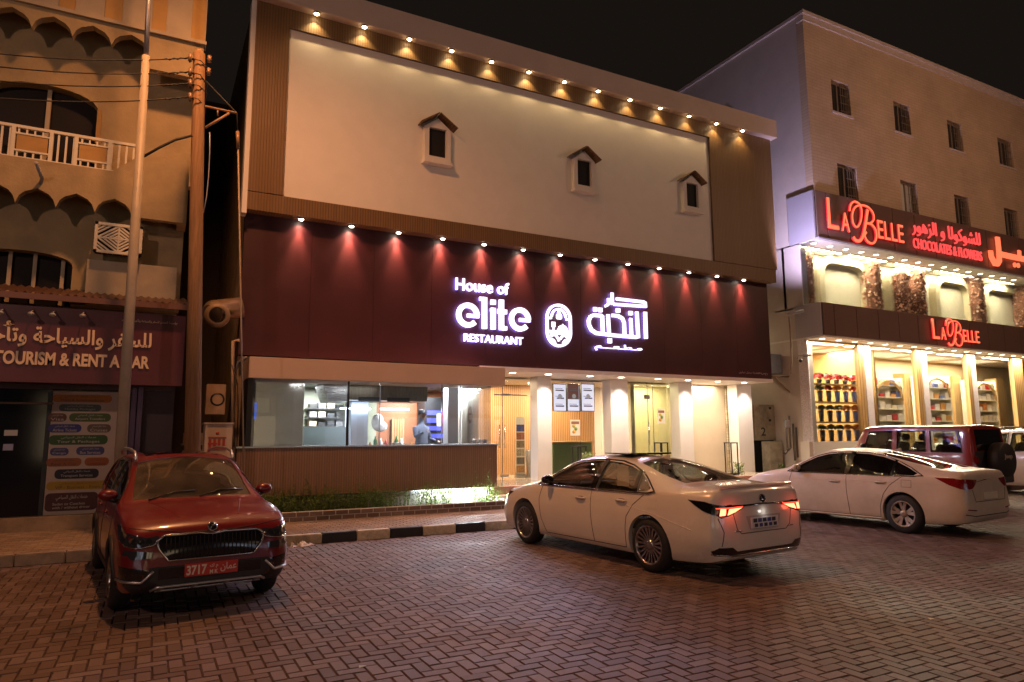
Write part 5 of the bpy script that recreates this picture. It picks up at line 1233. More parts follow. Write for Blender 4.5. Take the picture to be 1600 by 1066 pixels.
# further bays: cabinets with arches, white shelves, tables
for k, (a, b_) in enumerate(((1368, 1412), (1446, 1487), (1523, 1558))):
    Yc = 16.95; x0, x1 = PX(a, 630, Yc), PX(b_, 630, Yc); z1 = [3.9, 4.1, 4.0][k]
    t = thing('display_shelf', ['arched timber display unit with trays in the second shop bay', 'white lit display shelves in the third shop bay', 'arched timber display unit in the fourth shop bay'][k], 'shelving', (x0, Yc, FZ)); bs = (x0, Yc, FZ)
    m = M_cream2
    MB().box(x0, x1, Yc+.45, Yc+.5, FZ, z1).box(x0-.05, x0, Yc, Yc+.5, FZ, z1).box(x1, x1+.05, Yc, Yc+.5, FZ, z1).build('cabinet_frame', m, t, bs)
    for q in range(7): z = FZ+.5+.46*q; MB().box(x0, x1, Yc, Yc+.44, z, z+.04).build('shelf', m, t, bs)
    MB().stroke([Vector(p) for p in arc((x0+x1)/2, z1-.9, (x1-x0)/2-.05, .75, 0, 180, 14)], .09, Yc-.03, Yc+.02).build('arch', M_timb, t, bs)
    rr = random.Random(k)
    for q in range(7):
        for w in range(5):
            x = x0+.15+(x1-x0-.3)*w/4; z = FZ+.54+.46*q; o = MB().box(x-.15, x+.15, Yc+.05, Yc+.3, z, z+rr.uniform(.10, .30)).build('boxed_sweets', [M_white, M_red, M_cream, M_ora, M_bk2][(q+w+k) % 5 if rr.random() < .6 else 0]); place(o, bs, t)
for k, (px, w) in enumerate(((1424, .55), (1499, .55), (1568, .7))):
    x = PX(px, 640, 17.5); bb('tall_wardrobe', M_timb, x-w*.5, x+w*.5, 17.5, 18.0, FZ, 4.2)
for k, (px, c) in enumerate(((1393, 'blue'), (1470, 'white'), (1547, 'white'))):
    x = PX(px, 670, 16.5); t = thing('display_table', ['table piled with blue and white boxes in the second shop bay', 'round table of white wrapped gifts in the third shop bay', 'table of white cones in the fourth shop bay'][k], 'table', (x, 16.5, FZ))
    MB().box(-.55, .55, -.3, .3, .78, .83).build('table_top', M_cream2, t)
    for sx in (-.5, .5):
        for sy in (-.25, .25): MB().box(sx-.03, sx+.03, sy-.03, sy+.03, 0, .779).build('leg', M_cream2, t)
    for q in range(8):
        xx = -.45+.9*(q % 4)/3; yy = -.12+.25*(q//4)
        if k == 2: m_ = MB().lathe([(.09, 0), (0, .35)], (xx, yy, .83), 2, 10)
        elif k == 1: m_ = MB().ball((xx, yy, .93), .1, n=8, m=6)
        else: m_ = MB().box(xx-.08, xx+.08, yy-.08, yy+.08, .83, 1.05+.1*(q % 3))
        m_.build('wrapped_gift', mat('gift', (.12, .2, .6) if (k == 0 and q % 2) else (.7, .68, .7), .4), t)
# lettering: L A (script) B E L L E
def labelle(px0, px1, pyA, pyB, hs, Y):
    """px0..px1 across, baselines pyA/pyB, hs = tall letter height in px at the left"""
    X0, X1 = PX(px0, pyA, Y), PX(px1, pyB, Y); W_ = X1-X0; zb = (PZ(px0, pyA, Y)+PZ(px1, pyB, Y))/2; H = PZ(px0, pyA-hs, Y)-PZ(px0, pyA, Y)
    d = .04
    def T(s, a, b_, z0, z1):
        o = text_mesh('sign_lettering', s, X0+W_*a, X0+W_*b_, zb+H*z0, zb+H*z1, Y, E_redside, None, d, .008); o.parent = lb; o.matrix_parent_inverse = LBI
        o2 = text_mesh('letter_face', s, X0+W_*a, X0+W_*b_, zb+H*z0, zb+H*z1, Y-d, E_red, None, .012, -.004); o2.parent = o; return o
    T('L', 0, .13, 0, 1); T('A', .170, .268, 0, .62)
    for i in range(4): T('ELLE'[i], .640+.094*i, .640+.094*i+.074, 0, .62)
    def bz(pts, n=10):
        out = []; pts = [Vector(p) for p in pts]; q = [pts[0]*2-pts[1]]+pts+[pts[-1]*2-pts[-2]]
        for i in range(1, len(q)-2):
            for j in range(n):
                t = j/n; out.append(.5*((2*q[i])+(q[i+1]-q[i-1])*t+(2*q[i-1]-5*q[i]+4*q[i+1]-q[i+2])*t*t+(3*q[i]-q[i-1]-3*q[i+1]+q[i+2])*t**3))
        return out+[pts[-1]]
    def S_(pts): return [(X0+W_*(.283+(a-.225)*.87), zb+H*b_) for a, b_ in pts]
    sw = H*.070
    stem = bz(S_([(.255, -.13), (.275, -.22), (.33, -.24), (.385, -.10), (.43, .20), (.465, .55), (.50, .90)]), 6)
    loop = bz(S_([(.225, .72), (.25, .95), (.315, 1.08), (.39, 1.0), (.405, .75), (.375, .42), (.315, .22), (.265, .33), (.262, .62), (.31, .88), (.40, 1.0), (.50, 1.0), (.575, .85), (.585, .62), (.53, .46), (.455, .42)]), 6)
    lower = bz(S_([(.455, .42), (.54, .42), (.60, .25), (.60, -.02), (.545, -.22), (.465, -.20), (.425, -.02), (.455, .12)]), 6)
    mb = MB(); [mb.stroke(s_, w_, Y-d, Y) for s_, w_ in ((stem, sw*1.7), (loop, sw), (lower, sw*1.15))]; o = B('script_letter', E_redside, mb)
    mb = MB(); [mb.stroke(s_, w_*.8, Y-d-.012, Y-d-.001) for s_, w_ in ((stem, sw*1.7), (loop, sw), (lower, sw*1.15))]; mb.build('letter_face', E_red, o)
labelle(1293, 1412, 355, 382, 47, LY-.14)
labelle(1457, 1530, 528, 538, 31, LY-.14)
def txs(s, a, b_, y0, y1, bold, Y=LY-.14):
    cx = (a+b_)/2; o = text_mesh('sign_lettering', s, PX(a, y1, Y), PX(b_, y1, Y), PZ(cx, y1, Y), PZ(cx, y0, Y), Y, E_pink, None, .05, bold); o.parent = lb; o.matrix_parent_inverse = LBI
txs('CHOCOLATES & FLOWERS', 1428, 1533, 383, 398, .0)
txs(ar('للشوكولا و الزهور'), 1426, 1531, 353, 379, .0)
# large Arabic name running out of the picture
def q3(x, y): return P(1440+x/7.106, 330+y/7.106, LY-.14)
mb = MB(); mb.stroke([Vector(q3(*p)) for p in ((755, 440), (765, 510), (800, 575), (835, 580), (855, 545), (845, 400), (832, 290))], .26, LY-.21, LY-.14); mb.stroke([Vector(q3(*p)) for p in ((865, 480), (1000, 510), (1300, 570), (1900, 700))], .22, LY-.21, LY-.14)
mb.stroke([Vector(q3(*p)) for p in ((1075, 440), (1078, 520))], .18, LY-.209, LY-.141).stroke([Vector(q3(*p)) for p in ((1700, 560), (1705, 660))], .2, LY-.209, LY-.141); B('sign_lettering', E_red, mb)
mb = MB()
for p in ((1025, 600), (1065, 605)): c = q3(*p); mb.lathe([(0, -.05), (.10, -.05), (.10, 0), (0, 0)], (c[0], LY-.15, c[1]), 1, 14)
B('sign_dots', E_red, mb)
# ------------------------------------------------------------------ alley between the two buildings
M_box = mat('meter_box_paint', (.42, .36, .26), .6, ns=5, na=.2, dirt=.6)
SXA = LX0
t = thing('air_conditioner', 'grey air conditioner unit on wall brackets high in the right alley', 'air conditioner', (SXA-.5, 17.6, 4.1)); bs = (SXA-.5, 17.6, 4.1)
acx0, acz1 = P(1204, 553, 16.6); acx1, acz0 = P(1223, 584, 16.6)
t.location = (acx0, 16.6, acz0); bs = (acx0, 16.6, acz0)
MB().box(acx0, acx1, 16.6, 17.4, acz0, acz1).build('casing', mat('ac_grey', (.20, .20, .22), .5, ns=5, na=.2), t, bs, bevel=.01)
MB().box(acx0-.15, acx0-.01, 16.7, 17.2, acz0, acz0+.42).build('side_box', M_grey, t, bs)
a = P(1207, 588, 16.5); b_ = P(1240, 589, 16.5); c = P(1243, 622, 16.5)
MB().tube([(a[0], 16.5, a[1]), (b_[0], 16.5, b_[1])], .03, 6).tube([(a[0]+.1, 16.5, a[1]-.02), (c[0], 16.5, c[1])], .025, 6).build('wall_bracket', mat('bracket_steel', (.30, .23, .16), .6, .3), t, bs)
x0, z1 = P(1177, 632, 17.2); x1, z0 = P(1215, 688, 17.2)
t = thing('meter_box', 'dirty cream electrical meter box with a dark painted number standing in the right alley', 'meter box', (x0, 17.2, z0)); bs = (x0, 17.2, z0)
MB().box(x0, x1, 17.2, 18.0, z0, z1).build('box_body', M_box, t, bs, bevel=.01); MB().box(x0+.02, x1-.02, 17.3, 17.9, .15, z0-.001).build('box_plinth', M_dark, t, bs)
text_mesh('painted_number', '2', PX(1190, 680, 17.19), PX(1197, 680, 17.19), PZ(1193, 681, 17.19), PZ(1193, 668, 17.19), 17.197, M_black, t, .004, .01, bs)
for px, py in ((1203, 638), (1203, 657)): x, z = P(px, py, 17.19); MB().box(x-.04, x+.04, 17.17, 17.199, z-.04, z+.04).build('latch', M_black, t, bs)
x0, z1 = P(1202, 690, 16.8); x1, z0 = P(1225, 735, 16.8)
t = thing('meter_box', 'smaller cream metal cabinet standing low in front of the meter box', 'meter box', (x0, 16.8, .15)); bs = (x0, 16.8, .15)
MB().box(x0, x1, 16.8, 17.15, .15, z1).build('box_body', M_box, t, bs, bevel=.01)
for k, (px, y0_, y1_) in enumerate(((1228, 655, 705), (1239, 662, 720), (1244, 668, 715), (1233, 650, 700))):
    x, z1 = P(px, y0_, 16.3); z0 = PZ(px, y1_, 16.3); mb = MB().tube([(x, 16.3, z0), (x, 16.3, z1)], .035, 8)
    if k in (0, 3): mb.tube([(x, 16.3, z0), (x-.12, 16.3, z0-.08), (x-.2, 16.3, z0-.02)], .03, 8)
    tag(mb.build('wall_pipe', mat('grey_pipe', (.16, .14, .12), .5)), ['tall leftmost pipe on the wall right of the meter boxes', 'thin third pipe on the alley wall, second from the right', 'rightmost pipe on the alley wall beside the sparkling corner pier', 'second pipe from the left with a small box on it on the alley wall'][k], 'pipe')
x, z = P(1230, 663, 16.25); tag(MB().box(x-.12, x+.08, 16.2, 16.29, z-.12, z+.14).build('junction_box', M_grey), 'small grey junction box on the pipes in the right alley', 'box')
a = P(1226, 492, LY+.3); b_ = P(1254, 487, LY-.1)
t = thing('flood_light', 'slim floodlight arm sticking out at the left end of the lower sign', 'floodlight', (a[0], LY+.2, a[1]))
MB().tube([(0, 0, 0), (b_[0]-a[0], -.35, b_[1]-a[1]+.02)], .05, 8).build('lamp_body', M_grey, t)
pts = [V3(1233, 495, 15.6), V3(1235, 520, 15.6), V3(1237, 560, 15.6), V3(1236, 585, 15.6)]
MB().tube(pts, .03, 6).build('support_pipe', M_conc, t, (a[0], LY+.2, a[1]))
x, z = P(1255, 556, GY-.3); t = thing('security_camera', 'small white security camera on the crystal corner pier', 'camera', (x, GY-.3, z))
MB().tube([(0, 0, 0), (.22, -.12, .03)], [.05, .05], 10).build('camera_body', M_grey, t); MB().tube([(0, 0, 0), (-.05, .15, .02), (-.06, .2, -.1)], .018, 6).build('camera_arm', M_grey, t)
MB().ball((-.04, .08, -.16), .06, n=10, m=6).build('camera_dome', M_black, t)
light('alley_blue_light', 'SPOT', (17.62, 14.4, 6.6), 1250, (.70, .60, 1.0), .12, (LX0, 15.4, 9.3), 105, .9)
tag(MB().box(RX1+.25, LX0, 15.0, 22, .13, .31).build('alley_floor', M_conc), kind='structure')
tag(MB().box(RX1, LX0, 23, 23.2, 0, 8).build('alley_end_wall', mat('alley_end', (.16, .12, .09), .9)), 'plain wall closing the far end of the right alley', 'wall')
light('alley_lamp', 'POINT', (18.4, 18.3, 4.6), 30, (1, .74, .45), .1)
# ------------------------------------------------------------------ cars
LEX = ((6.71, 6.17, 0), R(95.5)); ACC = ((12.7, 6.73, 0), R(95.3)); RED = ((.13, 11.8, 0), R(-83.5)); JEP = ((17.8, 9.3, 0), R(90)); SUV = ((22.6, 8.8, 0), R(93))
M_plast = mat('black_plastic', (.022, .021, .021), .6, ns=20, na=.15); M_plast_d = mat('spare_cover', (.012, .010, .010), .6); M_silver = mat('silver_trim', (.55, .54, .55), .35, .8)
M_lampd = mat('lamp_housing', (.05, .05, .06), .08, .3, coat=1.0)
def pchip(tab):
    xs = np.array([t[0] for t in tab], float); ys = np.array([t[1] for t in tab], float); h = np.diff(xs); dl = np.diff(ys)/h; n = len(xs); d = np.zeros(n)
    for i in range(1, n-1):
        if dl[i-1]*dl[i] > 0: w1, w2 = 2*h[i]+h[i-1], h[i]+2*h[i-1]; d[i] = (w1+w2)/(w1/dl[i-1]+w2/dl[i])
    d[0], d[-1] = dl[0], dl[-1]
    def f(x):
        x = min(max(x, xs[0]), xs[-1]); i = min(max(int(np.searchsorted(xs, x, 'right'))-1, 0), n-2); t = (x-xs[i])/h[i]
        return float((2*t**3-3*t*t+1)*ys[i]+(t**3-2*t*t+t)*h[i]*d[i]+(-2*t**3+3*t*t)*ys[i+1]+(t**3-t*t)*h[i]*d[i+1])
    return f
def section(Fn, x, ins=0., boxy=0):
    g = {k: f(x) for k, f in Fn.items()}
    zb = g['zb']+ins*2.2; wb = g['wb']-ins; wm = g['wm']-ins; zm = g['zm']; ws = g['ws']-ins; zs = g['zs']; wr = g['wr']-ins*.9; zc = g['zc']-ins; zr = zc-g['dr']
    zs = min(zs, zr-.005); zm = min(max(zm, zb+.1), zs-.03)
    pts = [(0, zb), (wb*.5, zb), (wb-.10, zb), (wb-.03, zb+.012), (wb, zb+.05)]
    C, D, E = (wb, zb+.05), (wm, zm), (ws, zs)
    for i in range(1, 6):
        t = i/5; s_ = math.sin(t*PI/2); pts.append((C[0]+(D[0]-C[0])*s_, C[1]+(D[1]-C[1])*t))
    for i in range(1, 7):
        t = i/6; s_ = 1-math.cos(t*PI/2); pts.append((D[0]+(E[0]-D[0])*s_, D[1]+(E[1]-D[1])*t))
    ie = len(pts)-1
    for i in range(1, 10):
        t = i/9; pts.append((ws+(wr-ws)*t+.022*math.sin(PI*t)*(1-boxy), zs+(zr-zs)*t))
    iF = len(pts)-1
    for i in range(1, 10):
        t = i/9; pts.append((wr*(1-t), zr+(zc-zr)*(1-(1-t)**2.3)))
    for _ in range(2 if not boxy else 1):
        q = list(pts)
        for i in list(range(iF-2, iF+3)) + [ie]:
            pts[i] = (q[i][0]*.5+(q[i-1][0]+q[i+1][0])*.25, q[i][1]*.5+(q[i-1][1]+q[i+1][1])*.25)
    return pts
def loft(Fn, xs, ins=0., boxy=0, mi=0):
    bm = bmesh.new(); rings = []
    for x in xs:
        p = section(Fn, x, ins, boxy); full = [(y, z) for y, z in p] + [(-y, z) for y, z in p[-2:0:-1]]
        rings.append([bm.verts.new((x, y, z)) for y, z in full])
    n = len(rings[0])
    for a, b_ in zip(rings[:-1], rings[1:]):
        for k in range(n): bm.faces.new((a[k], a[(k+1) % n], b_[(k+1) % n], b_[k]))
    bm.faces.new(rings[0][::-1]); bm.faces.new(rings[-1]); bmesh.ops.recalc_face_normals(bm, faces=bm.faces)
    for f in bm.faces: f.material_index = mi
    me = bpy.data.meshes.new('tmp'); bm.to_mesh(me); bm.free(); return me
def stations(L, n=74):
    out = []
    for i in range(n+1):
        t = i/n; out.append(L*(t - .135*math.sin(2*PI*t)/1.0*.9))
    return sorted(set([0, .012, .03, .055, L-.055, L-.03, L-.012, L] + [x for x in out if .07 < x < L-.07]))
def cutmesh(mb, mi):
    me = bpy.data.meshes.new('cut'); me.from_pydata(mb.v, [], mb.f); bm = bmesh.new(); bm.from_mesh(me); bmesh.ops.recalc_face_normals(bm, faces=bm.faces)
    for f in bm.faces: f.material_index = mi
    bm.to_mesh(me); bm.free(); return me
def boolean(me, cut):
    a = bpy.data.objects.new('a', me); b_ = bpy.data.objects.new('b', cut); COL.objects.link(a); COL.objects.link(b_)
    for k in range(4):
        if len(me.materials) < 4: me.materials.append(None)
        if len(cut.materials) < 4: cut.materials.append(None)
    m = a.modifiers.new('m', 'BOOLEAN'); m.operation = 'DIFFERENCE'; m.solver = 'EXACT'; m.object = b_
    dg = bpy.context.evaluated_depsgraph_get(); dg.update(); r_ = bpy.data.meshes.new_from_object(a.evaluated_get(dg))
    bpy.data.objects.remove(a); bpy.data.objects.remove(b_); return r_
def inside(p, poly):
    x, y = p; c = False; j = len(poly)-1
    for i in range(len(poly)):
        xi, yi = poly[i]; xj, yj = poly[j]
        if (yi > y) != (yj > y) and x < (xj-xi)*(y-yi)/(yj-yi)+xi: c = not c
        j = i
    return c
def resample(poly, res, closed=True):
    out = []; n = len(poly)
    for i in range(n if closed else n-1):
        a, b_ = poly[i], poly[(i+1) % n]; m = max(1, int(math.hypot(b_[0]-a[0], b_[1]-a[1])/res))
        out += [(a[0]+(b_[0]-a[0])*k/m, a[1]+(b_[1]-a[1])*k/m) for k in range(m)]
    if not closed: out.append(poly[-1])
    return out
def grow(poly, d):
    cx = sum(p[0] for p in poly)/len(poly); cy = sum(p[1] for p in poly)/len(poly); o = []
    n = len(poly); ar_ = sum(poly[i][0]*poly[(i+1) % n][1]-poly[(i+1) % n][0]*poly[i][1] for i in range(n)); s_ = 1 if ar_ > 0 else -1
    for i in range(n):
        a, b_, c = Vector(poly[i-1]), Vector(poly[i]), Vector(poly[(i+1) % n]); e1 = (b_-a).normalized(); e2 = (c-b_).normalized()
        nn = Vector((e1.y+e2.y, -e1.x-e2.x)); nn = nn.normalized()*s_ if nn.length > 1e-6 else Vector((0, 0)); o.append(tuple(b_+nn*d))
    return o
VIEW = {'L': (lambda p: Vector((p[0], 3, p[1])), Vector((0, -1, 0))), 'R': (lambda p: Vector((p[0], -3, p[1])), Vector((0, 1, 0))),
        'F': (lambda p: Vector((8, p[0], p[1])), Vector((-1, 0, 0))), 'B': (lambda p: Vector((-3, p[0], p[1])), Vector((1, 0, 0))), 'T': (lambda p: Vector((p[0], p[1], 4)), Vector((0, 0, -1)))}
class Car:
    def __init__(s, name, label, loc, rz, Fn, L_, paint, boxy=0):
        s.root = thing(name, label, 'car', loc, rz); s.Fn = {k: pchip(v) for k, v in Fn.items()}; s.L = L_; s.paint = paint; s.boxy = boxy
        s.me = loft(s.Fn, stations(L_), 0, boxy); bm = bmesh.new(); bm.from_mesh(s.me); s.bvh = BVHTree.FromBMesh(bm); bm.free()
    def hit(s, p, view):
        o_, d = VIEW[view]; q = o_(p); h = s.bvh.ray_cast(q, d)
        if h[0] is None:
            h = s.bvh.find_nearest(q + d*(d.dot(Vector((s.L/2, 0, .8))-q)))
        n = h[1]
        if n.dot(d) > 0: n = -n
        return h[0], n
    def patch(s, name, poly, view, off, m, parent=None, thick=.012, res=.05):
        bd = resample(poly, res); x0, x1 = min(p[0] for p in bd), max(p[0] for p in bd); y0, y1 = min(p[1] for p in bd), max(p[1] for p in bd)
        pts = list(bd); nb = len(bd); e = [(i, (i+1) % nb) for i in range(nb)]
        x = x0+res*.5
        while x < x1:
            y = y0+res*.5
            while y < y1:
                if inside((x, y), poly) and min((x-b_[0])**2+(y-b_[1])**2 for b_ in bd) > (res*.4)**2: pts.append((x, y))
                y += res
            x += res
        v2, _, fs, _, _, _ = delaunay_2d_cdt([Vector(p) for p in pts], e, [], 1, 1e-5)
        top = []; bot = []
        for p in v2: l, n = s.hit(p, view); top.append(tuple(l+n*off)); bot.append(tuple(l+n*(off-thick)))
        k = len(top); V = top+bot; F = [tuple(f) for f in fs] + [tuple(i+k for i in f[::-1]) for f in fs]; cnt = {}
        for f in fs:
            for i in range(len(f)): a, b_ = f[i], f[(i+1) % len(f)]; cnt[(a, b_)] = cnt.get((a, b_), 0)+1
        for (a, b_) in list(cnt):
            if (b_, a) not in cnt: F.append((a, b_, b_+k, a+k)[::-1])
        mb = MB(); mb.add(V, F, True); o = mb.build(name, m, parent or s.root); o.data.set_sharp_from_angle(angle=R(50)); return o
    def line(s, name, pts, view, r_, m, off=0., closed=False, parent=None, res=.04, n=6):
        q = resample(pts, res, closed); 
        if closed: q.append(q[0])
        P3 = []
        for p in q: l, nn = s.hit(p, view); P3.append(l+nn*off)
        return MB().tube(P3, r_, n).build(name, m, parent or s.root)
    def cut(s, side_polys, top_polys, cav, wheels, R_, track):
        me = s.me; me.materials.clear()
        xs = [cav[0]+(cav[1]-cav[0])*i/26 for i in range(27)]
        c = loft(s.Fn, xs, .055, s.boxy, 1)
        me = boolean(me, c)
        mb = MB()
        for p in side_polys: mb.prism(p, -2, 2)
        me = boolean(me, cutmesh(mb, 2)); mb = MB()
        for p, z0 in top_polys: mb.prismz(p, z0, 3)
        me = boolean(me, cutmesh(mb, 2)); mb = MB()
        for x in wheels:
            for sd in (-1, 1):
                ys = sorted((sd*(track/2-.20), sd*2)); mb.lathe([(0, ys[0]), (R_+.045, ys[0]), (R_+.045, ys[1]), (0, ys[1])], (x, 0, R_), 1, 40)
        me = boolean(me, cutmesh(mb, 3))
        bm = bmesh.new(); bm.from_mesh(me); bmesh.ops.remove_doubles(bm, verts=bm.verts, dist=.0004); bm.to_mesh(me); bm.free()
        me.materials.clear()
        for m in (s.paint, M_cab, M_black, M_rub): me.materials.append(m)
        me.polygons.foreach_set('use_smooth', [True]*len(me.polygons)); me.set_sharp_from_angle(angle=R(32)); me.name = 'body'
        s.body = link('body', me, s.root)
    def wheel(s, x, sd, R_, track, rimR, m_rim, style, wdt=.225):
        y = sd*track/2; yo = y+sd*wdt/2
        w = MB().lathe([(rimR, -wdt/2), (rimR+.02, -wdt/2-.004), (R_-.03, -wdt/2+.008), (R_, -wdt/2+.04), (R_+.001, 0), (R_, wdt/2-.04), (R_-.03, wdt/2-.008), (rimR+.02, wdt/2+.004), (rimR, wdt/2)], (x, y, R_), 1, 48)
        w.lathe([(rimR, -wdt/2), (rimR-.02, 0), (rimR, wdt/2)], (x, y, R_), 1, 40); tyre = w.build('wheel', M_tyre, s.root)
        rm = MB().lathe([(rimR+.006, sd*wdt/2-sd*.004), (rimR-.006, sd*(wdt/2+.006)), (rimR-.022, sd*(wdt/2-.004)), (rimR-.03, sd*(wdt/2-.05)), (rimR-.035, -sd*.08)], (x, y, R_), 1, 48)
        rm.lathe([(0, sd*(wdt/2-.012)), (.03, sd*(wdt/2-.012)), (.062, sd*(wdt/2-.022)), (.07, sd*(wdt/2-.06))], (x, y, R_), 1, 20)
        n, w0, w1, pair = style
        for k in range(n):
            a = 2*PI*(k+.25)/n; offs = [0] if not pair else [-pair, pair]
            for of in offs:
                a0 = a+of*.35; a1 = a+of; r0, r1 = .05, rimR-.015
                p0 = Vector((math.cos(a0)*r0, 0, math.sin(a0)*r0)); p1 = Vector((math.cos(a1)*r1, 0, math.sin(a1)*r1)); d = (p1-p0).normalized(); t = Vector((-d.z, 0, d.x)); q = []
                for (pp, ww, yy) in ((p0, w0, wdt/2-.030), (p0*.45+p1*.55, (w0+w1)*.46, wdt/2-.022), (p1, w1, wdt/2-.008)):
                    for (sg, dy) in ((-1, 0), (1, 0), (.7, -.03), (-.7, -.03)): q.append(Vector((x, y, R_))+pp+t*ww*sg*.5+Vector((0, sd*(yy+dy), 0)))
                rm.add(q, [(0, 1, 5, 4), (1, 2, 6, 5), (2, 3, 7, 6), (3, 0, 4, 7), (4, 5, 9, 8), (5, 6, 10, 9), (6, 7, 11, 10), (7, 4, 8, 11), (0, 3, 2, 1), (8, 9, 10, 11)])
        rm.build('rim', m_rim, tyre)
        MB().lathe([(0, sd*.02), (rimR-.05, sd*.02), (rimR-.05, sd*.0), (0, 0)], (x, y, R_), 1, 28).build('brake_disc', M_disc, tyre)
    def mirror(s, x, z, m, sd, w=.20, y0=None):
        l, n = s.hit((x, z), 'L' if sd > 0 else 'R'); yb = abs(l.y)
        mb = MB(); mb.ball((x-.03, sd*(yb+.085), z+.085), .075, .105, .068, 16, 10); o = mb.build('mirror', m, s.root)
        MB().tube([(x, sd*(yb-.02), z+.015), (x-.01, sd*(yb+.07), z+.05)], [.03, .035], 8).build('mirror_stalk', M_black, o)
        MB().add([(x-.085, sd*(yb+.085)+.085*math.cos(2*PI*k/14), z+.085+.055*math.sin(2*PI*k/14)) for k in range(14)], [tuple(range(14))]).build('mirror_glass', M_mir, o)
        return o
    def seats(s, xf, xr, z, dx=.36):
        for sd in (-1, 1):
            st_ = MB().obox((xf, sd*dx, z+.30), (Vector((.97, 0, .22)), Vector((0, 1, 0)), Vector((-.22, 0, .97))), .06, .23, .31).obox((xf+.27, sd*dx, z), (Vector((1, 0, 0)), Vector((0, 1, 0)), Vector((0, 0, 1))), .26, .23, .07).build('seat', M_seat, s.root, bevel=.035)
            MB().obox((xf-.14, sd*dx, z+.71), (Vector((.97, 0, .22)), Vector((0, 1, 0)), Vector((-.22, 0, .97))), .045, .13, .085).build('headrest', M_seat, st_, bevel=.03)
        st_ = MB().obox((xr, 0, z+.27), (Vector((.93, 0, .36)), Vector((0, 1, 0)), Vector((-.36, 0, .93))), .06, .58, .29).obox((xr+.27, 0, z), (Vector((1, 0, 0)), Vector((0, 1, 0)), Vector((0, 0, 1))), .26, .58, .07).build('rear_seat', M_seat, s.root, bevel=.03)
        for y in (-.36, .36): MB().obox((xr-.16, y, z+.60), (Vector((.97, 0, .22)), Vector((0, 1, 0)), Vector((-.22, 0, .97))), .04, .11, .06).build('headrest', M_seat, st_, bevel=.025)
    def dash(s, x, z, y=.37):
        MB().box(x, x+.45, -.62, .62, z-.35, z).build('dashboard', M_cab, s.root, bevel=.05)
        o = MB().lathe([(.17, 0), (.185, .015), (.17, .03), (.155, .015), (.17, 0)], (0, 0, 0), 0, 24).box(-.01, .03, -.16, .16, -.02, .02).build('steering_wheel', M_black, s.root); o.location = (x-.12, y, z-.02); o.rotation_euler = (0, R(-24), 0)
    def handle(s, x, z, sd, m):
        v = 'L' if sd > 0 else 'R'; l, n = s.hit((x, z), v)
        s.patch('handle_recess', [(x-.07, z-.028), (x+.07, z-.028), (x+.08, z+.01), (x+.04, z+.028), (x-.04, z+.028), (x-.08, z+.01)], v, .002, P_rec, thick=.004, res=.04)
        P3 = [s.hit((x+u, z), v) for u in (-.11, -.09, -.03, .03, .09, .11)]; MB().tube([l_+n_*o_ for (l_, n_), o_ in zip(P3, (.0, .022, .034, .034, .022, .0))], .0125, 8).build('door_handle', m, s.root)
    def seam(s, pts, view='L'):
        o = s.line('panel_seam', pts, view, .0055, M_seam, -.001); return o
M_cab = mat('cabin_trim', (.022, .020, .020), .7); M_rub = mat('wheel_well', (.008, .008, .008), .9); M_seat = mat('seat_fabric', (.030, .025, .022), .65)
M_tyre = mat('tyre_rubber', (.014, .013, .013), .7, ns=30, na=.2, bump=.3, bs=60); M_tyred = mat('dusty_tyre', (.085, .055, .035), .85, ns=8, na=.3)
M_disc = mat('brake_disc', (.04, .04, .04), .5, .6); M_mir = mat('mirror_glass', (.5, .5, .5), .03, 1.0); M_seam = mat('panel_gap', (.03, .02, .016), .6)
M_gblack = mat('gloss_black', (.008, .008, .009), .12, coat=.6)
M_rimA = mat('machined_rim', (.42, .40, .40), .28, 1.0); M_rimB = mat('dusty_rim', (.40, .33, .28), .45, .7, ns=10, na=.2)
M_cg = glass('car_glass', (.90, .93, .90), .55); M_cgd = glass('tinted_glass', (.035, .035, .035), .7, dust_or_glow=.012); M_cgs = glass('windscreen_glass', (.62, .62, .55), .9, dust_or_glow=.085)
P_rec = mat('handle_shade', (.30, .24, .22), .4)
def paint(name, col, dust_or_glow=0, rough=.26):
    m = mat(name, col, rough, 0, 1.0 if not dust_or_glow else .45, ns=1.6, na=.05+dust_or_glow, dirt=0); m.node_tree.nodes['Principled BSDF'].inputs['Coat Roughness'].default_value = .05+dust_or_glow*1.2; return m
P_pearl = paint('pearl_white_paint', (.74, .68, .60))
P_dusty = paint('dusty_white_paint', (.56, .46, .36), .10, .5); P_red = paint('red_paint', (.155, .007, .011), 0, .34); P_red.node_tree.nodes['Principled BSDF'].inputs['Coat Weight'].default_value = .55; P_jeep = paint('dark_red_paint', (.22, .012, .008)); P_suv = paint('plain_white_paint', (.68, .60, .62))
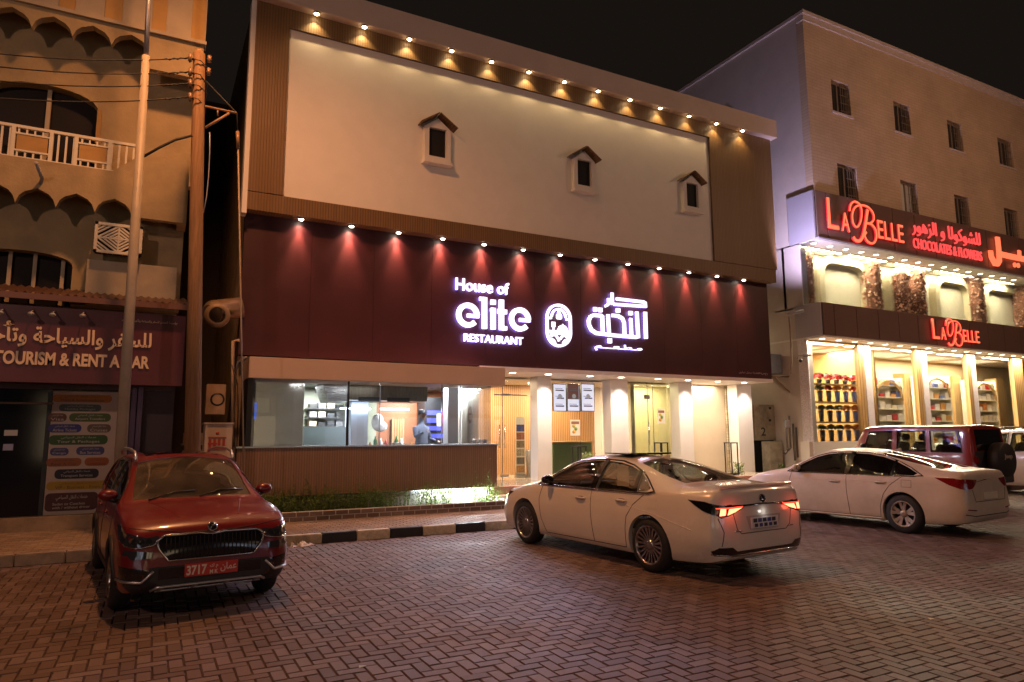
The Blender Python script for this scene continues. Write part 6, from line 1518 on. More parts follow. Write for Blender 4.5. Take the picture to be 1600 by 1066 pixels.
sedan = dict(
 zc=[(0, .72), (.012, .90), (.04, 1.05), (.09, 1.095), (.25, 1.105), (.62, 1.13), (.95, 1.215), (1.4, 1.345), (1.85, 1.42), (2.35, 1.445), (2.8, 1.43), (3.1, 1.365), (3.5, 1.17), (3.80, 1.03), (4.2, .965), (4.55, .875), (4.8, .765), (4.92, .67), (4.975, .56)],
 dr=[(0, .06), (.1, .02), (.6, .025), (.9, .05), (1.4, .065), (2.8, .065), (3.3, .06), (3.8, .035), (4.5, .05), (4.8, .09), (4.975, .09)],
 wr=[(0, .50), (.04, .66), (.12, .72), (.5, .72), (.9, .67), (1.4, .585), (1.9, .565), (2.8, .565), (3.1, .59), (3.5, .66), (3.82, .73), (4.3, .72), (4.7, .61), (4.9, .46), (4.975, .26)],
 zs=[(0, .60), (.012, .74), (.04, .86), (.1, .955), (.3, .985), (.9, .995), (1.5, .975), (2.5, .95), (3.4, .93), (3.9, .915), (4.4, .85), (4.75, .73), (4.93, .60), (4.975, .50)],
 ws=[(0, .56), (.012, .66), (.04, .745), (.12, .825), (.35, .865), (.9, .885), (1.5, .87), (2.5, .865), (3.4, .865), (3.9, .875), (4.4, .85), (4.7, .76), (4.88, .62), (4.975, .34)],
 wm=[(0, .66), (.012, .73), (.04, .80), (.12, .865), (.4, .912), (1.1, .932), (1.9, .915), (3.1, .915), (3.95, .930), (4.45, .905), (4.75, .82), (4.9, .68), (4.975, .42)],
 zm=[(0, .52), (.4, .60), (1.1, .62), (2.5, .56), (4., .60), (4.6, .55), (4.975, .42)],
 wb=[(0, .60), (.04, .72), (.15, .80), (.5, .85), (1.1, .875), (4.0, .875), (4.6, .83), (4.85, .69), (4.975, .40)],
 zb=[(0, .34), (.05, .27), (.3, .215), (1.1, .18), (4.0, .18), (4.6, .19), (4.9, .23), (4.975, .29)])
# ---- pearl white sedan with its brake lights on
lex = Car('parked_car', 'pearl white sedan with lit red tail lights and sunroof open, seen from behind', LEX[0], LEX[1], sedan, 4.975, P_pearl)
wfr = [(3.60, .972), (3.30, 1.135), (3.02, 1.262), (2.80, 1.325), (2.50, 1.352), (2.30, 1.355), (2.33, .975)]
wrr = [(2.23, .975), (2.22, 1.355), (1.95, 1.343), (1.70, 1.300), (1.50, 1.242), (1.40, .985)]
wq = [(1.345, .988), (1.43, 1.218), (1.25, 1.130), (1.10, 1.045), (1.14, 1.005)]
ws_ = [(3.78, .62), (3.80, 0), (3.78, -.62), (3.35, -.585), (2.98, -.52), (2.93, 0), (2.98, .52), (3.35, .585)]
rg = [(.70, .60), (.66, 0), (.70, -.60), (1.15, -.575), (1.62, -.485), (1.68, 0), (1.62, .485), (1.15, .575)]
lex.cut([wfr, wrr, wq], [(ws_, 1.0), (rg, 1.06)], (.80, 3.92), (1.10, 3.97), .338, 1.60)
def glaze(c, sides, wsp, rgp, mside, mfront, mrear, mq=None):
    for v in 'LR':
        for i, p in enumerate(sides): c.patch('side_window', grow(p, .012), v, -.010, mside if not (mq and i == 2) else mq, thick=.004, res=.07)
    c.patch('windscreen', [(a, b_) for a, b_ in grow(wsp, .02)], 'T', -.008, mfront, thick=.005, res=.09)
    c.patch('rear_window', grow(rgp, .02), 'T', -.008, mrear, thick=.005, res=.09)
lex.root.scale = (.975, 1, 1)
glaze(lex, [wfr, wrr, wq], ws_, rg, M_cg, M_cgs, M_cg)
dlo = [(3.66, .958), (3.30, 1.155), (3.02, 1.285), (2.80, 1.345), (2.30, 1.375), (1.95, 1.362), (1.68, 1.315), (1.40, 1.225), (1.20, 1.12), (1.00, 1.010), (1.12, .985), (1.4, .972), (2.3, .962)]
for v in 'LR':
    lex.line('window_trim', dlo, v, .013, M_gblack, .002, True)
    lex.line('belt_chrome', [(3.60, .948), (2.3, .950), (1.4, .958), (1.1, .968), (.97, .998)], v, .009, M_chrome, .004)
    lex.patch('pillar_cover', [(2.225, .975), (2.335, .975), (2.305, 1.365), (2.215, 1.365)], v, .006, M_gblack, thick=.01)
    lex.patch('pillar_cover', [(1.34, .98), (1.405, .98), (1.51, 1.25), (1.44, 1.235)], v, .006, M_gblack, thick=.01)
    lex.seam([(2.29, .95), (2.28, .75), (2.24, .45), (2.22, .25)], v)
    lex.seam([(3.52, .95), (3.56, .75), (3.50, .45), (3.40, .26)], v)
    lex.seam([(1.18, .965), (1.38, .82), (1.50, .66), (1.53, .50), (1.55, .26)], v)
    lex.seam([(1.55, .255), (3.40, .245)], v)
    sd = 1 if v == 'L' else -1
    lex.handle(2.52, .825, sd, P_pearl); lex.handle(1.62, .855, sd, P_pearl)
    lex.line('body_crease', [(.35, .60), (1.0, .74), (1.5, .80)], v, .004, P_pearl, .0)
    lex.patch('fuel_flap', [(.92, .80), (1.10, .80), (1.10, .93), (.92, .93)], v, .003, P_pearl, thick=.006) if v == 'L' else None
    lex.mirror(3.33, .965, M_gblack, sd)
for v, w_ in (('L', 1), ('R', 1)):
    for x in (1.10, 3.97): lex.wheel(x, 1 if v == 'L' else -1, .338, 1.60, .245, M_rimA, (20, .020, .030, 0))
lex.seats(2.15, 1.30, .52); lex.dash(3.12, .98)
E_tail = emit('tail_red', (1, .045, .02), 3.2); E_tailc = emit('tail_core', (1, .24, .10), 4.5)
M_lens = mat('red_lens', (.20, .008, .008), .08, coat=.8)
for sd, v in ((1, 'L'), (-1, 'R')):
    lex.patch('tail_lamp', [(sd*a, b_) for a, b_ in ((.30, .895), (.62, .900), (.80, .905), (.80, .80), (.74, .755), (.55, .80), (.42, .845))], 'B', .006, M_gblack)
    tl_ = lex.patch('tail_lamp', [(.02, .905), (.18, .945), (.42, .955), (.20, .84), (.03, .78)], v, .007, M_gblack)
    lex.patch('tail_lamp_lens', [(sd*a, b_) for a, b_ in ((.36, .875), (.66, .885), (.79, .882), (.79, .79), (.70, .775), (.52, .825))], 'B', .012, M_lens)
    lex.patch('tail_lamp_light', [(sd*a, b_) for a, b_ in ((.40, .866), (.62, .858), (.655, .79), (.53, .82))], 'B', .016, E_tailc)
    lex.patch('tail_lamp_light', [(sd*a, b_) for a, b_ in ((.67, .862), (.74, .868), (.76, .785), (.69, .79))], 'B', .016, E_tailc)
    lex.patch('tail_lamp_light', [(sd*a, b_) for a, b_ in ((.38, .88), (.66, .875), (.79, .876), (.79, .866), (.66, .862), (.38, .872))], 'B', .014, E_tail)
    lex.patch('rear_vent', [(sd*a, b_) for a, b_ in ((.52, .37), (.60, .42), (.78, .425), (.83, .38), (.80, .33), (.60, .325))], 'B', .008, M_gblack)
    lex.patch('head_lamp', [(4.35, .80), (4.55, .80), (4.85, .68), (4.80, .62), (4.60, .70)], v, .006, M_gblack)
    light('brake_light', 'POINT', (0, 0, 0), .8, (1, .10, .05), .04, parent=lex.root).location = (-.12, sd*.62, .83)
lex.line('tail_strip', [(-.42, .885), (0, .892), (.42, .885)], 'B', .012, M_gblack, .004)
lex.line('bumper_chrome', [(-.82, .345), (-.6, .325), (0, .325), (.6, .325), (.82, .345)], 'B', .008, M_chrome, .006)
lex.patch('diffuser', [(-.62, .37), (.62, .37), (.60, .31), (-.60, .31)], 'B', .005, M_gblack)
lex.seam([(-.55, .80), (-.50, .62), (-.42, .565), (.42, .565), (.50, .62), (.55, .80)], 'B')
lex.seam([(.78, .76), (.72, .60), (.75, .44)], 'B'); lex.seam([(-.78, .76), (-.72, .60), (-.75, .44)], 'B')
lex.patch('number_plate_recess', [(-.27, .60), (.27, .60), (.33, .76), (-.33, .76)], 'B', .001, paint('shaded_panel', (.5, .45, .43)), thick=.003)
# spoiler lip, sunroof, aerial, emblem
MB().tube([(.09, y, 1.112-.05*abs(y)**2*.4) for y in [-.68+.136*i for i in range(11)]], .022, 8).build('boot_spoiler', P_pearl, lex.root)
MB().add([(1.95, -.42, 1.443), (1.95, .42, 1.443), (2.50, .42, 1.455), (2.50, -.42, 1.455), (1.95, -.42, 1.468), (1.95, .42, 1.468), (2.50, .42, 1.466), (2.50, -.42, 1.466)], [(0, 1, 2, 3), (4, 7, 6, 5), (0, 4, 5, 1), (1, 5, 6, 2), (2, 6, 7, 3), (3, 7, 4, 0)]).build('sunroof', M_gblack, lex.root)
MB().prism([(1.55, 1.37), (1.72, 1.40), (1.60, 1.455)], -.03, .03).build('roof_aerial', P_pearl, lex.root, bevel=.008)
o = lex.patch('emblem', arc(0, .955, .055, .042, 0, 350, 16), 'B', .012, M_gblack, thick=.01, res=.02)
lex.line('emblem_ring', arc(0, .955, .058, .045, 0, 350, 16), 'B', .006, M_chrome, .012, True, res=.02)
lex.line('emblem_letter', [(.022, .975), (.006, .940), (-.03, .940)], 'B', .006, M_chrome, .016, res=.01)
pl_ = MB().box(-.018, -.004, -.26, .26, .61, .74).build('number_plate', mat('plate_white', (.72, .70, .68), .4), lex.root, bevel=.004)
M_pink = mat('plate_ink', (.05, .05, .22), .5)
for k in range(5): MB().box(-.021, -.0185, -.22+.09*k, -.16+.09*k, .625, .665).box(-.021, -.0185, -.20+.088*k, -.13+.088*k, .68, .725).build('plate_mark', M_pink if k % 2 else mat('plate_ink2', (.03, .03, .05), .5), pl_)
light('number_plate_light', 'POINT', (0, 0, 0), .12, (1, .95, .9), .02, parent=lex.root).location = (-.05, 0, .80)
lex.line('badge', [(.55, .60), (.42, .60)], 'B', .006, M_chrome, .003); lex.line('badge', [(-.45, .60), (-.56, .60)], 'B', .006, M_chrome, .003)
t_ = MB().box(1.78, 2.02, .60, .605, 1.02, 1.30).build('window_sticker', mat('sticker_paper', (.55, .45, .38), .7), lex.root)
# ---- dusty white fastback sedan behind it
acc_t = {k: [(x*4.9/4.975, y) for x, y in v] for k, v in sedan.items()}
acc_t['zc'] = [(0, .72), (.012, .90), (.04, 1.05), (.10, 1.10), (.22, 1.115), (.45, 1.13), (.9, 1.235), (1.4, 1.355), (1.85, 1.425), (2.3, 1.45), (2.7, 1.435), (3.0, 1.365), (3.4, 1.19), (3.72, 1.04), (4.1, .985), (4.5, .90), (4.75, .78), (4.86, .68), (4.9, .58)]
acc = Car('parked_car', 'dusty white fastback sedan with dark tinted rear windows parked behind the pearl sedan', ACC[0], ACC[1], acc_t, 4.9, P_dusty)
afr = [(3.48, .985), (3.20, 1.15), (2.95, 1.265), (2.70, 1.33), (2.40, 1.358), (2.20, 1.36), (2.22, .985)]
arr = [(2.13, .985), (2.12, 1.36), (1.85, 1.348), (1.55, 1.303), (1.30, 1.237), (1.28, .995)]
aq = [(1.24, .998), (1.26, 1.225), (1.00, 1.130), (.80, 1.045), (.86, 1.005)]
aws = [(3.70, .62), (3.72, 0), (3.70, -.62), (3.28, -.585), (2.90, -.52), (2.85, 0), (2.90, .52), (3.28, .585)]
arg = [(.50, .60), (.46, 0), (.50, -.60), (1.0, -.575), (1.62, -.49), (1.68, 0), (1.62, .49), (1.0, .575)]
acc.cut([afr, arr, aq], [(aws, 1.0), (arg, 1.09)], (.70, 3.84), (1.09, 3.92), .335, 1.60)
glaze(acc, [afr, arr, aq], aws, arg, M_cgd, M_cgs, M_cgd)
adlo = [(3.54, .972), (3.20, 1.17), (2.95, 1.29), (2.70, 1.35), (2.2, 1.38), (1.85, 1.367), (1.52, 1.32), (1.2, 1.225), (.95, 1.13), (.70, 1.01), (.86, .99), (1.3, .985), (2.2, .975)]
for v in 'LR':
    sd = 1 if v == 'L' else -1
    acc.line('window_trim', adlo, v, .010, M_gblack, .002, True); acc.line('belt_chrome', [(3.5, .962), (2.2, .963), (1.2, .973), (.68, 1.0)], v, .007, M_chrome, .003)
    acc.patch('pillar_cover', [(2.125, .985), (2.225, .985), (2.205, 1.37), (2.115, 1.37)], v, .006, M_gblack, thick=.01)
    acc.patch('pillar_cover', [(1.235, .99), (1.285, .99), (1.305, 1.25), (1.255, 1.235)], v, .006, M_gblack, thick=.01)
    acc.seam([(2.18, .96), (2.17, .75), (2.14, .45), (2.13, .24)], v); acc.seam([(3.42, .96), (3.46, .75), (3.42, .45), (3.35, .25)], v)
    acc.seam([(1.08, .975), (1.30, .82), (1.42, .66), (1.50, .45), (1.52, .25)], v); acc.seam([(1.52, .245), (3.35, .235)], v)
    acc.handle(2.42, .83, sd, P_dusty); acc.handle(1.48, .855, sd, P_dusty); acc.mirror(3.28, .975, P_dusty, sd)
    acc.line('fuel_flap', [(.90, .80), (1.08, .80), (1.08, .92), (.90, .92)], v, .003, M_seam, 0, True)
    acc.line('body_crease', [(.3, .88), (1.2, .875), (3.6, .84)], v, .004, P_dusty, 0)
    acc.line('sill_trim', [(1.5, .225), (3.4, .215)], v, .018, P_dusty, .002)
    acc.patch('tail_lamp', [(.02, .955), (.20, .985), (.50, .985), (.26, .87), (.03, .79)], v, .008, M_lens)
    acc.patch('tail_lamp', [(sd*a, b_) for a, b_ in ((.42, .955), (.80, .975), (.80, .80), (.60, .82), (.50, .88))], 'B', .008, M_lens)
    acc.line('reflector', [(sd*.55, .46), (sd*.78, .48)], 'B', .010, M_lens, .004)
    for x in (1.09, 3.92): acc.wheel(x, sd, .335, 1.60, .222, M_rimB, (5, .05, .065, .24))
acc.root.scale = (.945, .96, 1)
acc.seats(2.08, 1.20, .52); acc.dash(3.02, .99)
acc.seam([(-.62, .80), (-.55, .60), (.55, .60), (.62, .80)], 'B'); acc.patch('number_plate', [(-.26, .63), (.26, .63), (.26, .74), (-.26, .74)], 'B', .012, mat('plate_cream', (.65, .58, .45), .5))
acc.line('bumper_chrome', [(-.80, .40), (-.6, .37), (.6, .37), (.80, .40)], 'B', .008, M_seam, .003)
MB().prism([(1.50, 1.375), (1.68, 1.405), (1.52, 1.46)], -.03, .03).build('roof_aerial', P_dusty, acc.root, bevel=.008)
# ---- red compact SUV
suv = dict(
 zc=[(0, .80), (.02, 1.0), (.06, 1.15), (.16, 1.36), (.30, 1.50), (.6, 1.565), (1.3, 1.60), (1.9, 1.595), (2.3, 1.545), (2.62, 1.40), (2.95, 1.20), (3.18, 1.075), (3.5, 1.045), (3.85, .995), (4.05, .945), (4.15, .89), (4.20, .80), (4.225, .68)],
 dr=[(0, .05), (.3, .06), (2.2, .06), (2.8, .05), (3.2, .028), (3.9, .030), (4.1, .045), (4.225, .06)],
 wr=[(0, .45), (.04, .56), (.3, .60), (1.3, .61), (2.1, .605), (2.6, .64), (3.15, .74), (3.7, .765), (4.0, .76), (4.14, .72), (4.20, .60), (4.225, .48)],
 zs=[(0, .66), (.03, .85), (.12, 1.0), (.6, 1.04), (1.8, 1.02), (3.0, 1.00), (3.5, .965), (3.9, .87), (4.08, .78), (4.2, .66), (4.225, .52)],
 ws=[(0, .52), (.03, .66), (.12, .76), (.5, .80), (1.5, .815), (3.0, .82), (3.5, .825), (3.9, .815), (4.07, .785), (4.16, .73), (4.225, .58)],
 wm=[(0, .62), (.03, .74), (.15, .82), (.6, .87), (1.5, .865), (2.8, .865), (3.45, .88), (3.85, .87), (4.05, .84), (4.16, .78), (4.225, .64)],
 zm=[(0, .55), (.75, .62), (2, .58), (3.4, .62), (4.0, .55), (4.225, .45)],
 wb=[(0, .60), (.05, .72), (.3, .80), (.8, .83), (3.4, .83), (3.9, .82), (4.1, .76), (4.225, .60)],
 zb=[(0, .40), (.1, .30), (.7, .22), (3.4, .22), (3.9, .24), (4.1, .27), (4.225, .34)])
red = Car('parked_car', 'red compact SUV with chrome framed black grille and red number plate facing the viewer', RED[0], RED[1], suv, 4.225, P_red)
rfr = [(2.98, 1.06), (2.60, 1.30), (2.35, 1.415), (2.10, 1.47), (1.85, 1.485), (1.87, 1.055)]
rrr = [(1.78, 1.055), (1.76, 1.485), (1.3, 1.485), (1.0, 1.465), (.98, 1.065)]
rq = [(.93, 1.07), (.95, 1.455), (.65, 1.41), (.42, 1.26), (.40, 1.12)]
rws = [(3.10, .66), (3.13, 0), (3.10, -.66), (2.70, -.61), (2.36, -.555), (2.32, 0), (2.36, .555), (2.70, .61)]
rrg = [(.07, .50), (.06, 0), (.07, -.50), (.28, -.48), (.29, 0), (.28, .48)]
red.cut([rfr, rrr, rq], [(rws, 1.06)], (.35, 3.25), (.75, 3.40), .335, 1.53)
for v in 'LR':
    sd = 1 if v == 'L' else -1
    for p in (rfr, rrr, rq): red.patch('side_window', grow(p, .012), v, -.010, M_cgd, thick=.004, res=.08)
    red.line('window_trim', [(3.04, 1.045), (2.60, 1.32), (2.35, 1.435), (2.1, 1.49), (1.3, 1.505), (.9, 1.48), (.6, 1.42), (.36, 1.26), (.36, 1.06), (1.9, 1.042)], v, .011, M_gblack, .002, True)
    red.patch('pillar_cover', [(1.77, 1.055), (1.88, 1.055), (1.86, 1.495), (1.75, 1.495)], v, .006, M_gblack, thick=.01)
    red.seam([(1.83, 1.03), (1.82, .7), (1.80, .3)], v); red.seam([(2.93, 1.03), (2.98, .8), (2.90, .5), (2.85, .3)], v); red.seam([(.95, 1.03), (1.0, .85), (1.15, .6), (1.18, .3)], v)
    red.handle(2.05, .88, sd, P_red); red.handle(1.12, .90, sd, P_red); red.mirror(2.86, 1.045, P_red, sd)
    for x in (.75, 3.40): red.wheel(x, sd, .335, 1.53, .215, M_rimA, (5, .035, .05, .20), .205)
    for x in (.75, 3.40):
        a_ = arc(x, .335, .40, .40, -12, 192, 22); red.line('arch_cladding', [p for p in a_ if p[1] > .28], v, .028, M_plast, .0)
    red.patch('sill_cladding', [(1.15, .24), (3.0, .24), (3.0, .36), (1.15, .36)], v, .012, M_plast)
    # lamps and vents on the face
    f = lambda pts: [(sd*a, b_) for a, b_ in pts]
    hl = red.patch('head_lamp', f([(.50, .775), (.56, .735), (.70, .715), (.80, .73), (.86, .86), (.78, .845), (.62, .80), (.52, .815)]), 'F', .008, M_lampd)
    hl2 = red.patch('head_lamp', [(4.02, .745), (3.85, .80), (3.66, .885), (3.70, .915), (3.90, .885), (4.08, .83)], v, .008, M_lampd)
    red.line('lamp_chrome', f([(.50, .765), (.56, .728), (.70, .708), (.80, .722), (.84, .78)]), 'F', .006, M_chrome, .010)
    for yy, zz in ((.60, .765), (.67, .765), (.74, .775)): red.patch('lamp_projector', f([(yy+.026*math.cos(a), zz+.026*math.sin(a)) for a in [2*PI*i/12 for i in range(12)]]), 'F', .014, M_mir, hl, res=.03)
    red.patch('fog_lamp', f([(.56, .665), (.80, .69), (.82, .64), (.74, .60), (.58, .61)]), 'F', .008, M_lampd)
    red.patch('side_vent', f([(.60, .50), (.84, .54), (.84, .37), (.62, .36)]), 'F', .006, M_gblack)
    red.line('vent_trim', f([(.55, .485), (.64, .395), (.66, .388), (.84, .40)]), 'F', .014, M_silver, .012)
    MB().tube([(.75, sd*.585, 1.555), (.85, sd*.60, 1.60), (1.3, sd*.605, 1.635), (1.9, sd*.60, 1.63), (2.25, sd*.585, 1.60), (2.40, sd*.58, 1.50)], .019, 8).build('roof_rail', M_silver, red.root)
red.patch('windscreen', grow(rws, .02), 'T', -.008, M_cgs, thick=.005, res=.09); 
red.patch('rear_window', [(-.48, 1.18), (.48, 1.18), (.44, 1.42), (-.44, 1.42)], 'B', .004, M_gblack, thick=.005, res=.09)
red.patch('panoramic_roof', [(.9, -.44), (2.15, -.44), (2.15, .44), (.9, .44)], 'T', .003, M_gblack, thick=.008, res=.2)
gr = [(-.46, .81), (-.12, .815), (0, .80), (.12, .815), (.46, .81), (.53, .765), (.51, .69), (.42, .575), (-.42, .575), (-.51, .69), (-.53, .765)]
g_ = red.patch('grille', gr, 'F', .004, M_gblack)
red.line('grille_frame', gr, 'F', .012, M_chrome, .012, True)
for k in range(23):
    y = -.44+.88*k/22; zt_ = .79; zb_ = .59 if abs(y) < .40 else .65; red.line('grille_bar', [(y, zb_), (y, zt_)], 'F', .0055, M_dark, .008, parent=g_, res=.08, n=5)
red.patch('lower_bumper', [(-.62, .42), (-.58, .52), (.58, .52), (.62, .42), (.80, .36), (.72, .27), (-.72, .27), (-.80, .36)], 'F', .008, M_plast)
red.patch('air_intake', [(-.50, .40), (-.50, .50), (.50, .50), (.50, .40)], 'F', .012, M_gblack)
red.line('skid_bar', [(-.56, .30), (-.5, .335), (.5, .335), (.56, .30)], 'F', .016, M_silver, .012); red.line('skid_bar', [(-.52, .292), (.52, .292)], 'F', .012, M_silver, .014)
for y in (-.5, -.18, .14, .44): red.line('skid_bar', [(y, .29), (y+.06, .335)], 'F', .014, M_silver, .013)
red.line('emblem', arc(0, .865, .042, .038, 0, 350, 16), 'F', .007, M_chrome, .008, True, res=.02); red.patch('emblem_disc', arc(0, .865, .038, .034, 0, 340, 12), 'F', .006, M_gblack, res=.02)
red.line('emblem_wing', [(-.018, .848), (-.005, .88), (.02, .872)], 'F', .006, M_chrome, .010, res=.01)
red.seam([(.84, .90), (.60, .87), (.25, .835), (0, .828), (-.25, .835), (-.60, .87), (-.84, .90)], 'F')
for sd in (-1, 1): red.line('bonnet_crease', [(4.0, sd*.30), (3.6, sd*.40), (3.2, sd*.50)], 'T', .006, P_red, -.002)
red.seats(1.75, .85, .66, .34); red.dash(2.45, 1.04, .36)
MB().tube([(3.14, .05, 1.10), (3.02, .30, 1.155), (2.98, .58, 1.15)], .009, 6).tube([(3.14, -.50, 1.085), (3.04, -.22, 1.15), (3.02, .02, 1.16)], .009, 6).build('wiper', M_black, red.root)
xp = red.hit((0, .46), 'F')[0].x
plr = MB().box(xp+.012, xp+.028, -.262, .262, .40, .525).build('number_plate', mat('red_plate', (.50, .035, .02), .4), red.root, bevel=.005)
def plate_text(s_, ya, yb, z0, z1, par, x, m, bold=.03):    # readable from the front: local +x faces the viewer
    o = text_mesh('plate_lettering', s_, 0, 1, 0, 1, 0, m, None, .01, bold); me = o.data; a = np.zeros(len(me.vertices)*3); me.vertices.foreach_get('co', a); a = a.reshape(-1, 3)
    b_ = np.stack([np.full(len(a), x)-a[:, 1]*.3, ya+(yb-ya)*a[:, 0], z0+(z1-z0)*a[:, 2]], 1); me.vertices.foreach_set('co', b_.ravel()); o.parent = par
M_pl_w = mat('plate_letter', (.72, .60, .50), .5)
plate_text('3717', -.245, -.05, .415, .510, plr, xp+.029, M_pl_w); plate_text(ar('عمان'), .085, .245, .42, .508, plr, xp+.029, M_pl_w, .01); plate_text('M K', -.02, .06, .412, .45, plr, xp+.029, M_pl_w); plate_text(ar('م ك'), -.02, .06, .46, .51, plr, xp+.029, M_pl_w, .01)
red.root.scale = (1, .94, .97)
# ---- dark red boxy off-roader with a spare wheel
box4 = dict(
 zc=[(0, 1.0), (.03, 1.30), (.10, 1.80), (.25, 1.855), (2.4, 1.865), (2.75, 1.84), (2.95, 1.62), (3.15, 1.25), (3.25, 1.19), (4.3, 1.12), (4.45, 1.05), (4.5, .8)],
 dr=[(0, .03), (4.5, .03)], wr=[(0, .62), (.1, .66), (2.6, .66), (3.2, .70), (4.3, .62), (4.5, .5)],
 zs=[(0, .90), (.05, 1.10), (.3, 1.14), (3.2, 1.12), (4.3, 1.04), (4.5, .75)], ws=[(0, .66), (.05, .74), (.3, .765), (3.2, .765), (4.3, .68), (4.5, .5)],
 wm=[(0, .68), (.05, .76), (.3, .78), (3.2, .78), (4.3, .69), (4.5, .52)], zm=[(0, .8), (4.5, .8)], wb=[(0, .66), (.1, .74), (3.2, .76), (4.5, .52)], zb=[(0, .55), (.2, .48), (4.5, .5)])
jp = Car('parked_car', 'dark red boxy off-road car with a covered spare wheel on its tail', JEP[0], JEP[1], box4, 4.5, P_jeep, .9)
jf = [(2.82, 1.22), (2.66, 1.70), (2.02, 1.72), (2.02, 1.22)]; jm = [(1.88, 1.22), (1.88, 1.72), (1.16, 1.72), (1.12, 1.22)]; jr = [(1.00, 1.22), (1.04, 1.72), (.34, 1.71), (.26, 1.22)]
jp.cut([jf, jm, jr], [([(3.12, .60), (3.12, -.60), (2.86, -.56), (2.86, .56)], 1.3)], (.16, 3.1), (.85, 3.75), .39, 1.56)
for v in 'LR':
    sd = 1 if v == 'L' else -1
    for p in (jf, jm, jr): jp.patch('side_window', grow(p, .012), v, -.008, M_cg, thick=.004, res=.1); jp.line('window_seal', p, v, .010, M_black, .001, True)
    jp.patch('pillar_cover', [(1.90, 1.2), (2.0, 1.2), (2.0, 1.74), (1.90, 1.74)], v, .004, P_jeep, thick=.01)
    jp.seam([(1.95, 1.72), (1.95, .6)], v); jp.seam([(2.90, 1.2), (2.95, .6)], v)
    for x in (.85, 3.75):
        jp.wheel(x, sd, .39, 1.56, .22, M_rimA, (5, .06, .07, 0), .25); jp.line('wing_flare', arc(x, .39, .50, .52, 0, 180, 14), v, .055, M_plast, .05)
    jp.mirror(2.78, 1.25, M_black, sd); jp.handle(2.15, 1.05, sd, M_black)
    jp.patch('tail_lamp', [(sd*.60, .98), (sd*.72, .98), (sd*.72, 1.12), (sd*.60, 1.12)], 'B', .02, M_lens)
jp.patch('rear_window', [(-.56, 1.26), (.56, 1.26), (.54, 1.74), (-.54, 1.74)], 'B', .006, M_gblack)
jp.patch('windscreen', [(3.13, .62), (3.13, -.62), (2.84, -.57), (2.84, .57)], 'T', -.008, M_cgs, res=.1)
sp = MB().lathe([(0, -.16), (.36, -.16), (.39, -.13), (.40, 0), (.39, .10), (.34, .12), (0, .12)], (-.15, -.05, 1.05), 0, 40).build('spare_wheel', M_plast_d, jp.root)
o = text_mesh('spare_lettering', 'Jeep', 0, 1, 0, 1, 0, mat('grey_print', (.38, .30, .24), .6), None, .01, .03); me = o.data; a = np.zeros(len(me.vertices)*3); me.vertices.foreach_get('co', a); a = a.reshape(-1, 3)
me.vertices.foreach_set('co', np.stack([-.312+a[:, 1]*.3, .10-.34*a[:, 0], 1.06+.13*a[:, 2]], 1).ravel()); o.parent = sp
jp.root.scale = (1, 1, 1.04); jp.patch('tailgate', [(-.66, .60), (.66, .60), (.66, 1.24), (-.66, 1.24)], 'B', .010, M_plast_d)
jp.seats(2.0, 1.0, .85, .36); jp.dash(2.65, 1.25)
MB().box(-.06, .06, -.74, .74, .52, .72).build('rear_bumper', M_plast, jp.root, bevel=.02)
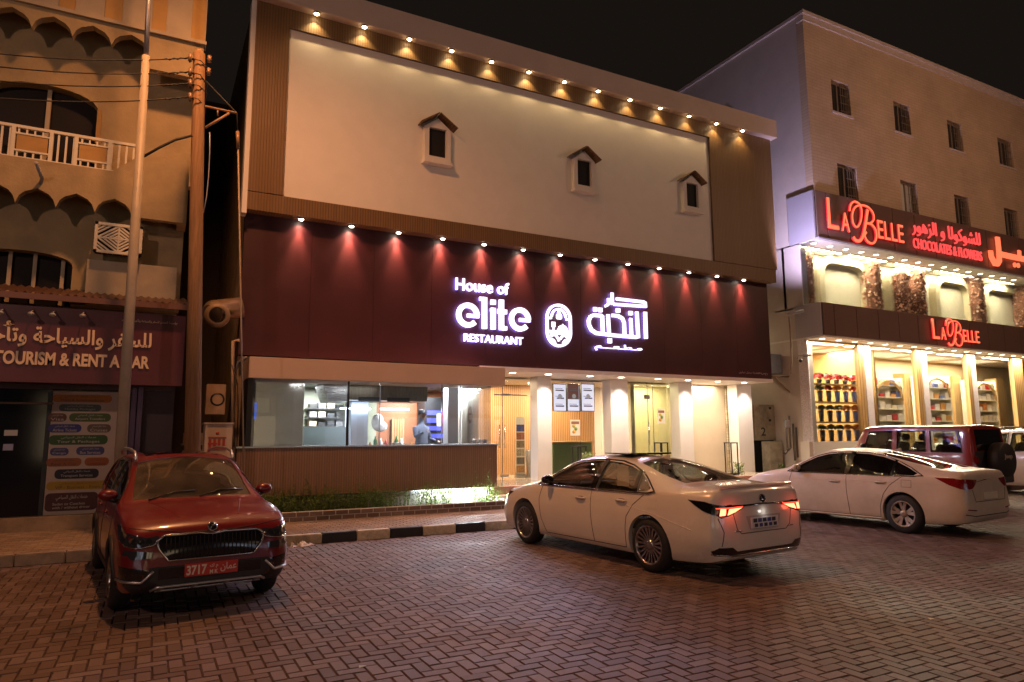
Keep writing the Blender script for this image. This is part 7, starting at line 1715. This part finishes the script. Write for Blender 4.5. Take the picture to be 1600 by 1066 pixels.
# ---- white SUV at the right edge of the picture
ws4 = {k: [(x, y) for x, y in v] for k, v in suv.items()}
sv = Car('parked_car', 'white SUV with dark roof rails cut off by the right edge of the picture', SUV[0], SUV[1], ws4, 4.225, P_suv)
sv.root.scale = (1.15, 1.15, 1.15)
sv.cut([rfr, rrr, rq], [(rws, 1.06)], (.35, 3.25), (.75, 3.40), .335, 1.53)
for v in 'LR':
    sd = 1 if v == 'L' else -1
    for p in (rfr, rrr, rq): sv.patch('side_window', grow(p, .012), v, -.010, M_cg, thick=.004, res=.08); sv.line('window_seal', p, v, .012, M_gblack, .002, True)
    for x in (.75, 3.40): sv.wheel(x, sd, .335, 1.53, .215, M_rimA, (5, .05, .06, .2), .205)
    MB().tube([(.75, sd*.585, 1.56), (.85, sd*.60, 1.615), (1.9, sd*.60, 1.64), (2.3, sd*.585, 1.56)], .018, 8).build('roof_rail', M_gblack, sv.root)
    sv.seam([(1.83, 1.03), (1.80, .3)], v); sv.handle(1.12, .90, sd, M_chrome); sv.handle(2.05, .88, sd, M_chrome); sv.mirror(2.86, 1.045, P_suv, sd)
    sv.patch('tail_lamp', [(sd*.5, .90), (sd*.74, .90), (sd*.72, 1.05), (sd*.5, 1.05)], 'B', .006, M_lens)
sv.patch('windscreen', grow(rws, .02), 'T', -.008, M_cgs, thick=.005, res=.1); sv.patch('rear_window', [(-.48, 1.18), (.48, 1.18), (.44, 1.42), (-.44, 1.42)], 'B', .004, M_gblack, res=.1); sv.seats(1.75, .85, .66, .34); sv.dash(2.45, 1.04)
# ------------------------------------------------------------------ unseen far side of the street; lit shop fronts added for reflections
M_far = mat('unseen_far_wall', (.34, .28, .22), .85, ns=1.2, na=.15)
for k, (x0, x1, h, lab, c) in enumerate(((-26, -9, 9, 'plain low building with a lit shop front added for reflections across the street behind the viewer', (.9, .92, 1)), (-7, 8, 12, 'taller building with a warm lit shop front added for reflections across the street behind the viewer', (1, .75, .45)), (11, 30, 8, 'wide low building with a cool lit shop front added for reflections across the street behind the viewer', (.75, .8, 1)))):
    t = thing('shop_building', lab, 'building', (x0, -24, 0)); b_ = (x0, -24, 0)  # unseen building, its lit shop front added for reflections
    MB().box(x0, x1, -34, -24, 0, h).build('wall', M_far, t, b_)
    MB().box(x0+.5, x1-.5, -23.99, -23.85, 3.4, 4.4).build('sign_board', emit('added_far_sign', c, .8), t, b_)  # glowing sign board added for reflections
    for q in range(int((x1-x0)/3)):
        MB().box(x0+.6+3*q, x0+3+3*q, -23.99, -23.9, .3, 3.1).build('added_shop_window', emit('added_far_window', c, 1.4), t, b_)
        MB().box(x0+1+3*q, x0+2.2+3*q, -23.99, -23.93, 5.6, 7.0).build('window', M_dark if (q+k) % 3 else emit('added_far_lit', (1, .7, .4), 1), t, b_)
